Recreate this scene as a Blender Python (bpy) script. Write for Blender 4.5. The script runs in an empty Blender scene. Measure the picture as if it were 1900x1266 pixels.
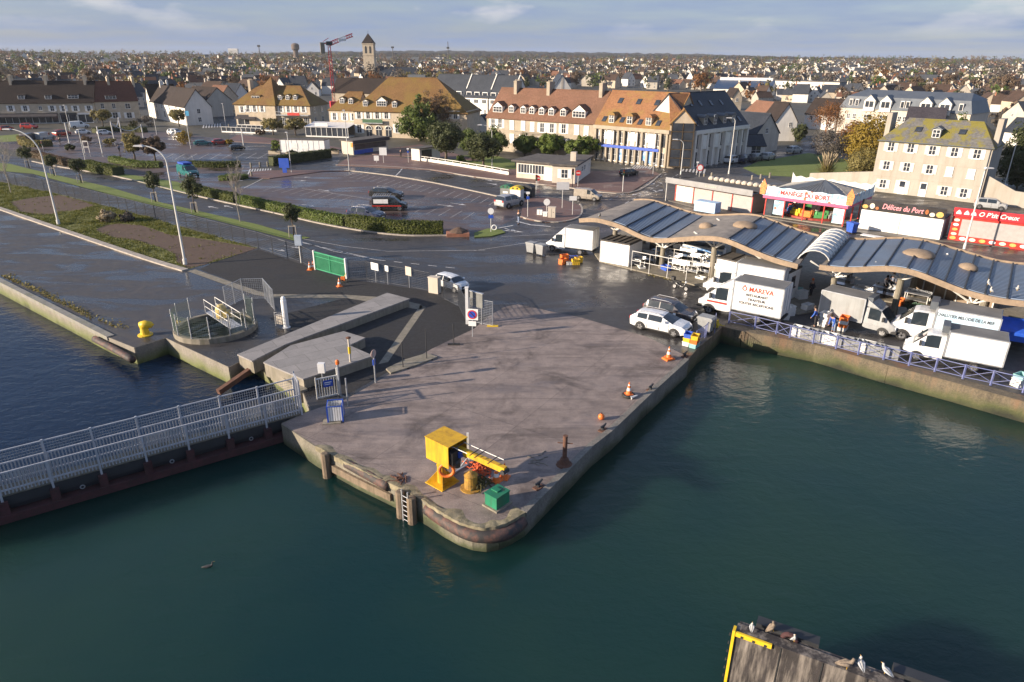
import bpy, bmesh, math, random
from mathutils import Vector, Matrix, Euler, noise
from mathutils.geometry import tessellate_polygon
R = math.radians
C = bpy.context.scene.collection
sc = bpy.context.scene
rng = random.Random(7)
# camera, sky, sun, exposure
FPX, PITCH, ROLL, HCAM = 1267.0, R(22.5), R(0.4), 20.0
cam = bpy.data.cameras.new('camera'); camo = bpy.data.objects.new('camera', cam); C.objects.link(camo)
cam.sensor_width = 36.0; cam.sensor_fit = 'HORIZONTAL'; cam.lens = 36.0 * FPX / 1900.0
cam.clip_start = 0.5; cam.clip_end = 20000
fw = Vector((0, math.cos(PITCH), -math.sin(PITCH)))
rt0 = Vector((1, 0, 0)); up0 = Vector((0, math.sin(PITCH), math.cos(PITCH)))
rt = rt0 * math.cos(ROLL) + up0 * math.sin(ROLL); up = -rt0 * math.sin(ROLL) + up0 * math.cos(ROLL)
CAM = Vector((0, 0, HCAM))
mw = Matrix((rt, up, -fw)).transposed().to_4x4(); mw.translation = CAM
camo.matrix_world = mw
sc.camera = camo
SUN_EL, SUN_DIR = R(16), R(17)          # light travels toward +X and a little +Y
sc.view_settings.view_transform = 'Standard'; sc.view_settings.look = 'None'
sc.view_settings.exposure = 1.0; sc.view_settings.gamma = 1.0
sl = bpy.data.lights.new('sun', 'SUN'); sl.energy = 5.0; sl.angle = R(0.5); sl.color = (1.0, 0.84, 0.66)
so = bpy.data.objects.new('sun', sl); C.objects.link(so)
ld = Vector((math.cos(SUN_DIR) * math.cos(SUN_EL), math.sin(SUN_DIR) * math.cos(SUN_EL), -math.sin(SUN_EL)))
so.rotation_euler = ld.to_track_quat('-Z', 'Y').to_euler()
w = bpy.data.worlds.new('World'); sc.world = w; w.use_nodes = True
nt = w.node_tree; N = nt.nodes; Lk = nt.links
bg = N['Background']
sky = N.new('ShaderNodeTexSky'); sky.sky_type = 'NISHITA'; sky.sun_disc = False
sky.sun_elevation = SUN_EL
sky.sun_rotation = math.atan2(-ld.x, -ld.y)
sky.altitude = 20; sky.air_density = 1.0; sky.dust_density = 1.2; sky.ozone_density = 1.5
tc = N.new('ShaderNodeTexCoord'); sep = N.new('ShaderNodeSeparateXYZ'); Lk.new(tc.outputs['Generated'], sep.inputs[0])
def wmath(op, a, b=None, c=None):
 n = N.new('ShaderNodeMath'); n.operation = op
 for i, v in enumerate((a, b, c)):
  if v is None: continue
  if isinstance(v, (int, float)): n.inputs[i].default_value = v
  else: Lk.new(v, n.inputs[i])
 return n.outputs[0]
zc = wmath('ADD', wmath('MAXIMUM', sep.outputs['Z'], 0.0), 0.06)
cx = wmath('DIVIDE', sep.outputs['X'], zc); cy = wmath('DIVIDE', sep.outputs['Y'], zc)
cmb = N.new('ShaderNodeCombineXYZ'); Lk.new(cx, cmb.inputs[0]); Lk.new(cy, cmb.inputs[1])
cn = N.new('ShaderNodeTexNoise'); cn.inputs['Scale'].default_value = 0.55; cn.inputs['Detail'].default_value = 7; cn.inputs['Roughness'].default_value = 0.55
Lk.new(cmb.outputs[0], cn.inputs['Vector'])
cr = N.new('ShaderNodeMapRange'); cr.inputs['From Min'].default_value = 0.36; cr.inputs['From Max'].default_value = 0.66
Lk.new(cn.outputs['Fac'], cr.inputs['Value'])
mp = N.new('ShaderNodeMapping'); mp.inputs['Scale'].default_value = (7, 7, 22); Lk.new(tc.outputs['Generated'], mp.inputs['Vector'])
mp.inputs['Location'].default_value = (1.75, 0.6, -0.3)
cn2 = N.new('ShaderNodeTexNoise'); cn2.inputs['Scale'].default_value = 1.0; cn2.inputs['Detail'].default_value = 6; cn2.inputs['Roughness'].default_value = 0.52
Lk.new(mp.outputs[0], cn2.inputs['Vector'])
cr2 = N.new('ShaderNodeMapRange'); cr2.inputs['From Min'].default_value = 0.54; cr2.inputs['From Max'].default_value = 0.66
Lk.new(cn2.outputs['Fac'], cr2.inputs['Value'])
band = wmath('MULTIPLY', cr2.outputs[0], wmath('SUBTRACT', 1.0, wmath('MINIMUM', wmath('MULTIPLY', wmath('ABSOLUTE', wmath('SUBTRACT', sep.outputs['Z'], 0.07)), 20.0), 1.0)))
mx = N.new('ShaderNodeMix'); mx.data_type = 'RGBA'
Lk.new(wmath('MULTIPLY', wmath('ADD', wmath('MULTIPLY', cr.outputs[0], 0.34), 0.60), 1.0), mx.inputs['Factor'])
Lk.new(sky.outputs[0], mx.inputs['A']); mx.inputs['B'].default_value = (1.60, 2.12, 3.40, 1)
mx2 = N.new('ShaderNodeMix'); mx2.data_type = 'RGBA'
Lk.new(wmath('MULTIPLY', band, 0.8), mx2.inputs['Factor']); Lk.new(mx.outputs['Result'], mx2.inputs['A'])
mx2.inputs['B'].default_value = (4.6, 4.5, 4.6, 1)
Lk.new(mx2.outputs['Result'], bg.inputs['Color']); bg.inputs['Strength'].default_value = 0.086
# photo pixel -> world point
def ray(px, py): return fw + rt * ((px - 950) / FPX) - up * ((py - 633) / FPX)
def G(px, py, z=0.0):
 d = ray(px, py); t = (z - HCAM) / d.z
 return CAM + d * t
def P(v):
 v = Vector(v) - CAM; k = v.dot(fw)
 return 950 + FPX * v.dot(rt) / k, 633 - FPX * v.dot(up) / k
def HT(px, py, ty, z0=0.0):
 g = G(px, py, z0); lo, hi = 0.0, 60.0
 for _ in range(40):
  m = (lo + hi) / 2
  if P((g.x, g.y, z0 + m))[1] > ty: lo = m
  else: hi = m
 return lo
def at_dist(px, py, dist):
 d = ray(px, py); k = dist / math.hypot(d.x, d.y)
 return CAM + d * k
class Fac:
 def __init__(s, A, B):
  s.A = Vector((A[0], A[1], 0)); s.B = Vector((B[0], B[1], 0))
  s.u = (s.B - s.A).normalized(); s.n = Vector((s.u.y, -s.u.x, 0)); s.L = (s.B - s.A).length
  s.rz = math.atan2(s.u.y, s.u.x)
 def uz(s, px, py):
  d = ray(px, py); t = (s.A - CAM).dot(s.n) / d.dot(s.n)
  p = CAM + d * t
  return (p - s.A).dot(s.u), p.z
 def w(s, u, z=0, y=0): return s.A + s.u * u - s.n * y + Vector((0, 0, z))
# materials
MATS = {}
def newmat(name):
 m = bpy.data.materials.new(name); m.use_nodes = True
 return m, m.node_tree.nodes, m.node_tree.links, m.node_tree.nodes['Principled BSDF']
def lin(c):
 return tuple(((x / 255) / 12.92 if x / 255 <= 0.04045 else ((x / 255 + 0.055) / 1.055) ** 2.4) for x in c)
def noise_n(n, l, vec, scale, detail=4, rough=0.55, dist=0.0):
 t = n.new('ShaderNodeTexNoise'); t.inputs['Scale'].default_value = scale; t.inputs['Detail'].default_value = detail
 t.inputs['Roughness'].default_value = rough; t.inputs['Distortion'].default_value = dist
 if vec: l.new(vec, t.inputs['Vector'])
 return t.outputs['Fac']
def rng_n(n, l, v, a, b, c=0.0, d=1.0):
 t = n.new('ShaderNodeMapRange'); l.new(v, t.inputs['Value'])
 for k, x in zip(('From Min', 'From Max', 'To Min', 'To Max'), (a, b, c, d)): t.inputs[k].default_value = x
 return t.outputs[0]
def mix_n(n, l, f, a, b, mode='MIX'):
 t = n.new('ShaderNodeMix'); t.data_type = 'RGBA'; t.blend_type = mode
 if isinstance(f, (int, float)): t.inputs['Factor'].default_value = f
 else: l.new(f, t.inputs['Factor'])
 for k, x in (('A', a), ('B', b)):
  if isinstance(x, tuple): t.inputs[k].default_value = (*x[:3], 1)
  else: l.new(x, t.inputs[k])
 return t.outputs['Result']
def math_n(n, l, op, a, b=0.0):
 t = n.new('ShaderNodeMath'); t.operation = op
 for i, x in enumerate((a, b)):
  if isinstance(x, (int, float)): t.inputs[i].default_value = x
  else: l.new(x, t.inputs[i])
 return t.outputs[0]
def bump_n(n, l, h, strength, dist, b):
 t = n.new('ShaderNodeBump'); t.inputs['Strength'].default_value = strength; t.inputs['Distance'].default_value = dist
 l.new(h, t.inputs['Height']); l.new(t.outputs[0], b.inputs['Normal'])
def vec_n(n, l, kind='Object', scale=None):
 if kind == 'World': v = n.new('ShaderNodeNewGeometry').outputs['Position']
 else: v = n.new('ShaderNodeTexCoord').outputs[kind]
 if scale:
  m = n.new('ShaderNodeMapping'); m.inputs['Scale'].default_value = scale; l.new(v, m.inputs['Vector']); v = m.outputs[0]
 return v
def M(name, col, rough=0.6, var=0.18, scale=1.5, metal=0.0, bump=0.0, dirt=None, dirt_amt=0.0, spec=0.5, vec='Object', streak=False, coat=0.0):
 if name in MATS: return MATS[name]
 m, n, l, b = newmat(name)
 v = vec_n(n, l, vec)
 f1 = noise_n(n, l, v, scale, 5, 0.6)
 c = mix_n(n, l, rng_n(n, l, f1, 0.3, 0.7), tuple(x * (1 - var) for x in col), tuple(min(1, x * (1 + var)) for x in col))
 if dirt:
  v2 = vec_n(n, l, vec, (1.3, 1.3, 0.16)) if streak else v
  f2 = noise_n(n, l, v2, scale * 1.7 + 0.3, 6, 0.65)
  c = mix_n(n, l, math_n(n, l, 'MULTIPLY', rng_n(n, l, f2, 0.45, 0.72), dirt_amt), c, dirt)
 l.new(c, b.inputs['Base Color'])
 l.new(rng_n(n, l, f1, 0.3, 0.7, max(0.02, rough - 0.08), min(1, rough + 0.08)), b.inputs['Roughness'])
 b.inputs['Metallic'].default_value = metal; b.inputs['Specular IOR Level'].default_value = spec
 if coat: b.inputs['Coat Weight'].default_value = coat; b.inputs['Coat Roughness'].default_value = 0.06
 if bump:
  f3 = noise_n(n, l, v, scale * 12, 3, 0.6); bump_n(n, l, f3, bump, 0.03, b)
 MATS[name] = m
 return m
def paint(name, col): return M('paint_' + name, col, rough=0.28, var=0.05, scale=2, coat=0.6, dirt=(0.14, 0.12, 0.10), dirt_amt=0.25, streak=True)
def ground_mat(name, ca, cb, wet=0.5, puddle=(0.52, 0.62), s=0.12, gravel=0.0, spots=None, cracks=None, drymin=0.55):
 m, n, l, b = newmat(name); v = vec_n(n, l, 'World')
 big = noise_n(n, l, v, s, 6, 0.6, 0.6); mid = noise_n(n, l, v, s * 9, 5, 0.65); fine = noise_n(n, l, v, 22, 3, 0.7)
 c = mix_n(n, l, rng_n(n, l, big, 0.32, 0.68), ca, cb)
 c = mix_n(n, l, 0.55, c, mix_n(n, l, rng_n(n, l, mid, 0.3, 0.7), tuple(x * .55 for x in ca), tuple(min(1, x * 1.35) for x in cb)))
 c = mix_n(n, l, 0.35 + gravel, c, mix_n(n, l, rng_n(n, l, fine, 0.3, 0.7), tuple(x * .35 for x in ca), tuple(min(1, x * 1.7) for x in cb)))
 if cracks:
  mp = n.new('ShaderNodeMapping'); mp.inputs['Rotation'].default_value = (0, 0, R(-cracks)); l.new(v, mp.inputs['Vector'])
  br = n.new('ShaderNodeTexBrick'); br.inputs['Scale'].default_value = 1; br.inputs['Brick Width'].default_value = 7.5; br.inputs['Row Height'].default_value = 4.6; br.inputs['Mortar Size'].default_value = .02; br.offset = 0
  for k, x in (('Color1', .84), ('Color2', 1.12), ('Mortar', .32)): br.inputs[k].default_value = (x, x, x, 1)
  wb = noise_n(n, l, v, 1.4, 3, .6); l.new(mp.outputs[0], br.inputs['Vector']); c = mix_n(n, l, rng_n(n, l, wb, .3, .6, .25, .8), c, mix_n(n, l, 1.0, c, br.outputs['Color'], 'MULTIPLY'))
  ms = n.new('ShaderNodeMapping'); ms.inputs['Rotation'].default_value = (0, 0, R(-cracks)); ms.inputs['Scale'].default_value = (.12, .9, 1); l.new(v, ms.inputs['Vector'])
  stn = noise_n(n, l, ms.outputs[0], 1.0, 6, .65, .8); c = mix_n(n, l, rng_n(n, l, stn, .50, .66, 0, .55), c, tuple(x * .55 for x in ca)); c = mix_n(n, l, rng_n(n, l, stn, .46, .30, 0, .4), c, tuple(min(1, x * 1.25) for x in cb))
  dk = noise_n(n, l, v, .28, 7, .7, .5); c = mix_n(n, l, rng_n(n, l, dk, .52, .66, 0, .75), c, tuple(x * .42 for x in ca))
 vs = vec_n(n, l, 'World', (0.55, 1.5, 1)); pn = noise_n(n, l, vs, s * 1.6, 5, 0.55, 1.0)
 pud = rng_n(n, l, pn, puddle[0], puddle[1])
 if spots: c = mix_n(n, l, math_n(n, l, 'MULTIPLY', rng_n(n, l, noise_n(n, l, v, 0.5, 6, .7), 0.55, 0.7), spots[1]), c, spots[0])
 c = mix_n(n, l, math_n(n, l, 'MULTIPLY', pud, 0.5 * wet), c, tuple(x * .3 for x in ca))
 l.new(c, b.inputs['Base Color'])
 r = math_n(n, l, 'SUBTRACT', rng_n(n, l, mid, 0.3, 0.7, drymin, drymin + .3), math_n(n, l, 'MULTIPLY', pud, wet * (drymin + .05)))
 l.new(math_n(n, l, 'MAXIMUM', r, 0.06), b.inputs['Roughness'])
 h = math_n(n, l, 'MULTIPLY', math_n(n, l, 'ADD', fine, math_n(n, l, 'MULTIPLY', mid, 0.6)), math_n(n, l, 'SUBTRACT', 1.0, math_n(n, l, 'MULTIPLY', pud, wet)))
 bump_n(n, l, h, 0.35 + gravel, 0.03, b)
 MATS[name] = m
 return m
def roof_mat(name, ca, cb, moss=None, moss_amt=0.5, row=0.3, rough=0.75, mscale=0.25):
 m, n, l, b = newmat(name); v = vec_n(n, l, 'Object')
 sp = n.new('ShaderNodeSeparateXYZ'); l.new(v, sp.inputs[0])
 f = noise_n(n, l, v, 0.35, 6, 0.65); g = noise_n(n, l, v, 3.0, 4, 0.7)
 c = mix_n(n, l, rng_n(n, l, f, 0.3, 0.7), ca, cb)
 c = mix_n(n, l, 0.45, c, mix_n(n, l, rng_n(n, l, g, 0.3, 0.7), tuple(x * .5 for x in ca), tuple(min(1, x * 1.4) for x in cb)))
 if moss:
  k = noise_n(n, l, v, mscale, 7, 0.68)
  c = mix_n(n, l, math_n(n, l, 'MULTIPLY', rng_n(n, l, k, 0.44, 0.54), moss_amt), c, moss)
 l.new(c, b.inputs['Base Color']); b.inputs['Roughness'].default_value = rough; b.inputs['Specular IOR Level'].default_value = .2
 wv = math_n(n, l, 'FRACT', math_n(n, l, 'DIVIDE', sp.outputs['Z'], row))
 wx = math_n(n, l, 'PINGPONG', sp.outputs['X'], 0.14)
 bump_n(n, l, math_n(n, l, 'ADD', wv, math_n(n, l, 'ADD', math_n(n, l, 'MULTIPLY', wx, 2.0), g)), 0.5, 0.05, b)
 MATS[name] = m
 return m
def leaf_mat(name, ca, cb, rough=0.55, trans=0.0):
 m, n, l, b = newmat(name); v = vec_n(n, l, 'World')
 f = noise_n(n, l, v, 0.9, 3, 0.6); g = noise_n(n, l, v, 7.0, 2, 0.6)
 oi = n.new('ShaderNodeObjectInfo')
 c = mix_n(n, l, rng_n(n, l, math_n(n, l, 'ADD', math_n(n, l, 'MULTIPLY', f, .5), math_n(n, l, 'MULTIPLY', g, .5)), 0.35, 0.65), ca, cb)
 l.new(c, b.inputs['Base Color']); b.inputs['Roughness'].default_value = rough; b.inputs['Specular IOR Level'].default_value = 0.25
 ts = n.new('ShaderNodeBsdfTranslucent'); l.new(c, ts.inputs['Color']); ms = n.new('ShaderNodeMixShader'); ms.inputs[0].default_value = .35; l.new(b.outputs[0], ms.inputs[1]); l.new(ts.outputs[0], ms.inputs[2]); l.new(ms.outputs[0], n['Material Output'].inputs['Surface'])
 MATS[name] = m
 return m
def wall_stain(name, ca, cb, green, gz0, gz1, rust=None):
 m, n, l, b = newmat(name); v = vec_n(n, l, 'World'); vs = vec_n(n, l, 'World', (1, 1, 0.18))
 sp = n.new('ShaderNodeSeparateXYZ'); l.new(v, sp.inputs[0])
 f = noise_n(n, l, v, 0.5, 6, 0.65); st = noise_n(n, l, vs, 1.1, 6, 0.7); fn = noise_n(n, l, v, 9, 4, 0.7)
 c = mix_n(n, l, rng_n(n, l, st, 0.35, 0.65), ca, cb)
 c = mix_n(n, l, 0.35, c, mix_n(n, l, rng_n(n, l, fn, 0.3, 0.7), tuple(x * .3 for x in ca), tuple(min(1, x * 1.3) for x in cb)))
 if rust: c = mix_n(n, l, math_n(n, l, 'MULTIPLY', rng_n(n, l, noise_n(n, l, vs, 0.55, 5, .6), 0.5, 0.66), 0.8), c, rust)
 zz = math_n(n, l, 'ADD', sp.outputs['Z'], math_n(n, l, 'MULTIPLY', math_n(n, l, 'SUBTRACT', f, 0.5), 1.6))
 c = mix_n(n, l, rng_n(n, l, zz, gz1, gz0, 0, 0.9), c, green)
 c = mix_n(n, l, rng_n(n, l, zz, gz0 + .1, gz0 - 0.45, 0, 0.92), c, (0.012, 0.014, 0.008))
 l.new(c, b.inputs['Base Color']); b.inputs['Roughness'].default_value = 0.75
 bump_n(n, l, math_n(n, l, 'ADD', fn, f), 0.6, 0.06, b)
 MATS[name] = m
 return m
# mesh helpers
class MB:
 def __init__(s): s.v = []; s.f = []
 def add(s, vs, fs):
  o = len(s.v); s.v += [tuple(x) for x in vs]; s.f += [tuple(i + o for i in q) for q in fs]; return s
 def box(s, x0, x1, y0, y1, z0, z1, rz=0.0, c=None):
  vs = [(x, y, z) for z in (z0, z1) for x, y in ((x0, y0), (x1, y0), (x1, y1), (x0, y1))]
  if rz:
   cx, cy = c if c else ((x0 + x1) / 2, (y0 + y1) / 2); k, q = math.cos(rz), math.sin(rz)
   vs = [(cx + (x - cx) * k - (y - cy) * q, cy + (x - cx) * q + (y - cy) * k, z) for x, y, z in vs]
  return s.add(vs, [(3, 2, 1, 0), (4, 5, 6, 7), (0, 1, 5, 4), (1, 2, 6, 5), (2, 3, 7, 6), (3, 0, 4, 7)])
 def bar(s, a, b, wd, ht=None, upv=(0, 0, 1)):
  a, b = Vector(a), Vector(b); d = (b - a).normalized(); ht = ht or wd; u = Vector(upv)
  if abs(d.dot(u)) > 0.98: u = Vector((1, 0, 0))
  x = d.cross(u).normalized() * wd / 2; y = x.cross(d).normalized() * ht / 2
  vs = [p + q for p in (a, b) for q in (-x - y, x - y, x + y, -x + y)]
  return s.add(vs, [(0, 1, 2, 3), (7, 6, 5, 4), (4, 5, 1, 0), (5, 6, 2, 1), (6, 7, 3, 2), (7, 4, 0, 3)])
 def tube(s, pts, r, n=8, cap=True, closed=False):
  pts = [Vector(p) for p in pts]; rs = r if isinstance(r, (list, tuple)) else [r] * len(pts); o = len(s.v); m = len(pts)
  pu = None
  for i, p in enumerate(pts):
   d = (pts[(i + 1) % m] - pts[i - 1]) if closed else (pts[min(i + 1, m - 1)] - pts[max(i - 1, 0)])
   d = d.normalized() if d.length > 1e-9 else Vector((0, 0, 1))
   if pu is None:
    pu = Vector((0, 0, 1)) if abs(d.z) < 0.9 else Vector((1, 0, 0))
   x = d.cross(pu).normalized(); pu = x.cross(d).normalized()
   for k in range(n):
    t = 2 * math.pi * k / n; s.v.append(tuple(p + (x * math.cos(t) + pu * math.sin(t)) * rs[i]))
  for i in range(m if closed else m - 1):
   j = (i + 1) % m
   for k in range(n):
    q = (k + 1) % n; s.f.append((o + i * n + k, o + i * n + q, o + j * n + q, o + j * n + k))
  if cap and not closed:
   s.f.append(tuple(o + k for k in reversed(range(n)))); s.f.append(tuple(o + (m - 1) * n + k for k in range(n)))
  return s
 def lathe(s, prof, c=(0, 0, 0), n=16):
  o = len(s.v)
  for r, z in prof:
   for k in range(n):
    t = 2 * math.pi * k / n; s.v.append((c[0] + r * math.cos(t), c[1] + r * math.sin(t), c[2] + z))
  for i in range(len(prof) - 1):
   for k in range(n):
    q = (k + 1) % n; s.f.append((o + i * n + k, o + i * n + q, o + (i + 1) * n + q, o + (i + 1) * n + k))
  s.f.append(tuple(o + k for k in reversed(range(n)))); s.f.append(tuple(o + (len(prof) - 1) * n + k for k in range(n)))
  return s
 def prism(s, poly, z0, z1):
  n = len(poly)
  ar = sum(poly[i][0] * poly[(i + 1) % n][1] - poly[(i + 1) % n][0] * poly[i][1] for i in range(n))
  if ar < 0: poly = list(reversed(poly))
  o = len(s.v); s.v += [(p[0], p[1], z0) for p in poly] + [(p[0], p[1], z1) for p in poly]
  tri = tessellate_polygon([[Vector((p[0], p[1], 0)) for p in poly]])
  for t in tri:
   a, b, c = (poly[i] for i in t)
   if (b[0] - a[0]) * (c[1] - a[1]) - (b[1] - a[1]) * (c[0] - a[0]) < 0: t = (t[0], t[2], t[1])
   s.f.append(tuple(o + n + i for i in t)); s.f.append(tuple(o + i for i in reversed(t)))
  for i in range(n):
   j = (i + 1) % n; s.f.append((o + i, o + j, o + n + j, o + n + i))
  return s
 def extrude_xz(s, prof, y0, y1):
  n = len(prof); o = len(s.v)
  s.v += [(x, y0, z) for x, z in prof] + [(x, y1, z) for x, z in prof]
  tri = tessellate_polygon([[Vector((x, z, 0)) for x, z in prof]])
  for t in tri:
   s.f.append(tuple(o + i for i in t)); s.f.append(tuple(o + n + i for i in reversed(t)))
  for i in range(n):
   j = (i + 1) % n; s.f.append((o + j, o + i, o + n + i, o + n + j))
  return s
 def extrude_yz(s, prof, x0, x1):
  m = MB(); m.extrude_xz(prof, x0, x1)
  return s.add([(y, x, z) for x, y, z in m.v], m.f)
 def mesh(s, name, mat, smooth=False, fix=False):
  me = bpy.data.meshes.new(name); me.from_pydata(s.v, [], s.f)
  if fix:
   bm = bmesh.new(); bm.from_mesh(me); bmesh.ops.recalc_face_normals(bm, faces=bm.faces); bm.to_mesh(me); bm.free()
  me.materials.append(mat)
  if smooth:
   me.polygons.foreach_set('use_smooth', [True] * len(me.polygons))
   if smooth != True: me.set_sharp_from_angle(angle=R(smooth))
  me.update(); return me
 def build(s, name, mat, parent=None, smooth=False, loc=None, rz=None, label=None, fix=True):
  o = bpy.data.objects.new(name, s.mesh(name, mat, smooth, fix)); C.objects.link(o)
  if parent: o.parent = parent
  if loc is not None: o.location = loc
  if rz is not None: o.rotation_euler = (0, 0, rz)
  if label: o['label'] = label
  return o
def link(name, me, parent=None, loc=(0, 0, 0), rz=0.0):
 o = bpy.data.objects.new(name, me); C.objects.link(o); o.parent = parent; o.location = loc
 if isinstance(rz, (tuple, list)): o.rotation_euler = rz
 else: o.rotation_euler = (0, 0, rz)
 return o
def tag(o, label, cat, group=None):
 o['label'] = label; o['category'] = cat
 if group: o['group'] = group
 return o
def thing(name, label, cat, loc=(0, 0, 0), rz=0.0, group=None):
 o = bpy.data.objects.new(name, None); C.objects.link(o); o.empty_display_size = 0.3
 o.location = (loc[0], loc[1], loc[2] if len(loc) > 2 else 0); o.rotation_euler = (0, 0, rz)
 return tag(o, label, cat, group)
def struct(o): o['kind'] = 'structure'; return o
KIDS = {}
def dup(root, loc, rz=0.0, label=None, group=None, scale=None):
 r = root.copy(); C.objects.link(r); r.location = loc; r.rotation_euler = (0, 0, rz)
 if label: r['label'] = label
 if group: r['group'] = group
 if scale: r.scale = scale if isinstance(scale, (tuple, list)) else (scale,) * 3
 if root not in KIDS: KIDS[root] = [(ch, list(ch.children)) for ch in root.children]
 for ch, gs in KIDS[root]:
  c = ch.copy(); C.objects.link(c); c.parent = r
  for g in gs:
   d = g.copy(); C.objects.link(d); d.parent = c
 return r
def sheet(name, pts, z, mat, kind='structure', px=True):
 ps = [G(*p, z) for p in pts] if px else [Vector((p[0], p[1], z)) for p in pts]
 tri = tessellate_polygon([[Vector((p.x, p.y, 0)) for p in ps]])
 me = bpy.data.meshes.new(name); fs = []
 for t in tri:
  a, b, c = (ps[i] for i in t)
  if (b - a).cross(c - a).z < 0: t = (t[0], t[2], t[1])
  fs.append(t)
 me.from_pydata([tuple(p) for p in ps], [], fs); me.materials.append(mat); me.update()
 o = bpy.data.objects.new(name, me); C.objects.link(o); o['kind'] = kind
 return o
def slab(name, pts, z0, z1, mat, px=True):
 ps = [G(*p, z1) for p in pts] if px else pts
 o = MB().prism([(p[0], p[1]) for p in ps], z0, z1).build(name, mat); return struct(o)
def strip(mb, pts, width, z, closed=False):
 for a, b in zip(pts, pts[1:]):
  d = Vector((b[0] - a[0], b[1] - a[1], 0))
  if d.length < 1e-6: continue
  d.normalize(); nn = Vector((-d.y, d.x, 0)) * width / 2
  A = Vector((a[0], a[1], z)); B = Vector((b[0], b[1], z))
  mb.add([A - nn, B - nn, B + nn, A + nn], [(0, 1, 2, 3)])
def smooth_line(pts, n=6):
 out = []; p = [Vector(q) for q in pts]
 for i in range(len(p) - 1):
  a, b, c, d = p[max(i - 1, 0)], p[i], p[i + 1], p[min(i + 2, len(p) - 1)]
  for k in range(n):
   t = k / n
   out.append(0.5 * ((2 * b) + (c - a) * t + (2 * a - 5 * b + 4 * c - d) * t * t + (3 * b - a - 3 * c + d) * t ** 3))
 out.append(p[-1]); return out
FONT_CACHE = {}
def text_mesh(txt, size, mat, extrude=0.01, bold=0.0, shear=0.0):
 cu = bpy.data.curves.new('lettering', 'FONT'); cu.body = txt; cu.size = size; cu.extrude = extrude; cu.offset = bold; cu.shear = shear
 cu.align_x = 'CENTER'; cu.align_y = 'CENTER'; cu.resolution_u = 3
 o = bpy.data.objects.new('lettering', cu); C.objects.link(o)
 dg = bpy.context.evaluated_depsgraph_get(); me = bpy.data.meshes.new_from_object(o.evaluated_get(dg))
 bpy.data.objects.remove(o); me.materials.clear(); me.materials.append(mat)
 return me
def text(parent, txt, size, mat, loc, rz=0.0, width=None, extrude=0.01, bold=0.0, name='lettering', shear=0.0, rx=math.pi / 2):
 me = text_mesh(txt, size, mat, extrude, bold, shear)
 o = bpy.data.objects.new(name, me); C.objects.link(o); o.parent = parent; o.location = loc; o.rotation_euler = (rx, 0, rz)
 if width:
  xs = [v.co.x for v in me.vertices]; w0 = max(xs) - min(xs)
  if w0 > 0: o.scale = (width / w0, 1, 1)
 return o
# the place: water, land, quays, paving
ZW = -1.35
def _water(nm, ca, cb, amp):
 m, n, l, b = newmat(nm); v = vec_n(n, l, 'World')
 f = noise_n(n, l, v, 0.022, 5, 0.55)
 c = mix_n(n, l, rng_n(n, l, f, 0.4, 0.6), ca, cb)
 l.new(c, b.inputs['Base Color']); b.inputs['Roughness'].default_value = 0.05; b.inputs['IOR'].default_value = 1.33
 b.inputs['Specular IOR Level'].default_value = 0.5
 b.inputs['Subsurface Weight'].default_value = 1.0; b.inputs['Subsurface Radius'].default_value = (1.0, 1.0, 1.0); b.inputs['Subsurface Scale'].default_value = 4.0; b.subsurface_method = 'BURLEY'
 va = vec_n(n, l, 'World', (1.0, 1.5, 1)); w1 = noise_n(n, l, va, 0.9, 3, 0.55, 0.4); w2 = noise_n(n, l, va, 3.4, 3, 0.6, 0.5); w3 = noise_n(n, l, v, 0.16, 3, 0.5)
 calm = rng_n(n, l, noise_n(n, l, v, 0.05, 3, .5), 0.35, 0.65, 0.45, 1.0)
 h = math_n(n, l, 'MULTIPLY', math_n(n, l, 'ADD', math_n(n, l, 'ADD', w1, math_n(n, l, 'MULTIPLY', w2, 0.28)), math_n(n, l, 'MULTIPLY', w3, 1.5)), calm)
 bump_n(n, l, h, 0.5, amp, b); return m
m_water = _water('harbour_water', (0.005, 0.027, 0.028), (0.018, 0.045, 0.029), .16); m_basin = _water('basin_water', (0.002, 0.010, 0.03), (0.003, 0.014, 0.04), .2)  # basin's navy base colour paints in the reflection of darker blue sky
struct(MB().add([(-600, -200, ZW), (600, -200, ZW), (600, 200, ZW), (-600, 200, ZW)], [(0, 1, 2, 3)]).build('water', m_water))
struct(MB().add([(-600, -200, ZW - 4), (600, -200, ZW - 4), (600, 200, ZW - 4), (-600, 200, ZW - 4)], [(0, 1, 2, 3)]).build('harbour_bed', M('silt', (0.05, 0.05, 0.035), 0.9)))
m_asph = ground_mat('wet_asphalt', (0.030, 0.029, 0.031), (0.055, 0.052, 0.052), wet=0.75, puddle=(0.46, 0.62), s=0.10, drymin=0.40)
m_asph_l = ground_mat('left_quay_asphalt', (0.036, 0.034, 0.036), (0.075, 0.07, 0.07), wet=0.85, puddle=(0.47, 0.58), s=0.13, spots=((0.10, 0.095, 0.06), 0.35), drymin=0.45)
m_road = ground_mat('road_asphalt', (0.035, 0.034, 0.036), (0.058, 0.055, 0.056), wet=0.7, puddle=(0.46, 0.60), s=0.09, drymin=0.42)
m_lot = ground_mat('parking_asphalt', (0.066, 0.047, 0.045), (0.112, 0.083, 0.078), wet=0.85, puddle=(0.47, 0.60), s=0.055, drymin=0.45)
m_pave = ground_mat('red_pavers', (0.10, 0.058, 0.048), (0.17, 0.10, 0.085), wet=0.5, puddle=(0.55, 0.66), s=0.12, drymin=0.5)
m_conc = ground_mat('pier_concrete', (0.155, 0.122, 0.110), (0.285, 0.232, 0.208), wet=0.45, puddle=(0.54, 0.66), s=0.16, spots=((0.28, 0.24, 0.22), 0.35), cracks=58, drymin=0.6)
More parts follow.
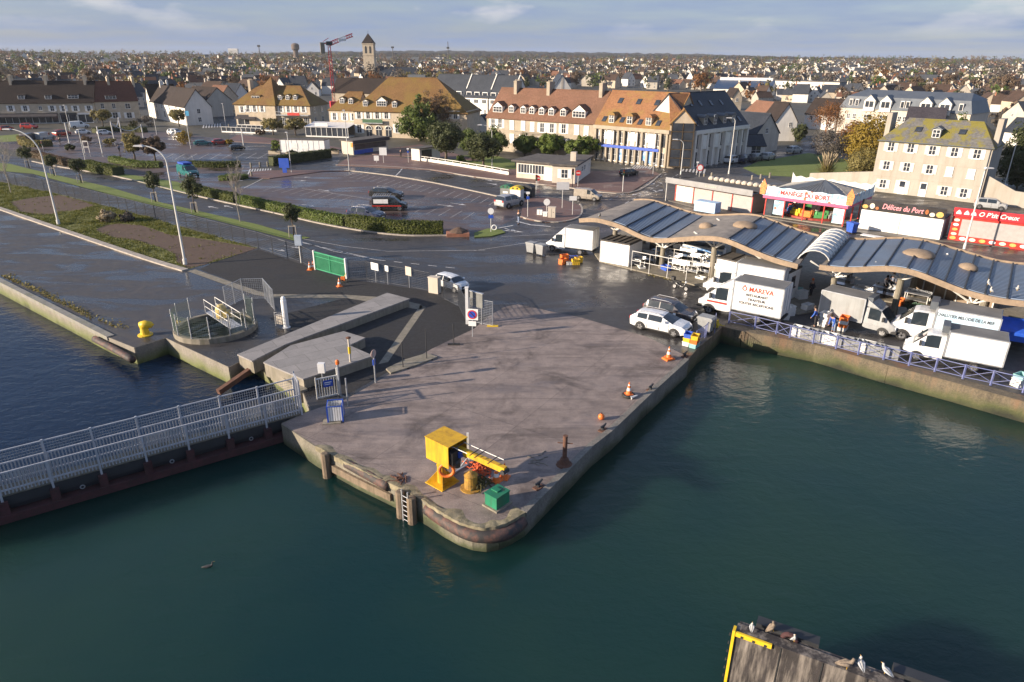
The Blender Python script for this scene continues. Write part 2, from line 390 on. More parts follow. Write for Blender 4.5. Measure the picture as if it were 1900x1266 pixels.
m_grav = ground_mat('black_gravel', (0.009, 0.009, 0.010), (0.028, 0.027, 0.028), wet=0.15, s=0.3, gravel=0.45, drymin=0.7)
m_town = ground_mat('town_ground', (0.04, 0.042, 0.03), (0.08, 0.072, 0.055), wet=0.2, s=0.03)
m_grass = ground_mat('grass_ground', (0.065, 0.085, 0.018), (0.19, 0.185, 0.05), wet=0.0, s=0.35, gravel=0.3, spots=((0.16, 0.13, 0.05), 0.45), drymin=0.8)
m_lawn = ground_mat('lawn_ground', (0.075, 0.115, 0.02), (0.15, 0.19, 0.04), wet=0.0, s=0.35, gravel=0.3, spots=((0.15, 0.14, 0.05), 0.4), drymin=0.8)
m_dirt = ground_mat('bare_soil', (0.05, 0.031, 0.022), (0.11, 0.07, 0.05), wet=0.1, s=0.5, gravel=0.3, spots=((0.05, 0.035, 0.025), 0.6), drymin=0.8)
m_kerb = M('kerb_stone', (0.36, 0.32, 0.28), 0.8, 0.2, 1.2, vec='World', bump=0.4, dirt=(0.16, 0.14, 0.10), dirt_amt=0.5)
m_line = M('road_marking', (0.62, 0.61, 0.60), 0.6, 0.12, 3, vec='World', dirt=(0.10, 0.09, 0.09), dirt_amt=0.75)
m_cop = M('granite_coping', (0.23, 0.22, 0.20), 0.75, 0.2, 0.8, vec='World', bump=0.5, dirt=(0.14, 0.15, 0.07), dirt_amt=0.7)
m_qwl = wall_stain('left_quay_wall', (0.15, 0.135, 0.11), (0.27, 0.245, 0.205), (0.10, 0.125, 0.018), ZW + .15, ZW + 1.0)
m_qwr = wall_stain('right_quay_wall', (0.055, 0.047, 0.034), (0.19, 0.152, 0.10), (0.06, 0.072, 0.022), ZW + .35, ZW + .95, rust=(0.17, 0.085, 0.045))
m_pwl = wall_stain('pier_wall_left', (0.12, 0.11, 0.085), (0.26, 0.235, 0.185), (0.055, 0.07, 0.025), ZW + .15, ZW + .7)
m_pwr = wall_stain('pier_wall_right', (0.115, 0.11, 0.098), (0.24, 0.222, 0.195), (0.07, 0.08, 0.04), ZW + .2, ZW + .7)
m_dark = M('dark_steel', (0.03, 0.032, 0.036), 0.55, 0.2, 2)
m_galv = M('galvanised', (0.42, 0.44, 0.47), 0.42, 0.1, 3, metal=0.55)
m_white = M('white_gloss', (0.78, 0.78, 0.77), 0.4, 0.05, 1.2, dirt=(0.38, 0.34, 0.28), dirt_amt=0.22, streak=True)
m_black = M('black_rubber', (0.018, 0.018, 0.02), 0.7, 0.3, 4)
m_conc2 = M('grey_concrete', (0.23, 0.205, 0.165), 0.85, 0.22, 1.2, vec='World', bump=0.6, dirt=(0.11, 0.105, 0.06), dirt_amt=0.7, streak=True)
LQ0, LQ1 = G(0, 523), G(202, 626)
LQd = (LQ1 - LQ0).normalized()
LQfar = LQ0 - LQd * 260
PIER = [(524, 786), (588, 828), (660, 866), (735, 901), (794, 933), (825, 953), (852, 967), (878, 976), (903, 979), (925, 975), (948, 965), (972, 951),
  (1098, 826), (1133, 799), (1200, 735), (1275, 667), (1293, 647), (1342, 604)]
RQ = [(1380, 613), (1516, 638), (1652, 676), (1759, 704), (1900, 742)]
rq_pts = [G(*p) for p in RQ]; RQfar = rq_pts[-1] + (rq_pts[-1] - rq_pts[-2]).normalized() * 60
LOCK = [(250, 645), (308, 627), (425, 681), (442, 672), (470, 662), (560, 722), (577, 762)]
edge = [LQfar, LQ0, LQ1] + [G(*p) for p in LOCK] + [G(*p) for p in PIER] + rq_pts + [RQfar]
edge2 = [(p.x, p.y) for p in edge]
land = [(-4100, edge2[0][1] + 40), edge2[0]] + edge2[1:] + [(RQfar.x + 60, RQfar.y + 10), (400, 60), (4100, 60), (4100, 4200), (-4100, 4200)]
struct(MB().prism(land, -3.0, 0.0).build('ground', m_town))
near = [LQfar, LQ0, LQ1] + [G(*p) for p in LOCK] + [G(*p) for p in PIER] + rq_pts + [RQfar, G(2300, 560), G(2100, 400), G(1700, 370), G(1400, 330), G(1000, 350), G(560, 430), G(0, 300), G(-600, 250)]
sheet('quay_asphalt', [(p.x, p.y) for p in near], 0.004, m_asph, px=False)
sheet('left_quay_paving', [(LQfar.x, LQfar.y), (LQ0.x, LQ0.y), (LQ1.x, LQ1.y)] + [tuple(G(*p)[:2]) for p in [(250, 645), (308, 627), (345, 600), (470, 549), (370, 512), (344, 502), (272, 480), (142, 436), (0, 387), (-350, 300)]], 0.008, m_asph_l, px=False)
pier_top = PIER[:-3] + [(1272, 660), (1200, 625), (1080, 590), (960, 565), (935, 570), (905, 588), (880, 610), (800, 648), (700, 708), (640, 742), (577, 762)]
sheet('pier_paving', pier_top, 0.012, m_conc)
sheet('gravel_yard', [(655, 549), (735, 542), (775, 556), (905, 588), (880, 610), (800, 648), (720, 690), (640, 735), (580, 700), (480, 655), (540, 612), (500, 590)], 0.008, m_grav)
sheet('gravel_apron', [(480, 463), (586, 500), (642, 517), (798, 541), (851, 569), (905, 588), (775, 556), (735, 542), (655, 549), (500, 549), (370, 500), (411, 480)], 0.006, m_grav)
for pts in ([(344, 502), (468, 546), (500, 552), (500, 546), (478, 540), (362, 500)], [(500, 546), (640, 547), (730, 553), (780, 565), (790, 572), (776, 574), (640, 553), (500, 553)],
   [(780, 566), (790, 570), (720, 672), (702, 676)]):
 sheet('concrete_strip', pts, 0.016, m_conc2)
def qwall(name, pts, mat, t=0.35, z0=-3.0, z1=0.0, out=0.05):
 mb = MB()
 for i, (a, b) in enumerate(zip(pts, pts[1:])):
  d = (b - a); d.z = 0
  if d.length < 1e-4: continue
  L = d.length; d.normalize(); nn = Vector((d.y, -d.x, 0))
  k = max(1, int(L / 3))
  q = [a, b, b - nn * 0.02, a - nn * 0.02]
  A, B = a + nn * out, b + nn * out
  mb.prism([(A.x, A.y), (B.x, B.y), (b.x - nn.x * .01, b.y - nn.y * .01), (a.x - nn.x * .01, a.y - nn.y * .01)], z0, z1)
 return struct(mb.build(name, mat))
def coping(name, pts, mat, wd=0.8, h=0.12, out=0.14, z0=0.0):
 mb = MB(); ins = []; ous = []
 for i, p in enumerate(pts):
  d = (pts[min(i + 1, len(pts) - 1)] - pts[max(i - 1, 0)]); d.z = 0; d.normalize(); nn = Vector((d.y, -d.x, 0))
  ous.append(p + nn * out); ins.append(p - nn * (wd - out))
 for i in range(len(pts) - 1):
  mb.prism([tuple(ous[i][:2]), tuple(ous[i + 1][:2]), tuple(ins[i + 1][:2]), tuple(ins[i][:2])], z0 - .25, z0 + h)
 return struct(mb.build(name, mat))
lqp = [LQfar, LQ0, LQ1, G(250, 645)]
qwall('quay_wall', lqp + [G(308, 627)], m_qwl); coping('quay_coping', lqp[:3], m_cop, 0.55, 0.08)
qwall('lock_wall', [G(*p) for p in LOCK[1:]], m_qwl)
pl = [G(*p) for p in PIER]
qwall('pier_wall', [G(577, 762)] + pl[:12], m_pwl, out=.08); qwall('pier_wall', pl[11:15], m_pwr, out=.08)
qwall('pier_wall', pl[14:16], m_pwr, out=.10); qwall('pier_wall', pl[15:], m_qwr, out=.06)
coping('pier_coping', pl[11:16], m_pwr, 0.35, 0.06, 0.16, 0.012)
rqp = [pl[-1]] + rq_pts + [RQfar]
qwall('quay_wall', rqp, m_qwr, out=0.45); coping('quay_coping', rqp, m_qwr, 1.0, 0.05, 0.42)
sheet('road', [(-400, 250), (0, 285), (104, 309), (215, 328), (364, 364), (514, 397), (684, 431), (824, 438), (880, 432), (1000, 420), (1075, 403), (1200, 440), (1240, 480), (1050, 470), (900, 500), (650, 470), (576, 441), (480, 417), (300, 376), (57, 314), (-400, 262)], 0.010, m_road)
sheet('cycle_path', [(-300, 296), (20, 320), (110, 342), (221, 366), (400, 409), (545, 447), (600, 480), (586, 500), (480, 461), (347, 425), (110, 362), (19, 343), (-300, 300)], 0.014, m_asph_l)
sheet('parking_lot', [(100, 296), (364, 350), (560, 400), (700, 420), (835, 432), (905, 430), (965, 402), (990, 366), (950, 372), (905, 362), (800, 340), (655, 319), (620, 316), (540, 322), (430, 352), (452, 320), (530, 297), (625, 300), (610, 276), (520, 270), (300, 245), (60, 245), (-60, 262)], 0.012, m_lot)
sheet('road', [(900, 362), (800, 340), (655, 318), (530, 318), (430, 300), (430, 262), (420, 240), (400, 215), (440, 215), (470, 250), (640, 283), (625, 306), (799, 315), (880, 328), (1030, 345), (1167, 358), (1225, 323), (1230, 318), (1120, 300), (1115, 290), (1245, 312), (1400, 290), (1500, 262), (1560, 262), (1420, 330), (1300, 345), (1250, 375), (1150, 405), (1080, 402), (1076, 381), (1037, 368), (990, 365)], 0.014, m_road)
slab('pavement', [(625, 306), (799, 315), (880, 328), (1030, 345), (1100, 352), (1167, 358), (1225, 323), (1200, 312), (1120, 318), (900, 313), (776, 296), (700, 287), (650, 290)], 0, 0.13, m_pave)
slab('traffic_island', [(966, 402), (982, 407), (1013, 412), (1050, 411), (1075, 402), (1079, 390), (1076, 381), (1037, 368), (990, 365), (971, 375)], 0, 0.14, m_pave)
slab('traffic_island', [(460, 330), (500, 331), (545, 325), (600, 318), (650, 317), (540, 316), (500, 316), (465, 319)], 0, 0.13, m_pave)
slab('pavement', [(420, 262), (440, 250), (560, 262), (640, 276), (720, 276), (780, 268), (900, 300), (800, 292), (700, 287), (540, 268)], 0, 0.13, m_pave)
slab('pavement', [(1225, 330), (1290, 332), (1330, 322), (1420, 330), (1620, 372), (1700, 380), (1900, 420), (2100, 470), (2100, 490), (1880, 460), (1580, 430), (1400, 400), (1330, 395), (1240, 372)], 0, 0.12, ground_mat('grey_pavement', (0.075, 0.068, 0.062), (0.12, 0.11, 0.10), wet=0.5, s=0.2, drymin=.5))
kb = MB()
def kerb(px, wd=0.28, h=0.14):
 pts = smooth_line([G(*p) for p in px], 5)
 for a, b in zip(pts, pts[1:]):
  d = (b - a).normalized(); nn = Vector((-d.y, d.x, 0)) * wd / 2
  kb.prism([tuple((a - nn)[:2]), tuple((b - nn)[:2]), tuple((b + nn)[:2]), tuple((a + nn)[:2])], 0, h)
kerb([(60, 300), (104, 309), (215, 328), (364, 364), (514, 397), (599, 416.5), (684, 431), (755, 438), (824, 438), (850, 438)])
kerb([(640, 317), (662, 319), (720, 326), (800, 339), (905, 361), (950, 371)], 0.3)
kerb([(623, 307), (700, 309), (799, 316), (880, 329), (1030, 346), (1167, 359), (1226, 324)], 0.3, 0.15)
kerb([(966, 403), (982, 408), (1013, 413), (1050, 412), (1075, 403), (1080, 390), (1076, 380)], 0.25, 0.16)
kerb([(-60, 367), (0, 388), (142, 437), (272, 481), (344, 503)], 0.7, 0.16)
struct(kb.build('kerb', m_kerb))
sheet('grass_verge', [(-350, 286), (0, 338), (19, 342), (110, 361), (221, 389), (347, 424), (477, 461), (411, 482), (351, 499), (342, 500), (272, 478), (142, 434), (0, 384), (-350, 296)], 0.018, m_grass)
sheet('bare_soil', [(19, 375), (60, 367), (110, 362), (150, 372), (177, 382), (150, 390), (120, 392), (95, 399), (73, 398), (38, 395)], 0.022, m_dirt)
sheet('bare_soil', [(177, 426), (198, 418), (221, 415), (262, 418), (316, 436), (360, 441), (404, 448), (477, 461), (450, 470), (411, 480), (380, 491), (351, 498), (335, 492), (328, 486), (325, 472), (300, 460), (272, 452), (240, 444), (215, 442), (190, 434)], 0.022, m_dirt)
sheet('grass_strip', [(-300, 278), (18, 304), (57, 314), (202, 347), (300, 376), (480, 417), (542, 435), (576, 441), (545, 446.5), (400, 408.5), (221, 365.5), (60, 322.5), (-300, 291)], 0.05, m_lawn)
sheet('grass_strip', [(205, 325), (225, 322), (268, 328), (330, 338), (355, 349), (352, 362), (300, 349)], 0.05, m_lawn)
sheet('lawn', [(790, 296), (830, 288), (925, 290), (955, 300), (958, 314), (900, 312), (840, 303)], 0.10, m_lawn)
sheet('lawn', [(1378, 312), (1407, 300), (1500, 284), (1572, 296), (1640, 300), (1610, 345), (1566, 333), (1407, 325)], 0.02, m_lawn)
sheet('lawn', [(0, 252), (60, 247), (80, 250), (40, 262), (0, 264), (-60, 264), (-60, 258)], 0.03, m_lawn)
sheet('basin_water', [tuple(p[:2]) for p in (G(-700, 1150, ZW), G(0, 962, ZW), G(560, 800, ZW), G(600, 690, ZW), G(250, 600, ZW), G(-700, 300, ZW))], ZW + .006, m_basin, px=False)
# buildings: tools
m_glass = M('window_glass', (0.035, 0.042, 0.055), 0.08, 0.4, 0.6, spec=0.8)
m_frame = M('white_frame', (0.72, 0.71, 0.68), 0.5, 0.06, 2)
m_shut = M('white_shutter', (0.74, 0.73, 0.71), 0.55, 0.08, 1.5)
m_shutc = M('cream_shutter', (0.62, 0.56, 0.47), 0.6, 0.12, 1.5)
m_stone = M('pale_stone', (0.50, 0.42, 0.315), 0.85, 0.16, 0.5, bump=0.3, dirt=(0.28, 0.22, 0.15), dirt_amt=0.45)
m_stone2 = M('grey_stone', (0.36, 0.31, 0.24), 0.85, 0.16, 0.5, bump=0.3, dirt=(0.19, 0.16, 0.12), dirt_amt=0.45)
m_rend = M('beige_render', (0.36, 0.33, 0.285), 0.85, 0.10, 0.35, dirt=(0.25, 0.21, 0.16), dirt_amt=0.6, streak=True)
m_cream = M('cream_render', (0.51, 0.455, 0.385), 0.85, 0.10, 0.4, dirt=(0.33, 0.27, 0.19), dirt_amt=0.35, streak=True)
m_wwall = M('white_render', (0.70, 0.67, 0.62), 0.8, 0.08, 0.4, dirt=(0.42, 0.39, 0.34), dirt_amt=0.35, streak=True)
m_brick = M('brick_red', (0.30, 0.13, 0.08), 0.85, 0.25, 1.2)
m_tileb = roof_mat('brown_tiles', (0.020, 0.016, 0.015), (0.044, 0.032, 0.027))
m_tiler = roof_mat('dull_red_tiles', (0.085, 0.036, 0.025), (0.15, 0.066, 0.044))
m_tileo = roof_mat('ochre_tiles', (0.13, 0.072, 0.03), (0.21, 0.12, 0.05), moss=(0.20, 0.145, 0.035), moss_amt=0.5, mscale=0.12)
m_tilel = roof_mat('terracotta_tiles', (0.145, 0.075, 0.05), (0.22, 0.118, 0.078), moss=(0.14, 0.08, 0.05), moss_amt=0.4, mscale=0.15)
m_tilem = roof_mat('rust_tiles', (0.19, 0.088, 0.045), (0.29, 0.145, 0.07), moss=(0.25, 0.18, 0.05), moss_amt=0.55, mscale=0.12)
m_slate = roof_mat('dark_slate', (0.022, 0.027, 0.036), (0.045, 0.052, 0.066), row=0.22, rough=0.5)
m_slatem = roof_mat('mossy_slate', (0.085, 0.085, 0.085), (0.16, 0.155, 0.15), moss=(0.19, 0.165, 0.025), moss_amt=0.85, row=0.22, mscale=0.5)
m_zinc = M('zinc_roof', (0.115, 0.13, 0.15), 0.5, 0.15, 0.5, metal=0.3)
m_felt = M('roof_felt', (0.075, 0.068, 0.064), 0.85, 0.3, 0.6, dirt=(0.15, 0.135, 0.12), dirt_amt=0.6)
m_lead = M('ridge_lead', (0.22, 0.22, 0.22), 0.6, 0.15, 2)
def multi(name, parts, parent=None, loc=(0, 0, 0), rz=0.0):
 me = bpy.data.meshes.new(name); vs, fs, mi = [], [], []
 for k, (mb, mat) in enumerate(parts):
  o = len(vs); vs += mb.v; fs += [tuple(i + o for i in f) for f in mb.f]; mi += [k] * len(mb.f)
 me.from_pydata(vs, [], fs)
 for _, mat in parts: me.materials.append(mat)
 me.polygons.foreach_set('material_index', mi); me.update()
 bm = bmesh.new(); bm.from_mesh(me); bmesh.ops.recalc_face_normals(bm, faces=bm.faces); bm.to_mesh(me); bm.free()
 return link(name, me, parent, loc, rz)
WM = {}
def win_meshes(w, h, fm, nx, nz):
 k = (round(w, 1), round(h, 1), fm.name, nx, nz)
 if k not in WM:
  w, h = k[0], k[1]; t = 0.07; f = MB()
  f.box(-w / 2, w / 2, -.05, .02, 0, t); f.box(-w / 2, w / 2, -.05, .02, h - t, h)
  f.box(-w / 2, -w / 2 + t, -.048, .02, t, h - t); f.box(w / 2 - t, w / 2, -.048, .02, t, h - t)
  for i in range(1, nx): x = -w / 2 + w * i / nx; f.box(x - t / 2, x + t / 2, -.046, .02, t, h - t)
  for j in range(1, nz): z = h * j / nz; f.box(-w / 2 + t, w / 2 - t, -.044, .02, z - .025, z + .025)
  f.box(-w / 2 - .1, w / 2 + .1, -.14, .02, -.09, -.003)
  g = MB().box(-w / 2 + .01, w / 2 - .01, -.018, .01, .01, h - .01)
  WM[k] = (f.mesh('window', fm), g.mesh('pane', m_glass))
 return WM[k]
SM = {}
def shut_mesh(w, h, m):
 k = (round(w, 2), round(h, 1), m.name)
 if k not in SM:
  b = MB().box(-k[0] / 2, k[0] / 2, -.06, -.012, 0, k[1]); z = .12
  while z < k[1] - .1: b.box(-k[0] / 2 + .05, k[0] / 2 - .05, -.075, -.058, z, z + .05); z += .14
  SM[k] = b.mesh('shutter', m)
 return SM[k]
def win(root, x, z, w, h, y=0.0, rz=0.0, fm=None, shut=None, closed=False, nx=2, nz=2, name='window'):
 a, b = win_meshes(w, h, fm or m_frame, nx, nz); o = link(name, a, root, (x, y, z), rz); link('pane', b, o)
 if shut:
  if closed:
   for s in (-1, 1): link('shutter', shut_mesh(w / 2 - .01, h, shut), o, (s * w / 4, -.045, 0))
  else:
   for s in (-1, 1): link('shutter', shut_mesh(w / 2, h, shut), o, (s * (w * .75 + .03), 0, 0))
 return o
def thick(mb, fs, t):
 for f in fs:
  f = [Vector(p) for p in f]; n = (f[1] - f[0]).cross(f[2] - f[0]).normalized()
  if n.z < 0: f.reverse(); n = -n
  k = len(f); lo = [p - n * t for p in f]
  mb.add(f + lo, [tuple(range(k)), tuple(reversed(range(k, 2 * k)))] + [((i + 1) % k, i, k + i, k + (i + 1) % k) for i in range(k)])
class House:
 def __init__(s, name, label, cat, A, B, D, he, hr, wm, rm, hl=0.0, hh=0.0, axis='x', ov=0.3, group=None, z0=-0.1):
  s.F = Fac(A, B); L = s.F.L; s.L, s.D, s.he, s.hr, s.wm, s.rm = L, D, he, hr, wm, rm
  s.root = thing(name, label, cat, (A[0], A[1], 0), s.F.rz, group)
  mb = MB(); r = MB()
  if rm is None:   # flat roof with parapet lip
   mb.box(0, L, 0, D, z0, he); mb.build('wall', wm, s.root)
   r.box(-ov, L + ov, -ov, D + ov, he + .003, he + hr)
   s.roof = r.build('roof', m_felt, s.root); s.slope = 0; return
  if axis == 'x':
   s.slope = (hr - he) / (D / 2); ex = 0.18; ez = he - ov * s.slope
   if hl <= 0 and hh <= 0: mb.extrude_yz([(0, z0), (D, z0), (D, he), (D / 2, hr - .05), (0, he)], 0, L)
   else:
    mb.box(0, L, 0, D, z0, he)
    if hl <= 0: mb.extrude_yz([(0.01, he), (D - .01, he), (D / 2, hr - .05)], 0, .25)
    if hh <= 0: mb.extrude_yz([(0.01, he), (D - .01, he), (D / 2, hr - .05)], L - .25, L)
   xl = -ex if hl <= 0 else -ov; xr = L + ex if hh <= 0 else L + ov
   a, b, c, d = (xl, -ov, ez), (xr, -ov, ez), (xr, D + ov, ez), (xl, D + ov, ez)
   p = (xl if hl <= 0 else hl, D / 2, hr); q = (xr if hh <= 0 else L - hh, D / 2, hr)
   fs = [[a, b, q, p], [c, d, p, q]]
   if hl > 0: fs.append([d, a, p])
   if hh > 0: fs.append([b, c, q])
   thick(r, fs, .16); r.tube([(p[0], p[1], hr), (q[0], q[1], hr)], .11, 6)
  else:
   s.slope = (hr - he) / (L / 2); ez = he - ov * s.slope
   mb.extrude_xz([(0, z0), (L, z0), (L, he), (L / 2, hr - .05), (0, he)], 0, D)
   thick(r, [[(-ov, -.2, ez), (L / 2, -.2, hr), (L / 2, D + .2, hr), (-ov, D + .2, ez)], [(L / 2, -.2, hr), (L + ov, -.2, ez), (L + ov, D + .2, ez), (L / 2, D + .2, hr)]], .16)
   r.tube([(L / 2, -.2, hr), (L / 2, D + .2, hr)], .11, 6)
  mb.build('wall', wm, s.root); s.roof = r.build('roof', rm, s.root)
 def rf(s, px, py):
  d = ray(px, py); o = CAM - s.F.A; u, n = s.F.u, -s.F.n
  t = (s.he - o.z + o.dot(n) * s.slope) / (d.z - d.dot(n) * s.slope); p = o + d * t
  return p.dot(u), p.dot(n), p.z
 def win(s, px, py, w, h, **k):
  u, z = s.F.uz(px, py); return win(s.root, u, z - h / 2, w, h, **k)
 def chimney(s, x, y, w, d, z0, z1, mat=None):
  b = MB().box(x - w / 2, x + w / 2, y - d / 2, y + d / 2, z0, z1).box(x - w / 2 - .06, x + w / 2 + .06, y - d / 2 - .06, y + d / 2 + .06, z1 - .25, z1 - .1)
  for k in range(max(1, int(max(w, d) / .5))):
   t = (k + .5) / max(1, int(max(w, d) / .5)) - .5
   b.lathe([(.11, 0), (.13, .05), (.1, .32)], (x + t * (w if w > d else 0), y + t * (d if d >= w else 0), z1), 8)
  return b.build('chimney', mat or s.wm, s.roof)
 def dormer(s, px, py, w, h, kind='hip', wm=None, fm=None, nx=2, rmat=None):
  x, y, z = s.rf(px, py); y = max(.25, y - h * .5 / s.slope * .9); z = s.he + y * s.slope; rm = rmat or s.rm
  dep = (h + .55) / s.slope + .3
  b = MB().box(x - w / 2 - .12, x + w / 2 + .12, y, y + dep, z - .3, z + h + .1)
  o = b.build('dormer', wm or m_frame, s.root); r = MB(); e = .18; W = w / 2 + .12 + e; zt = z + h + .1; rise = w * .45 if kind != 'shed' else .1
  bk = y + dep + rise / s.slope
  if kind == 'shed': thick(r, [[(x - W, y - e, zt), (x + W, y - e, zt), (x + W, y + dep + 1.5, zt + .5), (x - W, y + dep + 1.5, zt + .5)]], .1)
  elif kind == 'arch':
   pr = [(x + W * math.cos(t), zt - .1 + W * .75 * math.sin(t)) for t in [math.pi * i / 8 for i in range(9)]]
   r.extrude_xz(pr, y - e, bk)
  else:
   yf = y - e + (w * .5 if kind == 'hip' else 0)
   p, q = (x, yf, zt + rise), (x, bk, zt + rise); a, c = (x - W, y - e, zt), (x + W, y - e, zt); a2, c2 = (x - W, bk, zt), (x + W, bk, zt)
   fs = [[a, p, q, a2], [p, c, c2, q]]
   if kind == 'hip': fs.append([a, c, p])
   else: b2 = MB().extrude_xz([(x - w / 2 - .1, zt), (x + w / 2 + .1, zt), (x, zt + rise - .08)], y + .01, y + .2); r2 = b2
   thick(r, fs, .08)
   if kind == 'gable': b2.build('pediment', wm or m_frame, o)
  r.build('dormer_roof', rm, o)
  f = MB(); t = .07; g = MB().box(x - w / 2, x + w / 2, y - .02, y + .02, z + .08, z + h)
  for i in range(nx + 1): xx = x - w / 2 + w * i / nx; f.box(xx - t / 2, xx + t / 2, y - .06, y - .001, z + .08, z + h)
  for zz in (z + .08, z + .08 + (h - .08) * .55, z + h): f.box(x - w / 2, x + w / 2, y - .055, y - .001, zz - t / 2, zz + t / 2)
  multi('window', [(f, fm or m_frame), (g, m_glass)], o)
  return o
 def skylight(s, px, py, w=0.8, h=1.1, pane=None):
  x, y, z = s.rf(px, py); sl = math.atan(s.slope)
  f = MB().box(-w / 2 - .08, w / 2 + .08, -h / 2 - .08, h / 2 + .08, .0, .1); g = MB().box(-w / 2, w / 2, -h / 2, h / 2, .1, .115)
  return multi('skylight', [(f, m_dark), (g, pane or m_glass)], s.root, (x, y, z), (sl, 0, 0))
 def box(s, name, mat, x0, x1, y0, y1, z0, z1, parent=None):
  return MB().box(x0, x1, y0, y1, z0, z1).build(name, mat, parent or s.root)
 def door(s, x, z, w, h, mat, y=0):
  f = MB().box(x - w / 2, x + w / 2, y - .07, y + .02, z, z + h)
  for k in (.1, .55): f.box(x - w / 2 + .1, x + w / 2 - .1, y - .085, y - .07, z + h * k, z + h * (k + .33))
  o = f.build('door', mat, s.root); MB().box(x + w * .33, x + w * .4, y - .13, y - .085, z + 1, z + 1.12).build('handle', m_dark, o); return o
def eaveF(a, b, he): return G(*a, he), G(*b, he)
m_awn = M('dark_awning', (0.05, 0.045, 0.05), 0.8, 0.2, 1)
m_shop = M('shop_glass', (0.04, 0.045, 0.055), 0.1, 0.5, 0.8, spec=0.8)
m_blue = M('blue_paint', (0.02, 0.075, 0.42), 0.45, 0.1, 2)
m_red = M('red_paint', (0.50, 0.035, 0.025), 0.45, 0.15, 2)
m_fascia = M('pale_fascia', (0.55, 0.55, 0.56), 0.55, 0.1, 1)
def shopfront(h, x0, x1, sign, awn=None, hgt=2.6):
 o = h.box('shop_window', m_shop, x0, x1, -.12, .05, .25, hgt)
 f = MB(); n = max(2, int((x1 - x0) / 1.8))
 for i in range(n + 1): x = x0 + (x1 - x0) * i / n; f.box(x - .06, x + .06, -.17, -.115, .2, hgt)
 f.box(x0, x1, -.175, -.114, .05, .25).build('mullions', m_frame, o)
 h.box('sign_board', sign, x0, x1, -.2, .05, hgt + .003, hgt + .55)
 if awn:
  r = MB(); thick(r, [[(x0, -1.8, hgt - .35), (x1, -1.8, hgt - .35), (x1, -.2, hgt + .3), (x0, -.2, hgt + .3)]], .06); r.box(x0, x1, -1.82, -1.78, hgt - .65, hgt - .41); r.build('awning', awn, h.root)
# named buildings around the square
A, B = eaveF((-95, 191), (173, 189), 6.4)
h = House('shop_row', 'long stone terrace with dark brown tiled roof and shops below at far left', 'building', A, B, 11, 6.4, 12.4, m_stone, m_tileb, group='stone terraces by the square')
for x in (-20, 20, 47, 97, 118, 140, 165): h.win(x, 201.5, 1.1, 1.7, shut=m_shut)
h.win(75, 201, 1.0, 1.2)
for p in ((40, 181), (90, 181)): h.dormer(*p, 1.6, 1.1, 'shed')
h.dormer(136, 180, 2.8, 1.1, 'shed', nx=3)
for px in (18, 84, 157):
 x = h.rf(px, 175)[0]; h.chimney(x, 5.5, .7, 2.2, 10.5, 14.0)
u1 = h.F.uz(108, 215)[0]; u2 = h.F.uz(143, 215)[0]
shopfront(h, h.F.uz(-80, 215)[0], u1, m_awn, m_awn); shopfront(h, u1 + .6, u2, m_dark); shopfront(h, u2 + .3, h.L - 1, m_fascia)
A, B = eaveF((174.5, 187.5), (255, 185.5), 6.6)
h = House('shop_row', 'stone terrace end house with dull red tiled roof beside the brown terrace', 'building', A, B, 10.5, 6.6, 12.2, m_stone, m_tiler, group='stone terraces by the square')
for x in (190, 211): h.win(x, 197, 1.0, 1.6)
h.win(237, 197, 1.5, 1.6)
for x in (214, 240): h.win(x, 214, 1.5, 1.8, shut=m_shut)
h.win(188, 214, 2.2, 1.9, nx=3)
h.dormer(205, 181, 2.9, 1.1, 'shed', nx=3)
for px in (206, 252): h.chimney(h.rf(px, 170)[0], 5.2, .7, 2.0, 10.3, 13.6)
A, B = eaveF((278, 187), (342, 198), 5.6)
h = House('white_house', 'white rendered house with brown tiled roof and white gable end facing right', 'house', A, B, 8, 5.6, 10.6, m_wwall, m_tileb)
for x, y in ((290, 196), (300, 197.5), (314, 200), (327, 202)): h.win(x, y, 1.1, 1.5, shut=m_shut)
for x, y in ((292, 210), (306, 212), (322, 215)): h.win(x, y, 1.6, 2.0)
for z in (3.4, .9): win(h.root, h.L, z, 1.0, 1.4, y=4, rz=math.pi / 2)
h.chimney(2.5, 4, .6, 1.2, 9.5, 12)
a = h.F.w(-6.2, 0, .5); b = h.F.w(-.4, 0, .2)
h2 = House('white_house', 'narrow white house with front gable on the left of the white rendered house', 'house', a, b, 9, 6.4, 10.8, m_wwall, m_tileb, axis='y')
for z in (1, 4.1): win(h2.root, 1.6, z, 1.0, 1.5); win(h2.root, 4.0, z, 1.0, 1.5)
win(h2.root, 2.8, 7.2, .9, 1.2)
h2.chimney(2.9, 7, .6, .6, 10, 12)
A, B = eaveF((434, 191), (574, 194), 6.6)
h = House('hotel', 'stone hotel with ochre hipped roof and a steep pointed centre left of the crane', 'building', A, B, 12, 6.6, 11.6, m_stone, m_tileo, hl=5.5, hh=5.5, ov=.5)
x0, x1 = h.F.uz(458, 190)[0], h.F.uz(514, 190)[0]; r = MB(); xm = (x0 + x1) / 2 + 1.2
thick(r, [[(x0, -1.2, 6.1), (x1, -1.2, 6.1), (xm, 5, 14.2)], [(x1, -1.2, 6.1), (x1, 11, 6.1), (xm, 5, 14.2)], [(x1, 11, 6.1), (x0, 11, 6.1), (xm, 5, 14.2)], [(x0, 11, 6.1), (x0, -1.2, 6.1), (xm, 5, 14.2)]], .15); r.build('pyramid_roof', m_tileo, h.root)
h.box('projecting_wall', m_stone, x0 + .5, x1 - .5, -.8, .05, 0, 6.2)
for x in (449, 521, 535, 549, 563): h.win(x, 203, 1.0, 1.9, shut=m_shut)
for x in (463, 475, 489): u, z = h.F.uz(x, 202); win(h.root, u, z - .9, 1.0, 1.9, y=-.8, shut=m_shut)
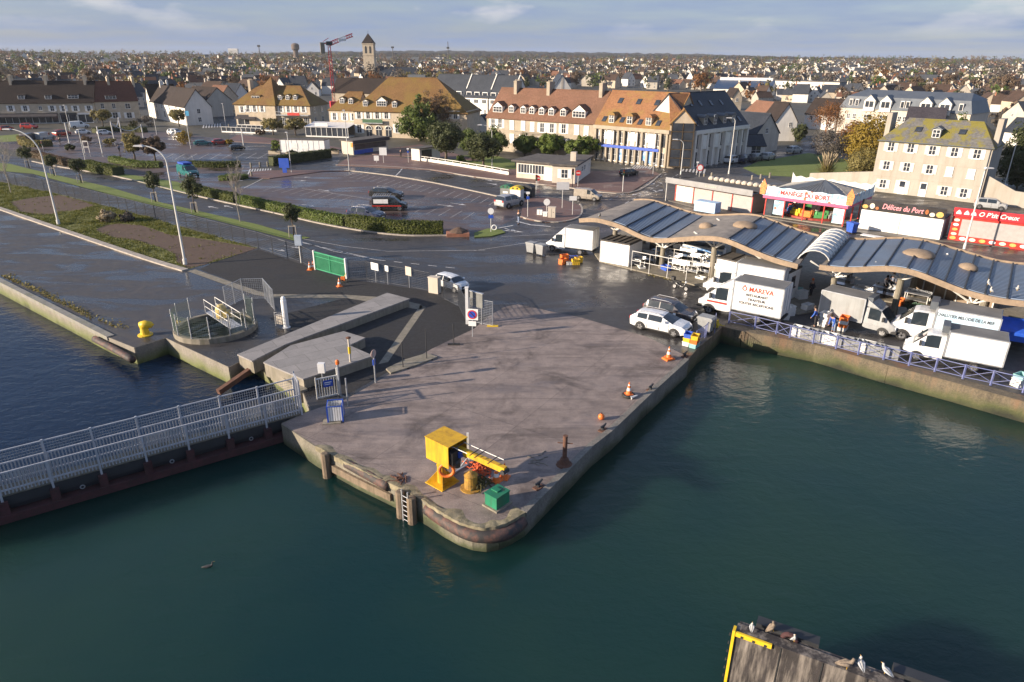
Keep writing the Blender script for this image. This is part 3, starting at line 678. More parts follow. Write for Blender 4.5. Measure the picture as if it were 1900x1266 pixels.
for x in (521, 535, 549): h.dormer(x, 182, 1.0, 1.15, 'gable')
for xx in ((x0 + x1) / 2 - 2.2,):
 d = MB().box(xx - 1.5, xx + 1.5, .4, 3, 7.0, 8.9).build('dormer', m_stone, h.root); r = MB(); thick(r, [[(xx - 1.8, .2, 8.9), (xx + 1.8, .2, 8.9), (xx + 1.8, 4, 9.6), (xx - 1.8, 4, 9.6)]], .12); r.build('dormer_roof', m_tileo, d)
 multi('window', [(MB().box(xx - 1.3, xx + 1.3, .33, .4, 7.5, 7.6).box(xx - 1.3, xx + 1.3, .33, .4, 8.6, 8.7).box(xx - .5, xx - .4, .33, .4, 7.6, 8.6).box(xx + .4, xx + .5, .33, .4, 7.6, 8.6), m_frame), (MB().box(xx - 1.3, xx + 1.3, .37, .42, 7.6, 8.6), m_glass)], d)
h.chimney(3.2, 5.5, .8, 2.0, 9, 13.2)
h.box('balcony', m_galv, x1, h.L, -1.6, -.02, 3.3, 3.5); h.box('awning', m_red, x1 + 4, x1 + 8, -1.75, -1.65, 3.4, 4.2)
b = MB()
for k in range(14): b.box(x1 + k * (h.L - x1) / 14, x1 + k * (h.L - x1) / 14 + .05, -1.6, -1.55, 3.5, 4.4)
b.box(x1, h.L, -1.61, -1.54, 4.4, 4.47).build('railing', m_galv, h.root)
for k in range(4): win(h.root, x1 + 1.5 + k * 2.6, .2, 1.8, 2.5, nx=3)
shopfront(h, .6, x0 + 3, m_awn, m_awn)
for y in (3, 8): win(h.root, h.L, 1, 1.2, 1.7, y=y, rz=math.pi / 2); win(h.root, h.L, 4, 1.0, 1.6, y=y, rz=math.pi / 2)
A, B = eaveF((655, 202), (866, 207), 7.2)
h = House('hotel', 'large stone hotel with tall ochre hipped roof and arched doors behind the cypress', 'building', A, B, 13, 7.2, 15.0, m_stone, m_tileo, hl=8.0, hh=10, ov=.5)
for x in (666, 683, 700, 717, 829, 845): h.win(x, 213.5, 1.1, 2.0, shut=m_shut)
h.win(833, 237, 2, 2.2)
for x in (679, 709, 733): h.dormer(x, 193 if x < 730 else 195, 1.1 if x != 709 else 2.6, 1.3, 'gable', nx=2 if x != 709 else 4)
for x in (685, 703, 721):
 u, z = h.F.uz(x, 242); W = 1.6; g = MB().extrude_xz([(u - W / 2, 0.1), (u + W / 2, 0.1), (u + W / 2, 2.1)] + [(u + W / 2 * math.cos(t), 2.1 + W / 2 * math.sin(t)) for t in [math.pi * i / 8 for i in range(1, 8)]] + [(u - W / 2, 2.1)], -.06, .02)
 o = g.build('arched_window', m_glass, h.root); ar = MB().tube([(u + (W / 2 + .1) * math.cos(t), -.08, 2.1 + (W / 2 + .1) * math.sin(t)) for t in [math.pi * i / 10 for i in range(11)]], .12, 6); ar.box(u - .04, u + .04, -.1, -.05, .1, 2.8); ar.box(u - W / 2, u + W / 2, -.1, -.05, 2.0, 2.1); ar.build('stone_arch', m_frame, o)
for x in (667, 738): h.win(x, 239, 1.3, 2.2, shut=m_shut)
b = MB(); u0, u1 = h.F.uz(675, 225)[0], h.F.uz(712, 225)[0]
b.box(u0, u1, -.9, -.02, 3.6, 3.8).build('balcony', m_galv, h.root)
b = MB(); b.box(u0, u1, -.9, -.84, 3.8, 4.7).build('balcony_screen', M('green_canvas', (0.05, 0.12, 0.06), .7), h.root)
a = h.F.w(-8.2, 0, 2.0); bb = h.F.w(.1, 0, 2.0)
h3 = House('hotel_wing', 'lower hotel wing with ochre roof and glazed veranda left of the large stone hotel', 'building', a, bb, 9, 6.8, 11.2, m_stone, m_tileo, hl=4)
for x in (1.6, 4.6, 7.2): win(h3.root, x, 4.0, 1.0, 1.9, shut=m_shut)
for p in ((636, 188), (652, 189)): h3.dormer(*p, 1.1, 1.2, 'gable')
v = MB().box(-4.5, 8, -5.6, -.05, 0, .3); vg = MB().box(-4.4, 7.9, -5.5, -5.42, .3, 2.5).box(-4.4, -4.32, -5.4, -.1, .3, 2.5)
for k in range(9): v.box(-4.5 + k * 1.54, -4.4 + k * 1.54, -5.58, -5.41, .3, 2.6)
o = v.build('veranda', m_frame, h3.root); vg.build('pane', m_glass, o)
r = MB(); thick(r, [[(-4.7, -5.8, 2.6), (8.1, -5.8, 2.6), (8.1, -.1, 3.5), (-4.7, -.1, 3.5)]], .12); r.build('veranda_roof', m_fascia, o)
h3.box('sign_board', m_frame, -1.5, 2.2, -5.7, -5.55, 2.75, 3.6)
A, B = eaveF((903, 216), (1104, 228.5), 7.5)
h = House('long_block', 'long terracotta roofed apartment block with a row of white dormers behind the small trees', 'building', A, B, 12.5, 7.5, 13.6, m_stone2, m_tilel)
for x, y in ((951, 204), (973, 205.5), (989, 206.5), (1007, 208), (1025, 209), (1047, 210.5)): h.dormer(x, y, 1.15, 1.25, 'gable')
h.dormer(926, 203.5, 2.4, 1.25, 'gable', nx=3); h.dormer(1076.5, 213, 2.9, 1.3, 'gable', nx=4)
for x, y, c in ((915, 229, 0), (928, 229, 0), (950, 232, 1), (971, 233, 1), (988, 235, 1), (1006, 237, 0), (1024, 238, 0), (1046, 239, 0), (1070, 241, 1), (1088, 243, 1)): h.win(x, y, 1.15, 2.0, shut=m_shut, closed=bool(c))
for x, y, c in ((950, 257, 1), (971, 259, 0), (1006, 263, 0), (1046, 267, 0), (1070, 270, 1)): h.win(x, y, 1.15, 2.0, shut=m_shut, closed=bool(c))
u0, u1 = h.F.uz(960, 240)[0], h.F.uz(1040, 248)[0]
bl = MB().box(u0, u1, -1.1, -.02, 3.55, 3.75).build('balcony', m_stone2, h.root); b = MB()
for k in range(40): x = u0 + (u1 - u0) * k / 39; b.box(x - .015, x + .015, -1.08, -1.05, 3.75, 4.7)
b.box(u0, u1, -1.09, -1.04, 4.7, 4.76).build('railing', m_dark, bl)
for px in (956, 1018, 1117): h.chimney(h.rf(px, 175)[0], 6, .8, 2.2, 11.5, 15.2)
lb = h
Bm = G(1245, 239, 7.5)
h = House('bank_block', 'office block with rust tiled roof, stone columns and blue shop sign beside terracotta block', 'building', lb.F.B, (Bm.x, Bm.y), 12.5, 7.5, 13.8, m_stone, m_tilem)
for i, (x, y) in enumerate(((1137, 223), (1170, 226), (1205, 229))): h.dormer(x, y, 1.1, 1.5, 'arch', wm=m_stone)
for x, y in ((1152, 187), (1186, 189), (1220, 191)): h.skylight(x, y, .9, 1.2)
for x, y in ((1122, 221), (1155, 223), (1188, 227), (1222, 229)): h.skylight(x, y, .8, 1.2)
cols = MB(); n = 12
for i in range(n + 1):
 x = .5 + (h.L - 1) * i / n; cols.box(x - .2, x + .2, -.5, -.02, 0, 6.5)
cols.box(0, h.L, -.65, .05, 6.5, 7.2).build('colonnade', m_stone2, h.root)
for i in range(n):
 x = .5 + (h.L - 1) * (i + .5) / n; win(h.root, x, 3.9, 1.0, 2.3, fm=m_dark if i % 2 else m_frame)
 win(h.root, x, .3, 1.1, 2.5, fm=m_frame, name='shop_window')
for i in (2, 6, 9): x = .5 + (h.L - 1) * (i + .5) / n; MB().box(x - 1.1, x + 1.1, -.5, -.05, 3.6, 6.3).box(x - .9, x + .9, -.56, -.5, 4.6, 6.0).build('bay_window', m_frame, h.root)
h.box('sign_board', m_blue, .5, h.L - 2, -.62, -.505, 2.95, 3.5)
m_poster = M('blue_poster', (0.10, 0.28, 0.62), 0.4, 0.6, 1.2, dirt=(0.75, 0.78, 0.8), dirt_amt=0.9)
for i in (4, 8, 9): x = .5 + (h.L - 1) * (i + .5) / n; h.box('window_poster', m_poster, x - .5, x + .5, -.09, -.052, .5, 2.7)
bb = h
A, B = eaveF((1287, 240), (1387, 228.5), 7.5)
h = House('slate_block', 'stone office block with steep dark slate roof and small arched dormers at the street corner', 'building', A, B, 12.5, 7.5, 13.8, m_wwall, m_slate)
for x, y in ((1304, 226), (1322, 224.5), (1340, 222.5), (1356, 221)): h.dormer(x, y, 1.0, 1.4, 'arch', wm=m_stone2, rmat=m_zinc)
for x, y in ((1281, 193), (1299, 192), (1319, 191.5), (1338, 190.5)): h.skylight(x, y, .7, 1.3)
for x, y in ((1292, 230), (1312, 227), (1330, 225), (1348, 224), (1371, 221)): h.skylight(x, y, .7, 1.2)
cols = MB(); n = 9
for i in range(n + 1): x = .4 + (h.L - .8) * i / n; cols.box(x - .25, x + .25, -.6, -.02, 0, 6.5)
cols.box(0, h.L, -.7, .05, 6.5, 7.2).build('colonnade', m_wwall, h.root)
for i in range(n):
 x = .4 + (h.L - .8) * (i + .5) / n
 if i % 2 == 0 or i > 6: win(h.root, x, 3.8, 1.0, 2.4, fm=m_dark); win(h.root, x, .4, 1.1, 2.6, fm=m_dark)
 else: MB().box(x - .9, x + .9, -.45, -.02, 3.5, 6.2).box(x - .6, x + .6, -.5, -.45, 4.0, 5.9).build('bay_window', m_frame, h.root)
sb = h
p0 = bb.F.w(bb.L + .02, 0, -.4); p1 = sb.F.w(-.02, 0, -.4)
h = House('glazed_corner', 'stone stair tower with stacked bronze windows between the rust and slate roofs', 'building', p0, p1, 6, 8.6, 11.2, m_stone, m_tilem, axis='y')
inv = Matrix.Rotation(-h.F.rz, 3, 'Z'); lo = lambda H, x, y, z: inv @ (H.F.w(x, z, y) - Vector((h.F.A.x, h.F.A.y, 0))); r = MB(); E1, E2, Ra, Rb = lo(bb, bb.L, -.3, 7.5), lo(sb, 0, -.3, 7.5), lo(bb, bb.L, 6.25, 13.8), lo(sb, 0, 6.25, 13.8)
thick(r, [[E1, E2, Rb], [E1, Rb, Ra]], .16); r.build('corner_roof', m_tilem, h.root)
for k in range(5):
 z = .4 + k * 1.65; f = MB().box(.25, h.L - .25, -.9, -.05, z, z + .12).box(.25, .4, -.9, -.05, z, z + 1.65).box(h.L - .4, h.L - .25, -.9, -.05, z, z + 1.65).box(h.L / 2 - .06, h.L / 2 + .06, -.92, -.05, z, z + 1.65)
 o = f.build('window', M('bronze', (0.11, 0.075, 0.04), .4, .2, 2, metal=.3), h.root); MB().box(.35, h.L - .35, -.85, -.1, z + .13, z + 1.62).build('pane', m_glass, o)
b0, b1 = G(1613, 354), G(1816, 378)
he = HT(1613, 354, 259)
h = House('harbour_house', 'three storey beige house with white shutters and mossy slate roof beyond the kiosks', 'house', b0, b1, 8.5, he, he + 3.2, m_rend, m_slatem, hl=2.6, hh=2.6, ov=.25)
Z4 = lambda x, y: (1380 + x * .27368, 60 + y * .27368)
for x, y in ((1000, 775), (1133, 785), (1280, 800), (1430, 812), (1583, 825)): h.win(*Z4(x, y), 1.0, 1.45, shut=m_shutc if x < 1300 else m_shut)
for x, y, c in ((968, 903, 0), (1105, 915, 0), (1260, 931, 0), (1394, 946, 1), (1541, 962, 1)): h.win(*Z4(x, y), 1.0, 1.35, shut=m_shut if c else m_shutc, closed=bool(c))
for x, y in ((943, 1028), (1358, 1076), (1490, 1092)): h.win(*Z4(x, y), 1.0, 1.35, shut=m_shutc)
for x, y in ((1070, 1058), (1213, 1072)):
 u, z = h.F.uz(*Z4(x, y)); h.door(u, .05, 1.05, 2.2, m_shut if x < 1100 else m_frame)
 MB().box(u - .4, u + .4, -.1, -.072, 1.2, 2.1).build('door_glass', m_glass, h.root)
u, z = h.F.uz(*Z4(1070, 1058))
for s in (-1, 1): link('shutter', shut_mesh(.5, 2.1, m_shutc), h.root, (u + s * .8, 0, .1))
h.dormer(*Z4(1312, 690), 1.0, 1.2, 'gable', wm=m_zinc, rmat=m_zinc)
for x, y in ((1187, 660), (1485, 678)): h.skylight(*Z4(x, y), .8, .9)
MB().tube([(h.L - .25, -.12, 0), (h.L - .25, -.12, he - .2)], .05, 6).build('drainpipe', m_zinc, h.root); MB().tube([(-.2, -.32, he - .12), (h.L + .2, -.32, he - .12)], .08, 6).build('gutter', m_zinc, h.root)
h.box('chimney', m_rend, -.15, .55, 2.2, 5.2, he - .5, he + 4.0, h.roof); h.box('chimney', m_rend, h.L - .6, h.L + .12, 2.2, 5.2, he - .5, he + 3.9, h.roof)
MB().box(0, h.L, -.04, 0, he - 3.1, he - 3.02).box(0, h.L, -.04, 0, he - 5.7, he - 5.62).build('string_course', m_rend, h.root)
hh = h
a, b = h.F.w(-10.5, 0, 1.2), h.F.w(-.05, 0, 1.2); f = Fac(a, b)
tag(MB().extrude_xz([(0, 0), (f.L, 0), (f.L, 3.0), (0, 1.6)], 0, .35).build('garden_wall', m_rend, loc=a, rz=f.rz), 'sloping beige garden wall left of the mossy roofed house', 'wall')
a, b = h.F.w(h.L + .05, 0, .6), h.F.w(h.L + 14, 0, .6); f = Fac(a, b)
tag(MB().extrude_xz([(0, 0), (f.L, 0), (f.L, 1.8), (4, 2.3), (0, 4.2)], 0, .35).build('garden_wall', m_rend, loc=a, rz=f.rz), 'stepped beige garden wall right of the mossy roofed house', 'wall')
A, B = eaveF((1560, 198), (1802, 211), 7.4)
F = Fac(A, B); L = F.L; D = 15
root = thing('apartment_block', 'cream apartment block with grey zinc mansard roof and white dormers', 'building', A, F.rz); root.location.z = 0
MB().box(0, L, 0, D, -.1, 7.4).build('wall', m_cream, root)
r = MB(); z1, z2 = 7.2, 10.4
thick(r, [[(-.3, -.3, z1), (L + .3, -.3, z1), (L - 1, 1.3, z2), (1, 1.3, z2)], [(L + .3, -.3, z1), (L + .3, D, z1), (L - 1, D - 1, z2), (L - 1, 1.3, z2)], [(-.3, D, z1), (-.3, -.3, z1), (1, 1.3, z2), (1, D - 1, z2)],
          [(1, 1.3, z2), (L - 1, 1.3, z2), (L - 3, D / 2 + 1, z2 + 1.7), (3, D / 2 + 1, z2 + 1.7)], [(L - 1, D, z2), (1, D, z2), (3, D / 2 + 1, z2 + 1.7), (L - 3, D / 2 + 1, z2 + 1.7)], [(L - 1, 1.3, z2), (L - 1, D, z2), (L - 3, D / 2 + 1, z2 + 1.7)], [(1, D, z2), (1, 1.3, z2), (3, D / 2 + 1, z2 + 1.7)]], .15)
rf = r.build('roof', m_zinc, root)
for px in (1613, 1643, 1718, 1754):
 u = F.uz(px, 200)[0]; d = MB().extrude_xz([(u - 1.5, 6.6), (u + 1.5, 6.6), (u + 1.5, 9.6), (u, 11.0), (u - 1.5, 9.6)], -.5, 2.5).build('dormer', m_wwall, root)
 rr = MB(); thick(rr, [[(u - 1.8, -.7, 9.45), (u, -.7, 11.15), (u, 3, 11.15), (u - 1.8, 3, 9.45)], [(u, -.7, 11.15), (u + 1.8, -.7, 9.45), (u + 1.8, 3, 9.45), (u, 3, 11.15)]], .1); rr.build('dormer_roof', m_zinc, d)
 multi('window', [(MB().box(u - .05, u + .05, -.58, -.5, 7.7, 9.3).box(u - 1.1, u + 1.1, -.6, -.5, 7.5, 7.7), m_frame), (MB().box(u - 1.1, u + 1.1, -.54, -.5, 7.7, 9.3), m_glass)], d)
 win(root, u, 3.9, 2.2, 1.8, nx=3); MB().box(u - 1.6, u + 1.6, -1.1, -.02, 3.4, 3.6).box(u - 1.6, u + 1.6, -1.1, -1.02, 3.6, 4.5).build('balcony', m_wwall, root)
for px in (1577, 1588, 1673, 1683, 1783):
 u = F.uz(px, 200)[0]; multi('window', [(MB().box(u - .5, u + .5, .05, .9, 7.8, 9.7), m_wwall), (MB().box(u - .38, u + .38, .02, .07, 7.95, 9.5), m_glass)], root); win(root, u, 4.2, 1.0, 1.5); win(root, u, 1.2, 1.0, 1.5)
def flat_block(name, label, pL, pR, base, h, D, wm, rows, n, group=None):
 A, B = G(pL, base[0]), G(pR, base[1]); H = House(name, label, 'building', A, B, D, h, .4, wm, None, ov=.2, group=group)
 for j in range(rows):
  for i in range(n): win(H.root, H.L * (i + .5) / n, .9 + j * (h - .6) / rows, H.L / n * .72, 1.5, nx=2, nz=1)
 return H
H = flat_block('school_building', 'long white two storey flat roofed building with bands of windows behind the apartments', 1418, 1553, (176, 182), 8.3, 13, m_wwall, 2, 22)
MB().box(H.L + .02, H.L + .2, 0, 13, 0, 8.4).build('end_wall', M('grey_wall', (.2, .21, .22), .8), H.root)
A, B = G(1322, 178), G(1428, 181)
H = House('sports_hall', 'wide hall with deep blue sheet roof and white band along its top', 'building', A, B, 26, 4.2, 8.8, m_wwall, M('blue_sheet', (0.02, 0.045, 0.10), .4, .1, .5))
H.box('ridge_light', m_fascia, 1, H.L - 1, 12.3, 13.7, 8.2, 10.2)
A, B = G(958, 331), G(1031, 338)
H = House('harbour_office', 'low cream office with flat dark roof and big white windows beside the road', 'building', A, B, 9, 3.0, .28, m_cream, None, ov=.7)
for x, y in ((975, 313), (996, 315)): H.win(x, y, 3.0, 1.6, nx=5, nz=1)
u = H.F.uz(1017, 322)[0]; H.door(u, .05, 1.6, 2.3, m_frame)
A2, B2 = H.F.w(H.L + .02, 0, -1.6), G(1066, 343)
H2 = House('harbour_office', 'right wing of the low cream office with white side wall', 'building', A2, B2, 13, 3.1, .28, m_cream, None, ov=.5)
win(H2.root, H2.L * .55, 1.0, 1.2, 1.5, shut=m_shut)
MB().box(H2.L + .01, H2.L + .05, 0.05, 12.9, 0, 3.0).build('side_wall', m_wwall, H2.root)
for y in (5.5, 7.5): win(H2.root, H2.L + .05, 1.5, 1.3, .9, y=y, rz=math.pi / 2)
win(H2.root, H2.L + .05, 1.6, .7, .6, y=11.5, rz=math.pi / 2)
MB().box(2.2, 3.2, 4, 5, 3.38, 4.9).build('chimney', m_cream, H2.roof)
A, B = G(522, 283), G(603, 285)
H = House('portable_building', 'long white portable building on the square beside the clipped hedge', 'building', A, B, 3.2, 2.75, .12, m_white, None, ov=.05)
b = MB()
for k in range(9): b.box(H.L * k / 8 - .05, H.L * k / 8 + .05, -.04, 0, .1, 2.7)
b.build('panel_joints', m_fascia, H.root)
for k in (2.5, 4.5): H.box('shutter', m_shut, H.L * k / 8 - .8, H.L * k / 8 + .8, -.06, -.01, .9, 2.1)
A, B = G(656, 288), G(720, 279)
H = House('shop_kiosk', 'small kiosk with dark fascia, open counter and blue base by the road corner', 'kiosk', A, B, 3.6, 2.9, .2, m_cream, None, ov=.35)
H.box('counter_opening', m_shop, .5, H.L - .6, -.06, .02, 1.05, 2.2); H.box('base_panel', m_blue, .3, H.L * .55, -.09, .02, .05, .95); H.box('fascia', m_awn, -.3, H.L + .3, -.5, -.36, 2.35, 3.08)
H.box('corner_sign', M('orange_sign', (.7, .25, .03), .5), -.34, -.2, -.3, .3, 1.7, 2.6)
# second rank: terrace of white gables, chalet, right-hand houses, church, cranes
def zig(name, label, pxs, base, he, hr, D, group):
 for i, (a, b) in enumerate(pxs):
  A, B = G(a[0], base + a[1]), G(b[0], base + b[1])
  H = House(name, label[i], 'house', A, B, D, he, hr, m_wwall, m_slate, group=group, ov=.2)
  MB().extrude_yz([(-.4, he - .8), (D / 2, hr + .35), (D + .4, he - .8), (D + .4, -.1), (-.4, -.1)], H.L - .45, H.L - .08).build('fire_wall', m_wwall, H.root)
  for k in range(3):
   x = H.L * (k + .5) / 3; win(H.root, x, he - 2.1, 2.0, 1.4, nx=3, nz=1)
   d = H.box('dormer', m_frame, x - 1.2, x + 1.2, .5, 3, he + .3, he + 1.8); MB().box(x - 1, x + 1, .44, .52, he + .6, he + 1.6).build('window', m_glass, d)
  for k in range(4): win(H.root, H.L * (k + .5) / 4, .8, 1.2, 1.6)
zig('terraced_house', ['white terraced house with black slate roof, first of three left of the terracotta block', 'white terraced house with black slate roof, middle of three left of the terracotta block', 'white terraced house with black slate roof, last of three left of the terracotta block'],
 [((800, 0), (861, 4)), ((862, 4), (906, 7)), ((907, 7), (948, 10))], 210, 6.6, 14.2, 11, 'white gabled terraces')
A, B = G(793, 186), G(832, 190)
for k, (a, b, D) in enumerate((((782, 188), (800, 187), 12), ((822, 178), (838, 178), 11))):
 A, B = G(*a), G(*b)
 H = House('gable_house', ['white gable fronted house rising above the hotel cypress', 'smaller white gable fronted house behind the slate terraces'][k], 'house', A, B, D, 6.0 - k, 12.2 - k * 2, m_wwall, m_slate, axis='y')
 for z in (1, 4): win(H.root, H.L * .3, z, 1.0, 1.5); win(H.root, H.L * .7, z, 1.0, 1.5)
A, B = G(1022, 183), G(1063, 183)
H = House('chalet', 'broad white gable of a slate roofed house rising over the terracotta roof', 'house', A, B, 16, 3.5, 12.0, m_wwall, m_slate, axis='y')
H.box('centre_panel', m_cream, H.L * .45, H.L * .55, -.1, -.01, 2, 10.5)
for x in (.25, .75): win(H.root, H.L * x, 3, 2, 1.6)
def gh(name, label, a, b, D, he, hr, wm, rm, axis='y', wins=(), sky=(), **k):
 H = House(name, label, 'house', G(*a), G(*b), D, he, hr, wm, rm, axis=axis, **k)
 for x, z, w_, h_ in wins: win(H.root, H.L * x, z, w_, h_)
 return H
gh('gable_house', 'tall white house with plain front gable and dark brown roof behind the garage', (1434, 262), (1474, 262), 9, 5.2, 9.6, m_wwall, m_tileb, wins=((.7, 3.6, .9, 1.2),))
H = gh('gable_house', 'beige gabled house with dark slate roof and two skylights by the parked cars', (1397, 285), (1441, 279), 9, 4.2, 8.6, m_cream, m_slate, wins=((.45, 4.2, 1.1, 1.2), (.3, .8, 1.4, 1.9)))
for y in (3.5, 5.0): MB().box(-.5, .5, -.5, .5, 0, .1).build('skylight', m_glass, H.root, loc=(H.L * .78, y, 6.2)).rotation_euler = (0, math.atan2(4.4, H.L / 2), 0)
gh('garage', 'small white garage with slate roof in front of the beige gabled house', (1384, 290), (1418, 290), 6, 2.4, 4.4, m_wwall, m_slate, axis='x', wins=((.5, .3, 2.2, 1.9),))
gh('red_roof_house', 'low house with bright terracotta roof right of the slate office block', (1372, 235), (1420, 243), 10, 3.6, 8.0, m_cream, m_tilel, axis='x', wins=((.3, 1, 1.6, 1.3), (.75, 1, 1.2, 1.3)))
H = gh('gable_house', 'stone gabled house between the slate office block and the sports hall', (1356, 205), (1374, 205), 9, 5.5, 8.8, m_stone, m_tileb, wins=((.5, 3.6, 1.0, 1.3),))
gh('gable_house', 'cream gabled house with slate roof at the right edge above the mossy house', (1852, 243), (1898, 250), 10, 5.0, 9.0, m_cream, m_slate, wins=((.4, 4.5, .9, 1.0), (.7, 1.2, 1.2, 1.4)))
gh('annex_house', 'dark slate roofed house hidden behind the mossy house', (1672, 262), (1742, 266), 8, 4.5, 8.6, m_cream, roof_mat('plum_slate', (.03, .026, .035), (.055, .05, .06)), axis='x', wins=((.5, 2, 1, 1.2),))
gh('annex_house', 'slate roofed bungalow at the right edge beyond the dark shrubs', (1856, 268), (1935, 276), 9, 3.4, 6.6, m_wwall, m_slate, axis='x', wins=((.4, 1, 1.2, 1.3),))
gh('slate_house', 'white house with long slate roof between the red roof and the zinc apartments', (1490, 238), (1548, 243), 9, 4.6, 9.0, m_wwall, m_tileb, axis='x', wins=((.2, 2.6, 1.1, 1.3), (.5, 2.6, 1.1, 1.3), (.8, 2.6, 1.1, 1.3)))
gh('street_house', 'narrow cream house with red roof in the street left of the first hotel', (345, 214), (386, 218), 10, 5.6, 9.8, m_cream, m_tileb, axis='x', wins=((.2, 3.4, 1, 1.5), (.5, 3.4, 1, 1.5), (.8, 3.4, 1, 1.5)))
gh('street_house', 'stone house with orange roof half hidden left of the first hotel', (386, 206), (412, 207), 10, 5.2, 9.4, m_stone, m_tilel, axis='x', wins=((.3, 3.2, 1, 1.5), (.7, 3.2, 1, 1.5)))
gh('street_house', 'pale house with slate roof and dormers further down the street by the first hotel', (412, 200), (438, 201), 9, 5.2, 9.6, m_wwall, m_slate, axis='x', wins=((.3, 3.2, 1, 1.5), (.7, 3.2, 1, 1.5)))
gh('green_shed', 'dark shed with slate roof and green doors left of the terracotta block', (880, 246), (908, 250), 7, 2.6, 5.2, m_wwall, m_slate)
gh('street_house', 'long dark roofed house between the two hotels behind the red crane', (618, 205), (712, 208), 11, 7.0, 12.2, m_stone2, m_tileb, axis='x')
d = 560
p = at_dist(688, 140, d); cx, cy = p.x, p.y
root = thing('church', 'stone church with square bell tower and dark pointed spire on the skyline', 'church', (cx, cy, 0), 0)
T = MB().box(-4, 4, -4, 4, -.5, 29.2).box(-4.3, 4.3, -4.3, 4.3, 21.2, 21.8).box(-4.3, 4.3, -4.3, 4.3, 28.7, 29.4); T.build('tower', m_stone, root)
S = MB(); tip = (0, 0, 36.4)
q = [(-4.4, -4.4, 29.4), (4.4, -4.4, 29.4), (4.4, 4.4, 29.4), (-4.4, 4.4, 29.4)]
thick(S, [[q[0], q[1], tip], [q[1], q[2], tip], [q[2], q[3], tip], [q[3], q[0], tip]], .2); S.tube([tip, (0, 0, 38)], .1, 5); S.build('spire', m_tileb, root)
for x in (-1.6, 1.6):
 MB().extrude_xz([(x - .7, 22.6), (x + .7, 22.6), (x + .7, 26.7), (x, 27.8), (x - .7, 26.7)], -4.08, -3.9).build('belfry_opening', m_dark, root)
nv = MB().extrude_yz([(-5, -.5), (5, -.5), (5, 7.5), (0, 13), (-5, 7.5)], 4.2, 34); nv.build('nave', m_stone, root)
r = MB(); thick(r, [[(4.3, -5.6, 7.3), (34.3, -5.6, 7.3), (34.3, 0, 13.4), (4.3, 0, 13.4)], [(34.3, 5.6, 7.3), (4.3, 5.6, 7.3), (4.3, 0, 13.4), (34.3, 0, 13.4)]], .2); r.build('nave_roof', m_slate, root)
a = MB().lathe([(4.6, -.5), (4.6, 9.2)], (-7.2, -3, 0), 8); a.build('apse', m_stone, root); MB().lathe([(5.2, 9.1), (.2, 14)], (-7.2, -3, 0), 8).build('apse_roof', m_tileb, root)
d = 300; p = at_dist(618, 168, d)
root = thing('site_crane', 'red and white building crane standing behind the hotels', 'crane', (p.x, p.y, 0), R(20)); root.scale = (.74, .74, 1)
def lattice(mb, a, b, w, n, t=.2):
 a, b = Vector(a), Vector(b); dd = (b - a); u = dd.normalized(); x = u.cross(Vector((0, 1, 0.01))).normalized() * w / 2; y = u.cross(x).normalized() * w / 2
 cs = [x + y, x - y, -x - y, -x + y]
 for c in cs: mb.bar(a + c, b + c, t)
 for i in range(n):
  p, q = a + dd * i / n, a + dd * (i + 1) / n
  for k in range(4): mb.bar(p + cs[k], q + cs[(k + 1) % 4], t * .7)
m_cr = M('crane_red', (0.62, 0.05, 0.055), .5, .1, 1); b = MB(); lattice(b, (0, 0, 0), (0, 0, 24.5), 1.3, 14); b.build('mast', m_cr, root)
MB().box(-2.2, 2.2, -2.2, 2.2, 0, 3.5).build('base', m_cr, root)
b = MB(); lattice(b, (0, 0, 24.6), (5, 0, 26.0), 1.3, 4, .3); b.build('jib', m_cr, root)
b = MB(); lattice(b, (5, 0, 26.0), (9, 0, 27.1), 1.2, 3, .3); b.box(5, 9, -.5, .5, 25.8, 26.6); b.build('jib_section', m_white, root)
b = MB(); lattice(b, (9, 0, 27.1), (12.6, 0, 28.0), 1.1, 3, .3); b.build('jib_tip', m_cr, root)
MB().box(-4.6, -2.4, -.9, .9, 21.2, 25.2).build('counterweight', m_conc2, root); MB().bar((-4, 0, 24.9), (0, 0, 24.9), .5).bar((-3, 0, 25.5), (0, 0, 26.8), .2).build('counter_jib', m_cr, root)
MB().box(-1.5, 1.5, -1.5, 1.5, 24.2, 25.6).build('slewing_cab', m_dark, root)
p = at_dist(551, 118, 1300)
tag(MB().lathe([(4, -2), (4, 22), (6.5, 25), (6.5, 31), (5, 33), (1.5, 34)], (0, 0, 0), 20).build('water_tower', M('tower_brown', (.13, .10, .085), .9), loc=(p.x, p.y, 7)), 'round water tower standing above the town trees left of the crane', 'water tower')
p = at_dist(435, 108, 3600)
root = thing('tower_block', 'pale tower block on the horizon left of the crane', 'building', (p.x, p.y, 4)); MB().box(-21, 21, -9, 9, -5, 48).build('wall', m_wwall, root)
b = MB()
for j in range(12):
 for i in range(9): b.box(-19 + i * 4.4, -16.4 + i * 4.4, -9.1, -8.95, 1 + j * 3.7, 2.8 + j * 3.7)
b.build('windows', m_glass, root)['kind'] = 'stuff'
for k, px in enumerate((484, 730, 832)):
 p = at_dist(px, 118, 900); tag(MB().tube([(0, 0, -1), (0, 0, 32 + (k == 2) * 6)], .45, 6).box(-1.6, 1.6, -.3, .3, 30, 32).build('radio_mast', m_dark, loc=(p.x, p.y, 0)), ['thin dark mast on the skyline left of the water tower', 'thin dark mast on the skyline right of the church', 'tall dark mast above the white gables'][k], 'mast')
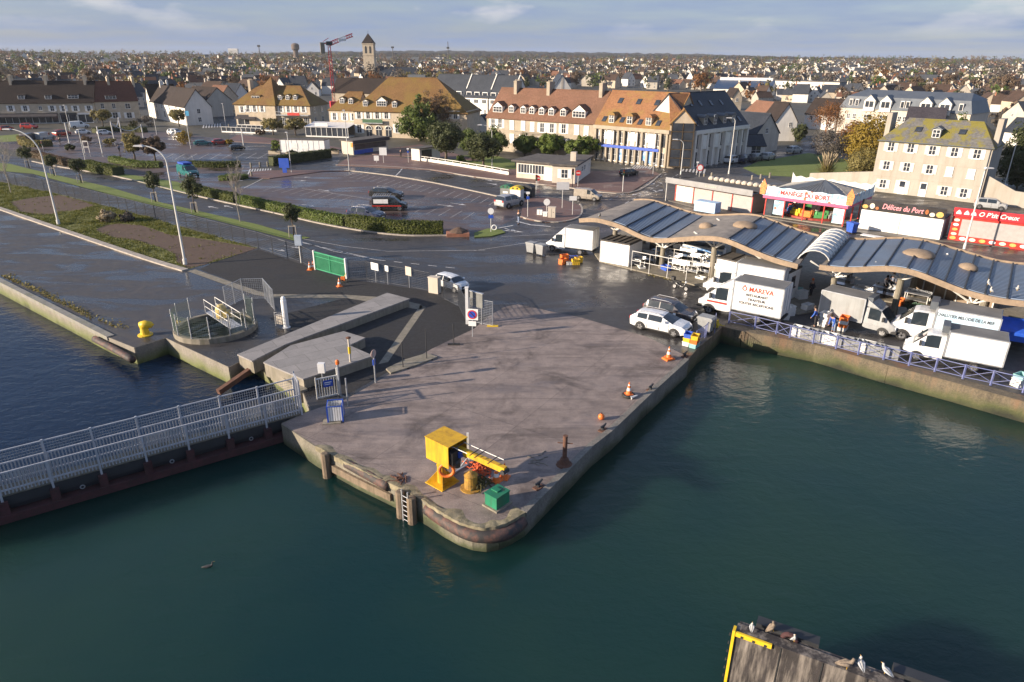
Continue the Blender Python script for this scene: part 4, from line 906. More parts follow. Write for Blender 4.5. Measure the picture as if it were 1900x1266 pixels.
# market hall with wavy roofs
m_wood = M('weathered_wood', (0.27, 0.20, 0.14), 0.8, 0.25, 1.5, bump=0.4, dirt=(0.17, 0.13, 0.09), dirt_amt=0.6)
m_shing = M('roof_shingle', (0.23, 0.205, 0.18), 0.8, 0.22, 0.8, bump=0.5, dirt=(0.09, 0.085, 0.08), dirt_amt=0.5)
m_steelw = M('white_steel', (0.62, 0.61, 0.58), 0.5, 0.08, 2)
m_inox = M('stainless', (0.50, 0.51, 0.52), 0.32, 0.15, 2, metal=0.7)
def _panel():
 m, n, l, b = newmat('corrugated_glazing'); v = vec_n(n, l, 'Object')
 sp = n.new('ShaderNodeSeparateXYZ'); l.new(v, sp.inputs[0])
 wv = math_n(n, l, 'PINGPONG', sp.outputs['Y'], 0.2); k = rng_n(n, l, wv, 0.05, 0.14)
 f = noise_n(n, l, v, 0.4, 5, 0.6)
 c = mix_n(n, l, k, (0.012, 0.018, 0.03), (0.20, 0.26, 0.36)); c = mix_n(n, l, rng_n(n, l, f, .42, .7, 0, .45), c, (0.10, 0.09, 0.08))  # pale blue rib tops paint in the skylight caught by the corrugation
 l.new(c, b.inputs['Base Color']); b.inputs['Roughness'].default_value = 0.35
 bump_n(n, l, k, 0.8, 0.08, b); return m
m_panel = _panel()
def hall(name, label, pf, pb, zf0, zf1, zb0, zb1, panels, domes, beam_l=True, nU=60):
 A, B = G(*pf[0], zf0), G(*pf[-1], zf1); FA = Fac(A, B); A2, B2 = G(*pb[0], zb0), G(*pb[-1], zb1); FB = Fac(A2, B2)
 root = thing(name, label, 'market hall', (A.x, A.y, 0), FA.rz)
 inv = Matrix.Rotation(-FA.rz, 3, 'Z')
 def loc(p): q = inv @ Vector((p[0] - A.x, p[1] - A.y, 0)); return Vector((q.x, q.y, p[2]))
 cf = smooth_line([Vector((*FA.uz(*p), 0)) for p in pf], 8); cb = smooth_line([Vector((*FB.uz(*p), 0)) for p in pb], 8)
 def prof(c, u):
  for a, b in zip(c, c[1:]):
   if a.x <= u <= b.x + 1e-6: return a.y + (b.y - a.y) * (u - a.x) / max(1e-6, b.x - a.x)
  return c[0].y if u < c[0].x else c[-1].y
 def S(tf, v, dz=0.0, tb=None):
  tb = tf if tb is None else tb
  p = loc(FA.w(FA.L * tf, prof(cf, FA.L * tf))); q = loc(FB.w(FB.L * tb, prof(cb, FB.L * tb)))
  r = p.lerp(q, v); r.z += dz; return r
 nV = 6; top = MB(); g = [[S(i / nU, j / nV) for j in range(nV + 1)] for i in range(nU + 1)]
 vs = [p for r in g for p in r] + [p - Vector((0, 0, .22)) for r in g for p in r]; K = (nU + 1) * (nV + 1); fs = []
 for i in range(nU):
  for j in range(nV):
   a, b, c, d = i * (nV + 1) + j, (i + 1) * (nV + 1) + j, (i + 1) * (nV + 1) + j + 1, i * (nV + 1) + j + 1
   fs += [(a, b, c, d), (K + d, K + c, K + b, K + a)]
 for i in range(nU): a, b = i * (nV + 1), (i + 1) * (nV + 1); fs += [(b, a, K + a, K + b), (a + nV, b + nV, K + b + nV, K + a + nV)]
 for j in range(nV): a, b = j, j + 1; fs += [(a, b, K + b, K + a)]; a += nU * (nV + 1); b += nU * (nV + 1); fs += [(b, a, K + a, K + b)]
 top.add(vs, fs); top.build('roof', m_shing, root)
 for v, nm in ((-.008, 'front_beam'), (1.006, 'back_beam')):
  mb = MB(); pr = [S(i / nU, v, -.06) for i in range(nU + 1)]
  for a, b in zip(pr, pr[1:]): mb.bar(a, b, .14, .44)
  mb.build(nm, m_wood, root)
 for (a, b, c, d) in panels:
  mb = MB(); n = 5; ta = FA.uz(a, 450)[0] / FA.L; tb = FA.uz(b, 450)[0] / FA.L; tc = FB.uz(c, 420)[0] / FB.L; td = FB.uz(d, 420)[0] / FB.L
  for i in range(n):
   for j in range(nV):
    q = []
    for ii, jj in ((i, j), (i + 1, j), (i + 1, j + 1), (i, j + 1)):
     s = ii / n; v = .05 + .9 * jj / nV; q.append(S(ta + (tb - ta) * s, v, .07, tc + (td - tc) * s))
    q2 = [p - Vector((0, 0, .1)) for p in q]; mb.add(q + q2, [(0, 1, 2, 3), (1, 0, 4, 5), (2, 1, 5, 6), (3, 2, 6, 7), (0, 3, 7, 4)])
  o = mb.build('glazed_panel', m_panel, root, fix=False); mb = MB(); mb.tube([S(ta, .03 + .94 * j / nV, .12, tc) for j in range(nV + 1)], .07, 5).build('gutter', m_dark, o)
 for (px, py, r) in domes:
  best = min(((i / 80, j / 20) for i in range(81) for j in range(21)), key=lambda t: (lambda w: (w[0] - px) ** 2 + (w[1] - py) ** 2)(P(Matrix.Rotation(FA.rz, 3, 'Z') @ S(t[0], t[1]) + Vector((A.x, A.y, 0)))))
  p = S(*best, -.05); MB().lathe([(r, 0), (r, .18), (r * .8, .38), (r * .4, .5), (.05, .54)], p, 18).build('roof_dome', m_wood, root, smooth=True)
 return root, S, FA
def column(root, S, tf, v, strutd=2.1):
 p = S(tf, v); zt = p.z - .25; MB().lathe([(.34, 0), (.34, .1), (.27, .12), (.25, zt - 1.3), (.30, zt - 1.25)], (p.x, p.y, .1), 12).build('column', m_conc2, root, smooth=False)
 b = MB()
 for dx, dy in ((-1, -.4), (1, -.4), (-.35, .5), (.4, .5)): b.tube([(p.x, p.y, zt - 1.25), (p.x + dx * strutd, p.y + dy * strutd * .6, zt + .05)], .08, 6)
 b.build('struts', m_steelw, root)
pf = [(1076, 408), (1098, 407), (1116, 409), (1150, 419), (1193, 439), (1221, 445), (1264, 443), (1306, 440.5), (1346, 445), (1400, 467), (1440, 482), (1481, 493)]
pb = [(1176, 372), (1196, 371.5), (1215, 374), (1250, 385), (1278, 394), (1306, 400), (1349, 400), (1380, 399), (1412, 403), (1459, 420), (1490, 431), (1519, 439)]
fx = [1130, 1157, 1180, 1204, 1234]; bx = [1213, 1235, 1258, 1281, 1304]; fx2 = [1349, 1383, 1410, 1438, 1475]; bx2 = [1412, 1438, 1465, 1492, 1517]
pan = [(fx[i], fx[i + 1] - .6, bx[i], bx[i + 1] - .6) for i in range(4)] + [(fx2[i], fx2[i + 1] - .6, bx2[i], bx2[i + 1] - .6) for i in range(4)]
hall1, S1, FH1 = hall('fish_market_hall', 'open fish market hall with wavy shingle roof, left one of the pair', pf, pb, 4.0, 3.9, 4.3, 4.0, pan, [(1311, 421, .75), (1382, 421, 1.15)])
pf = [(1521, 494), (1552, 498), (1585, 499), (1618, 497.5), (1649, 497), (1680, 501), (1712, 510), (1775, 535), (1814, 547), (1854, 556), (1900, 562), (1960, 567), (2030, 577)]
pb = [(1576, 444), (1604, 445), (1633, 444), (1672, 443), (1712, 447), (1745, 455), (1775, 464), (1838, 482), (1870, 488), (1900, 491), (1960, 493), (2010, 498), (2080, 508)]
fx = [1541, 1576, 1611, 1652, 1694, 1734, 1772, 1813, 1855, 1900, 1950, 1995]; bx = [1582, 1611, 1650, 1682, 1720, 1754, 1788, 1825, 1862, 1900, 1950, 1995]
hall2, S2, FH2 = hall('fish_market_hall', 'open fish market hall with wavy dark roof, right one of the pair', pf, pb, 3.9, 4.0, 4.0, 4.2, [(fx[i], fx[i + 1] - .8, bx[i], bx[i + 1] - .8) for i in range(11)], [(1705, 473, 1.25), (1798, 500, .75)])
for t in (.14, .40, .64, .88): column(hall1, S1, t, .2); column(hall1, S1, t, .8)
for t in (.05, .32, .6, .86): column(hall2, S2, t, .2); column(hall2, S2, t, .8)
a = G(1478, 485, 3.7); b = G(1540, 492, 3.7); c = G(1521, 440, 3.9); F = Fac(a, b)
d = (c - a).length
root = thing('glazed_link', 'curved glazed canopy between the two wavy market roofs', 'canopy', (a.x, a.y, 0), F.rz)
W = F.L; mb = MB(); ribs = MB(); n = 10
arc = lambda k, e=0: (W / 2 - math.cos(math.pi * k / n) * (W / 2 + e), 3.5 + math.sin(math.pi * k / n) * (1.3 + e))
for k in range(n):
 (x0, z0), (x1, z1) = arc(k), arc(k + 1); mb.add([(x0, 0, z0), (x1, 0, z1), (x1, d, z1), (x0, d, z0)], [(0, 1, 2, 3)])
sk = (Matrix.Rotation(-F.rz, 3, 'Z') @ (c - a)); dx = sk.x / sk.y if abs(sk.y) > .1 else 0
mb.v = [(x + y * dx, y, z) for x, y, z in mb.v]
mb.build('vault', M('pale_glazing', (0.30, 0.32, 0.34), 0.25, 0.15, 1, spec=.7), root, fix=False)
for j in range(9): y = d * j / 8; ribs.tube([(arc(k, .02)[0] + y * dx, y, arc(k, .02)[1]) for k in range(n + 1)], .05, 5)
ribs.build('ribs', m_steelw, root)
fl = [G(1100, 468), G(1113, 487), G(1250, 520), G(1340, 545), G(1480, 585), G(1640, 560), G(1800, 590), G(2000, 640), G(2120, 560), G(1560, 470), G(1250, 420), G(1180, 410)]
slab('market_floor', [tuple(p[:2]) for p in fl], 0, .12, m_conc2, px=False)
def table():
 r = thing('stall_table', 'stainless stall table standing under the wavy market roof', 'table', group='stall tables in the market')
 MB().box(-1.0, 1.0, -.45, .45, .86, .92).build('tabletop', m_inox, r); MB().box(-.9, .9, -.4, .4, .3, .34).build('shelf', m_inox, r)
 MB().box(-1, 1, .42, .45, .925, 1.15).build('splashback', m_inox, r)
 for x in (-.92, .92):
  for y in (-.38, .38): MB().box(x - .03, x + .03, y - .03, y + .03, .12, .855).build('leg', m_steelw, r)
 return r
t0 = table(); spots = [(1178, 492, 0), (1200, 484, .2), (1246, 487, 0), (1258, 502, 0), (1280, 505, .1), (1292, 490, 0), (1314, 508, 0), (1226, 478, 0), (1272, 478, 0), (1318, 490, 0), (1600, 552, 0), (1640, 548, 0), (1700, 560, 0), (1560, 530, 0)]
for i, (x, y, r) in enumerate(spots):
 g = G(x, y, .12); g.z = 0
 if i == 0: t0.location = g; t0.rotation_euler = (0, 0, FH1.rz + r)
 else: dup(t0, g, FH1.rz + r)
for i, (a, b) in enumerate((((1171, 502), (1272, 524)), ((1215, 492), (1318, 512)))):
 A, B = G(*a, .12), G(*b, .12); nn = 4
 rt_ = thing('pipe_stall', ['white pipe frame of the front fish stall', 'white pipe frame of the stall row behind the front one'][i], 'frame', (0, 0, 0))
 for k in range(nn): p = A.lerp(B, k / (nn - 1)); MB().tube([(p.x, p.y, .12), (p.x, p.y, 2.15)], .035, 6).build('upright', m_steelw, rt_)
 pass; MB().tube([(A.x, A.y, 2.15), (B.x, B.y, 2.15)], .035, 6).tube([(A.x, A.y, 1.2), (B.x, B.y, 1.2)], .03, 6).build('rails', m_steelw, rt_)
for i, (a, b) in enumerate((((1205, 462), (1262, 470)), ((1265, 470), (1340, 482)))):
 A, B = G(*a, .12), G(*b, .12); f = Fac(A, B); rt_ = thing('stall_counter', ['refrigerated counter with dark front at the back of the left market hall', 'white and blue fish counter at the back of the left market hall'][i], 'counter', (A.x, A.y, 0), f.rz)
 MB().box(0, f.L, 0, .9, .12, 1.15).build('counter', [m_dark, m_white][i], rt_); MB().box(0, f.L, -.03, -.005, .25, 1.0).build('front_panel', [m_shop, m_poster][i], rt_)
 MB().box(0, f.L, .3, .34, 1.16, 1.6).build('glass_screen', m_glass, rt_)
A, B = G(1690, 540, .1), G(1840, 575, .1); f = Fac(A, B); rt_ = thing('stall_booth', 'long brown panelled booth under the right market hall', 'booth', (A.x, A.y, 0), f.rz)
MB().box(0, f.L, 0, 2.2, .12, 2.1).build('wall', m_wood, rt_); b = MB()
for k in range(8): b.box(f.L * k / 7 - .05, f.L * k / 7 + .05, -.08, -.005, .12, 2.2)
b.build('posts', m_steelw, rt_); MB().box(-.1, f.L + .1, -.6, .4, 2.205, 2.3).build('canopy', M('pale_teal', (.25, .45, .47), .5), rt_)
def cabin(name, label, A, B, D, h, roof, joints=3):
 H = House(name, label, 'cabin', A, B, D, h, .14, m_white, None, ov=.06)
 b = MB()
 for k in range(joints + 1): b.box(H.L * k / joints - .04, H.L * k / joints + .04, -.03, 0, .05, h - .03)
 b.build('panel_joints', m_fascia, H.root)
 b = MB()
 for k in range(6): b.box(H.L * k / 5 - .03, H.L * k / 5 + .03, -.05, D + .05, h + .145, h + .2)
 b.build('roof_seams', m_dark, H.root); return H
cabin('cold_store', 'white windowless cold store under the left end of the market roof', G(1113, 487), G(1165, 497), 3.0, 2.35, m_felt, 4)
A, B = G(1332, 480, 2.8), G(1464, 508, 2.8)
H = cabin('cold_store', 'long white cabin with small window behind the lettered restaurant truck', A, B, 2.6, 2.8, m_felt, 5)
win(H.root, H.L * .27, 1.7, 1.3, .6, fm=m_dark); win(H.root, H.L, 1.3, .7, 1.0, y=1.2, rz=math.pi / 2, fm=m_dark)
# kiosks behind the market
A, B = G(1252, 373), G(1394, 399)
H = House('snack_kiosk', 'grey shuttered kiosk with red frame and flat roof left of the carousel', 'kiosk', A, B, 6.5, 2.9, .12, m_stone2, None, ov=.2)
m_shutr = M('roller_shutter', (0.36, 0.34, 0.33), 0.55, 0.1, 2)
n = 4
for k in range(n):
 x0, x1 = H.L * k / n + .12, H.L * (k + 1) / n - .06
 if k == 0:
  o = H.box('counter_window', m_shutc, x0, x1, -.05, .02, .1, 2.4); MB().box(x0, x1, -.09, -.051, 1.2, 1.32).box((x0 + x1) / 2 - .05, (x0 + x1) / 2 + .05, -.09, -.052, .1, 2.4).build('mullions', m_frame, o)
 else: H.box('roller_shutter', m_shutr, x0, x1, -.05, .02, .1, 2.4)
b = MB()
for k in range(n + 1): x = min(max(H.L * k / n, .06), H.L - .06); b.box(x - .06, x + .06, -.12, -.052, 0, 2.5)
b.box(0, H.L, -.13, -.05, 2.503, 2.62).build('red_frame', m_red, H.root)
FM = MB().box(-1.2, H.L + .4, -1.15, -.95, 2.75, 3.55).build('fascia', M('grey_fascia', (.25, .25, .255), .5, .15, 1), H.root)
MB().box(-1.2, H.L + .4, -.94, .9, 2.95, 3.02).build('canopy', m_zinc, H.root)
m_gold = M('pale_letters', (.5, .47, .40), .5, .05)
text(H.root, 'BRASSERIE', .42, m_gold, (H.L * .52, -1.16, 3.15))
b = MB()
for k in range(14): x = H.L * .2 + k * .95; b.lathe([(.45, 0), (.5, .2), (.3, .45), (.05, .52)], (x, 5.2, 3.03), 8)
b.build('roof_ornaments', m_cream, H.root)
MB().tube([(-1.0, -1, 0), (-1.0, -1, 2.9)], .06, 6).build('post', m_steelw, H.root)
A, B = G(1417, 402), G(1562, 424)
F = Fac(A, B); L = F.L; D = L * .92
root = thing('carousel', 'fairground carousel pavilion with painted fascia reading MANÈGE DU PORT', 'carousel', A, F.rz); root.location.z = 0
MB().box(0, L, 0, D, 0, .25).build('platform', m_conc2, root)
m_ckr = M('pink_trim', (0.55, 0.09, 0.20), .5, .1, 2)
b = MB()
for x, y in ((0, 0), (L / 4, 0), (L / 2, 0), (L * .75, 0), (L, 0), (L, D / 3), (L, D * .66), (L, D), (0, D)): b.box(x - .07, x + .07, y - .07, y + .07, .25, 2.7)
b.build('posts', m_red, root)
MB().box(-.35, L + .35, -.4, -.3, 2.6, 3.0).box(L + .3, L + .4, -.3, D, 2.6, 3.0).build('trim', m_ckr, root)
def _fair():
 m, n, l, b = newmat('painted_fairground'); v = vec_n(n, l, 'Object')
 vo = n.new('ShaderNodeTexVoronoi'); vo.inputs['Scale'].default_value = 1.3; l.new(v, vo.inputs['Vector'])
 f = noise_n(n, l, v, 0.9, 3, .5, 1.2)
 c = mix_n(n, l, rng_n(n, l, f, .42, .5), (.22, .42, .55), (.55, .68, .72)); s = n.new('ShaderNodeSeparateColor'); l.new(vo.outputs['Color'], s.inputs[0])
 c = mix_n(n, l, math_n(n, l, 'MULTIPLY', rng_n(n, l, vo.outputs['Distance'], .30, .22), math_n(n, l, 'GREATER_THAN', s.outputs[0], .68)), c, (.62, .14, .06))
 c = mix_n(n, l, math_n(n, l, 'MULTIPLY', rng_n(n, l, vo.outputs['Distance'], .24, .16), math_n(n, l, 'GREATER_THAN', s.outputs[1], .75)), c, (.75, .5, .08))
 l.new(c, b.inputs['Base Color']); b.inputs['Roughness'].default_value = .45; return m
m_fair = _fair()
b = MB()
prof = [(-.5, 3.0), (L + .5, 3.0), (L + .75, 4.9), (L + .3, 4.2)] + [(L * (1 - k / 10), 4.15 + .14 * (k % 2)) for k in range(11)] + [(-.3, 4.2), (-.75, 4.9)]
b.extrude_xz(prof, -.45, -.36); b.build('fascia', m_fair, root)
prof = [(-.3, 3.0), (D, 3.0), (D, 4.7)] + [(D * (1 - k / 12), 4.1 + .16 * (k % 2)) for k in range(1, 12)] + [(-.3, 4.2)]
b = MB(); b.extrude_yz(prof, L + .42, L + .5); b.build('side_fascia', m_fair, root)
b = MB(); b.extrude_xz([(x, z) for x, z in [(-.5, 3.0), (L + .5, 3.0), (L + .5, 4.9)] + [(L * (1 - k / 14), 4.3 + .2 * (k % 2)) for k in range(15)] + [(-.5, 4.9)]], D + .3, D + .4); b.build('back_fascia', m_steelw, root)
r = MB(); pk = (L * .55, D * .5, 5.1); cs = [(-.2, -.3, 3.5), (L + .3, -.3, 3.5), (L + .3, D + .2, 3.5), (-.2, D + .2, 3.5)]
thick(r, [[cs[0], cs[1], pk], [cs[1], cs[2], pk], [cs[2], cs[3], pk], [cs[3], cs[0], pk]], .08); rf = r.build('roof', m_zinc, root)
b = MB()
for i in range(4):
 p, q = Vector(cs[i]), Vector(cs[(i + 1) % 4])
 for k in range(1, 16): a = p.lerp(q, k / 16); e = a.lerp(Vector(pk), 1 - abs(k / 8 - 1) * .0 - .03); t = 1 - abs(k / 8 - 1); e = a.lerp(p.lerp(q, .5).lerp(Vector(pk), 1.0) if k == 8 else Vector(pk), max(.05, t * .96)); b.bar(a + Vector((0, 0, .05)), e + Vector((0, 0, .05)), .05)
b.build('roof_seams', m_lead, rf)
m_letr = M('red_letters', (.55, .03, .025), .4, .05)
text(root, 'MANÈGE DU PORT', .78, m_letr, (L * .5, -.46, 3.58), width=L * .62, bold=.022)
for s in (0, 1):
 x = -.45 if s == 0 else L + .45
 b = MB().extrude_xz([(x - .35, 3.1), (x + .35, 3.1), (x + .5, 4.3), (x + .05, 5.2), (x - .4, 4.3)], -.56, -.46); b.build('corner_ornament', M('orange_ornament', (.65, .16, .05), .5, .3, 3, dirt=(.8, .5, .1), dirt_amt=.8), root)
cols6 = [(.6, .06, .03), (.03, .2, .55), (.7, .5, .04), (.65, .2, .03), (.1, .35, .12), (.7, .65, .6)]
cm = [M('ride_%s' % n, c, .4, .1, 3) for n, c in zip(('crimson', 'cobalt', 'yellow', 'orange', 'green', 'cream'), cols6)]
MB().lathe([(L * .40, .26), (L * .40, .5), (.4, .52)], (L / 2, D / 2, 0), 24).build('turntable', M('turntable_red', (.3, .05, .04), .5), root)
MB().lathe([(.6, .5), (.5, 3.2), (1.2, 3.4)], (L / 2, D / 2, 0), 12).build('centre_drum', cm[5], root)
for k in range(12):
 t = 2 * math.pi * k / 12; x, y = L / 2 + math.cos(t) * L * .31, D / 2 + math.sin(t) * L * .31
 b = MB().box(-.8, .8, -.35, .35, .52, .95).box(-.3, .55, -.3, .3, .95, 1.3).box(.6, .95, -.22, .22, .8, 1.5).lathe([(.26, 0), (.3, .2), (.2, .5)], (-.5, 0, .9), 8); b.build('ride_car', cm[k % 6], root, loc=(x, y, 0), rz=t + math.pi / 2)
for k, x in enumerate((.1, .86)): b = MB().box(L * x, L * x + 1.5, .1, .2, .5, 2.4).build('painted_panel', m_fair, root)
MB().box(.1, L * .1, -.02, .03, .25, 2.5).build('glass_front', m_glass, root)
def Z8(x, y): return 1380 + x * .3159, 360 + y * .3159
A, B = G(*Z8(670, 206)), G(*Z8(1146, 276))
H = House('snack_kiosk', 'white snack kiosk with black sign reading Délices du Port and closed shutters', 'kiosk', A, B, 4.2, 2.55, .12, m_white, None, ov=.04)
MB().box(H.L / 2 - .02, H.L / 2 + .02, -.03, 0, .05, 2.5).build('shutter_joint', m_dark, H.root)
for s in (0, 1): H.box('shutter', m_shut, .15 + s * H.L / 2, H.L / 2 - .12 + s * H.L / 2, -.04, -.005, .15, 2.4)
sg = H.box('sign_board', M('black_sign', (.02, .018, .02), .4), -.05, H.L + .05, -.22, .1, 2.68, 3.85)
m_pink = M('pink_letters', (.75, .32, .36), .4, .03)
text(H.root, 'Délices du Port', .9, m_pink, (H.L * .5, -.23, 3.25), width=H.L * .5, bold=.012, shear=.25)
fm = [M('waffle', (.6, .36, .1), .6, .3, 6), M('cream_food', (.75, .65, .5), .5, .2, 6), M('syrup', (.35, .12, .04), .4, .3, 6)]
for k, (x, z, w_, h_) in enumerate(((.4, 3.0, .7, .5), (1.2, 3.15, .6, .7), (1.8, 2.95, .4, .4), (H.L - .5, 3.1, .8, .7), (H.L - 1.3, 3.0, .6, .5), (H.L - 1.9, 3.25, .4, .6))):
 MB().extrude_xz([(x + w_ / 2 * math.cos(t), z + h_ / 2 * math.sin(t)) for t in [math.pi * i / 5 for i in range(10)]], -.26 - .006 * k, -.221).build('food_picture', fm[k % 3], sg)
A = G(*Z8(1194, 272)); B = G(*Z8(1950, 372))
H = House('snack_kiosk', "red snack kiosk reading O P'tit Creux with big grey shutter at right edge", 'kiosk', A, B, 4.2, 3.0, .12, m_red, None, ov=.04)
H.box('roller_shutter', m_shutr, 1.0, H.L - 1, -.06, .02, .75, 2.7)
m_rs = M('red_sign', (.58, .03, .04), .4, .05, 1); sg = H.box('sign_board', m_rs, -.05, H.L + .05, -.2, .12, 3.0, 4.0)
wt = M('white_letters', (.8, .78, .75), .4, .02)
text(H.root, "O P'tit Creux", .72, wt, (4.4, -.21, 3.5), width=3.9, bold=.012, shear=.25)
for k in range(16):
 x = .5 + (k - 4) * 1.0 if k > 3 else .5; z = .42 if k > 3 else .9 + k * .55; rx, rz_ = (.34, .2) if k > 3 else (.3, .17)
 if x > H.L - .3: continue
 b = MB().extrude_xz([(x + rx * math.cos(t), z + rz_ * math.sin(t)) for t in [math.pi * i / 6 for i in range(12)]], -.09, -.02); b.build('food_picture', [fm[1], fm[0], wt][k % 3], H.root)
for k, x in enumerate((.5, 1.3, 2.0)): MB().extrude_xz([(x - .28, 3.3), (x + .28, 3.3), (x + .22, 3.55), (x, 3.8), (x - .22, 3.55)], -.235, -.201).build('food_picture', wt, sg)
# vehicles
m_tyre = M('tyre', (0.02, 0.02, 0.021), 0.75, 0.2, 4)
m_rim = M('alloy', (0.45, 0.45, 0.46), 0.3, 0.05, 4, metal=0.8)
m_cglass = M('car_glass', (0.022, 0.03, 0.038), 0.05, 0.2, 1, spec=0.9)
m_head = M('headlamp', (0.60, 0.62, 0.65), 0.12, 0.1, 4, spec=.8)
m_tail = M('tail_lamp', (0.38, 0.015, 0.012), 0.2, 0.1, 4)
m_trim = M('black_plastic', (0.03, 0.03, 0.032), 0.55, 0.1, 4)
m_plate = M('number_plate', (0.7, 0.7, 0.66), 0.4, 0.03)
WH = {}
def wheel_mesh(r, wd, rim):
 k = (r, wd, rim.name)
 if k not in WH:
  t = MB(); pr = [(r * .62, -wd / 2), (r * .94, -wd / 2), (r, -wd * .32), (r, wd * .32), (r * .94, wd / 2), (r * .62, wd / 2), (r * .62, -wd / 2)]
  n = 20; o = 0
  for a, y in pr:
   for i in range(n): q = 2 * math.pi * i / n; t.v.append((a * math.cos(q), y, a * math.sin(q)))
  for j in range(len(pr) - 1):
   for i in range(n): t.f.append((j * n + i, j * n + (i + 1) % n, (j + 1) * n + (i + 1) % n, (j + 1) * n + i))
  m = MB()
  for i in range(5):
   q = 2 * math.pi * i / 5; c, s = math.cos(q), math.sin(q); m.bar((0, -wd * .42, 0), (r * .62 * c, -wd * .42, r * .62 * s), .10, .05, upv=(0, 1, 0)); m.bar((0, wd * .42, 0), (r * .62 * c, wd * .42, r * .62 * s), .10, .05, upv=(0, 1, 0))
  for y in (-wd * .36, wd * .36): m.add([(r * .62 * math.cos(2 * math.pi * i / n), y, r * .62 * math.sin(2 * math.pi * i / n)) for i in range(n)], [tuple(range(n))])
  m.tube([(0, -wd * .46, 0), (0, wd * .46, 0)], r * .16, 8)
  WH[k] = (t.mesh('wheel', m_tyre, True, True), m.mesh('rim', rim, False, True))
 return WH[k]
SHAPES = {
 'wagon': dict(L=4.6, wb=2.73, r=.325, w=.91, st=[(-2.30, .45, .82, .84, .74), (-2.24, .30, .95, .98, .84, 'r'), (-1.80, .24, .99, 1.33, .885, 'p'), (-1.66, .22, .98, 1.37, .895), (-.85, .2, .96, 1.43, .905, 'p'), (-.77, .2, .96, 1.43, .905), (.14, .2, .94, 1.42, .91), (.36, .2, .94, 1.37, .91, 'w'), (1.22, .2, .95, .985, .90), (1.95, .22, .84, .88, .86), (2.2, .28, .70, .74, .78), (2.30, .40, .58, .60, .62)]),
 'hatch': dict(L=3.9, wb=2.5, r=.30, w=.84, st=[(-1.95, .45, .82, .84, .70), (-1.90, .30, .95, .98, .78, 'r'), (-1.62, .24, .97, 1.40, .82, 'p'), (-1.5, .22, .97, 1.44, .83), (-.55, .2, .95, 1.50, .84, 'p'), (-.47, .2, .95, 1.50, .84), (.34, .2, .94, 1.47, .84), (.60, .2, .94, 1.40, .84, 'w'), (1.22, .2, .95, .99, .83), (1.68, .22, .84, .88, .80), (1.88, .30, .66, .70, .72), (1.95, .42, .55, .57, .58)]),
 'suv': dict(L=4.4, wb=2.65, r=.34, w=.91, st=[(-2.2, .50, .95, .97, .78), (-2.14, .36, 1.06, 1.1, .85, 'r'), (-1.86, .30, 1.07, 1.55, .89, 'p'), (-1.72, .28, 1.07, 1.60, .90), (-.7, .27, 1.04, 1.64, .91, 'p'), (-.62, .27, 1.04, 1.64, .91), (.28, .27, 1.02, 1.60, .91), (.56, .27, 1.02, 1.53, .91, 'w'), (1.22, .27, 1.03, 1.07, .90), (1.85, .3, .94, .98, .87), (2.12, .38, .78, .82, .80), (2.2, .48, .62, .65, .66)]),
 'van': dict(L=4.5, wb=2.75, r=.32, w=.92, st=[(-2.25, .42, 1.0, 1.55, .84, 'p'), (-2.2, .30, 1.05, 1.78, .90, 'p'), (-.35, .26, 1.05, 1.84, .92, 'p'), (.02, .26, 1.04, 1.83, .92, 'p'), (.1, .26, 1.04, 1.82, .92), (.72, .26, 1.04, 1.70, .92, 'w'), (1.48, .26, 1.04, 1.08, .91), (1.95, .3, .92, .97, .87), (2.18, .36, .76, .80, .80), (2.25, .46, .6, .62, .66)]),
 'cab': dict(L=2.5, wb=0, r=.36, w=1.0, st=[(.45, .5, 1.32, 2.25, .98, 'p'), (.62, .45, 1.32, 2.28, 1.0, 'p'), (.78, .42, 1.30, 2.30, 1.0), (1.42, .42, 1.28, 2.28, 1.0), (1.72, .42, 1.28, 2.18, 1.0, 'w'), (2.50, .42, 1.26, 1.32, .98), (2.86, .45, 1.02, 1.08, .92), (3.02, .5, .84, .88, .84), (3.08, .58, .68, .70, .72)]),
}
def loft(shape, body, parts):
 st = SHAPES[shape]['st']; rings = []
 for s in st:
  x, zb, bl, zr, w_ = s[:5]; cab = zr - bl > .2; wr = w_ * (.77 if shape not in ('van', 'cab') else .9) if cab else w_ * .93
  zm = zb + (bl - zb) * .55
  side = [(.0, zb), (w_ * .92, zb), (w_, zm), (w_ * .97, bl), (wr, zr - (.07 if cab else .01)), (wr * .72, zr), (0, zr + .025)]
  rings.append((x, side, cab, s[5] if len(s) > 5 else ''))
 def q(mb, pts): mb.add(pts, [(0, 1, 2, 3)])
 for (x0, a, c0, fl), (x1, b, c1, _) in zip(rings, rings[1:]):
  for k in range(6):
   for sg in (-1, 1):
    pts = [(x0, sg * a[k][0], a[k][1]), (x1, sg * b[k][0], b[k][1]), (x1, sg * b[k + 1][0], b[k + 1][1]), (x0, sg * a[k + 1][0], a[k + 1][1])]
    if sg > 0: pts.reverse()
    if k == 3 and c0 and c1 and fl != 'p': t = parts['side_window'][0 if sg < 0 else 1]
    elif k >= 4 and c0 != c1: t = parts['windscreen' if fl == 'w' else 'rear_window']
    else: t = body
    q(t, pts)
 for (x, side, c, _), rev in ((rings[0], False), (rings[-1], True)):
  n = len(side); ring = [(x, y, z) for y, z in side] + [(x, -y, z) for y, z in reversed(side[1:-1])]
  body.add(ring, [tuple(range(len(ring)))])
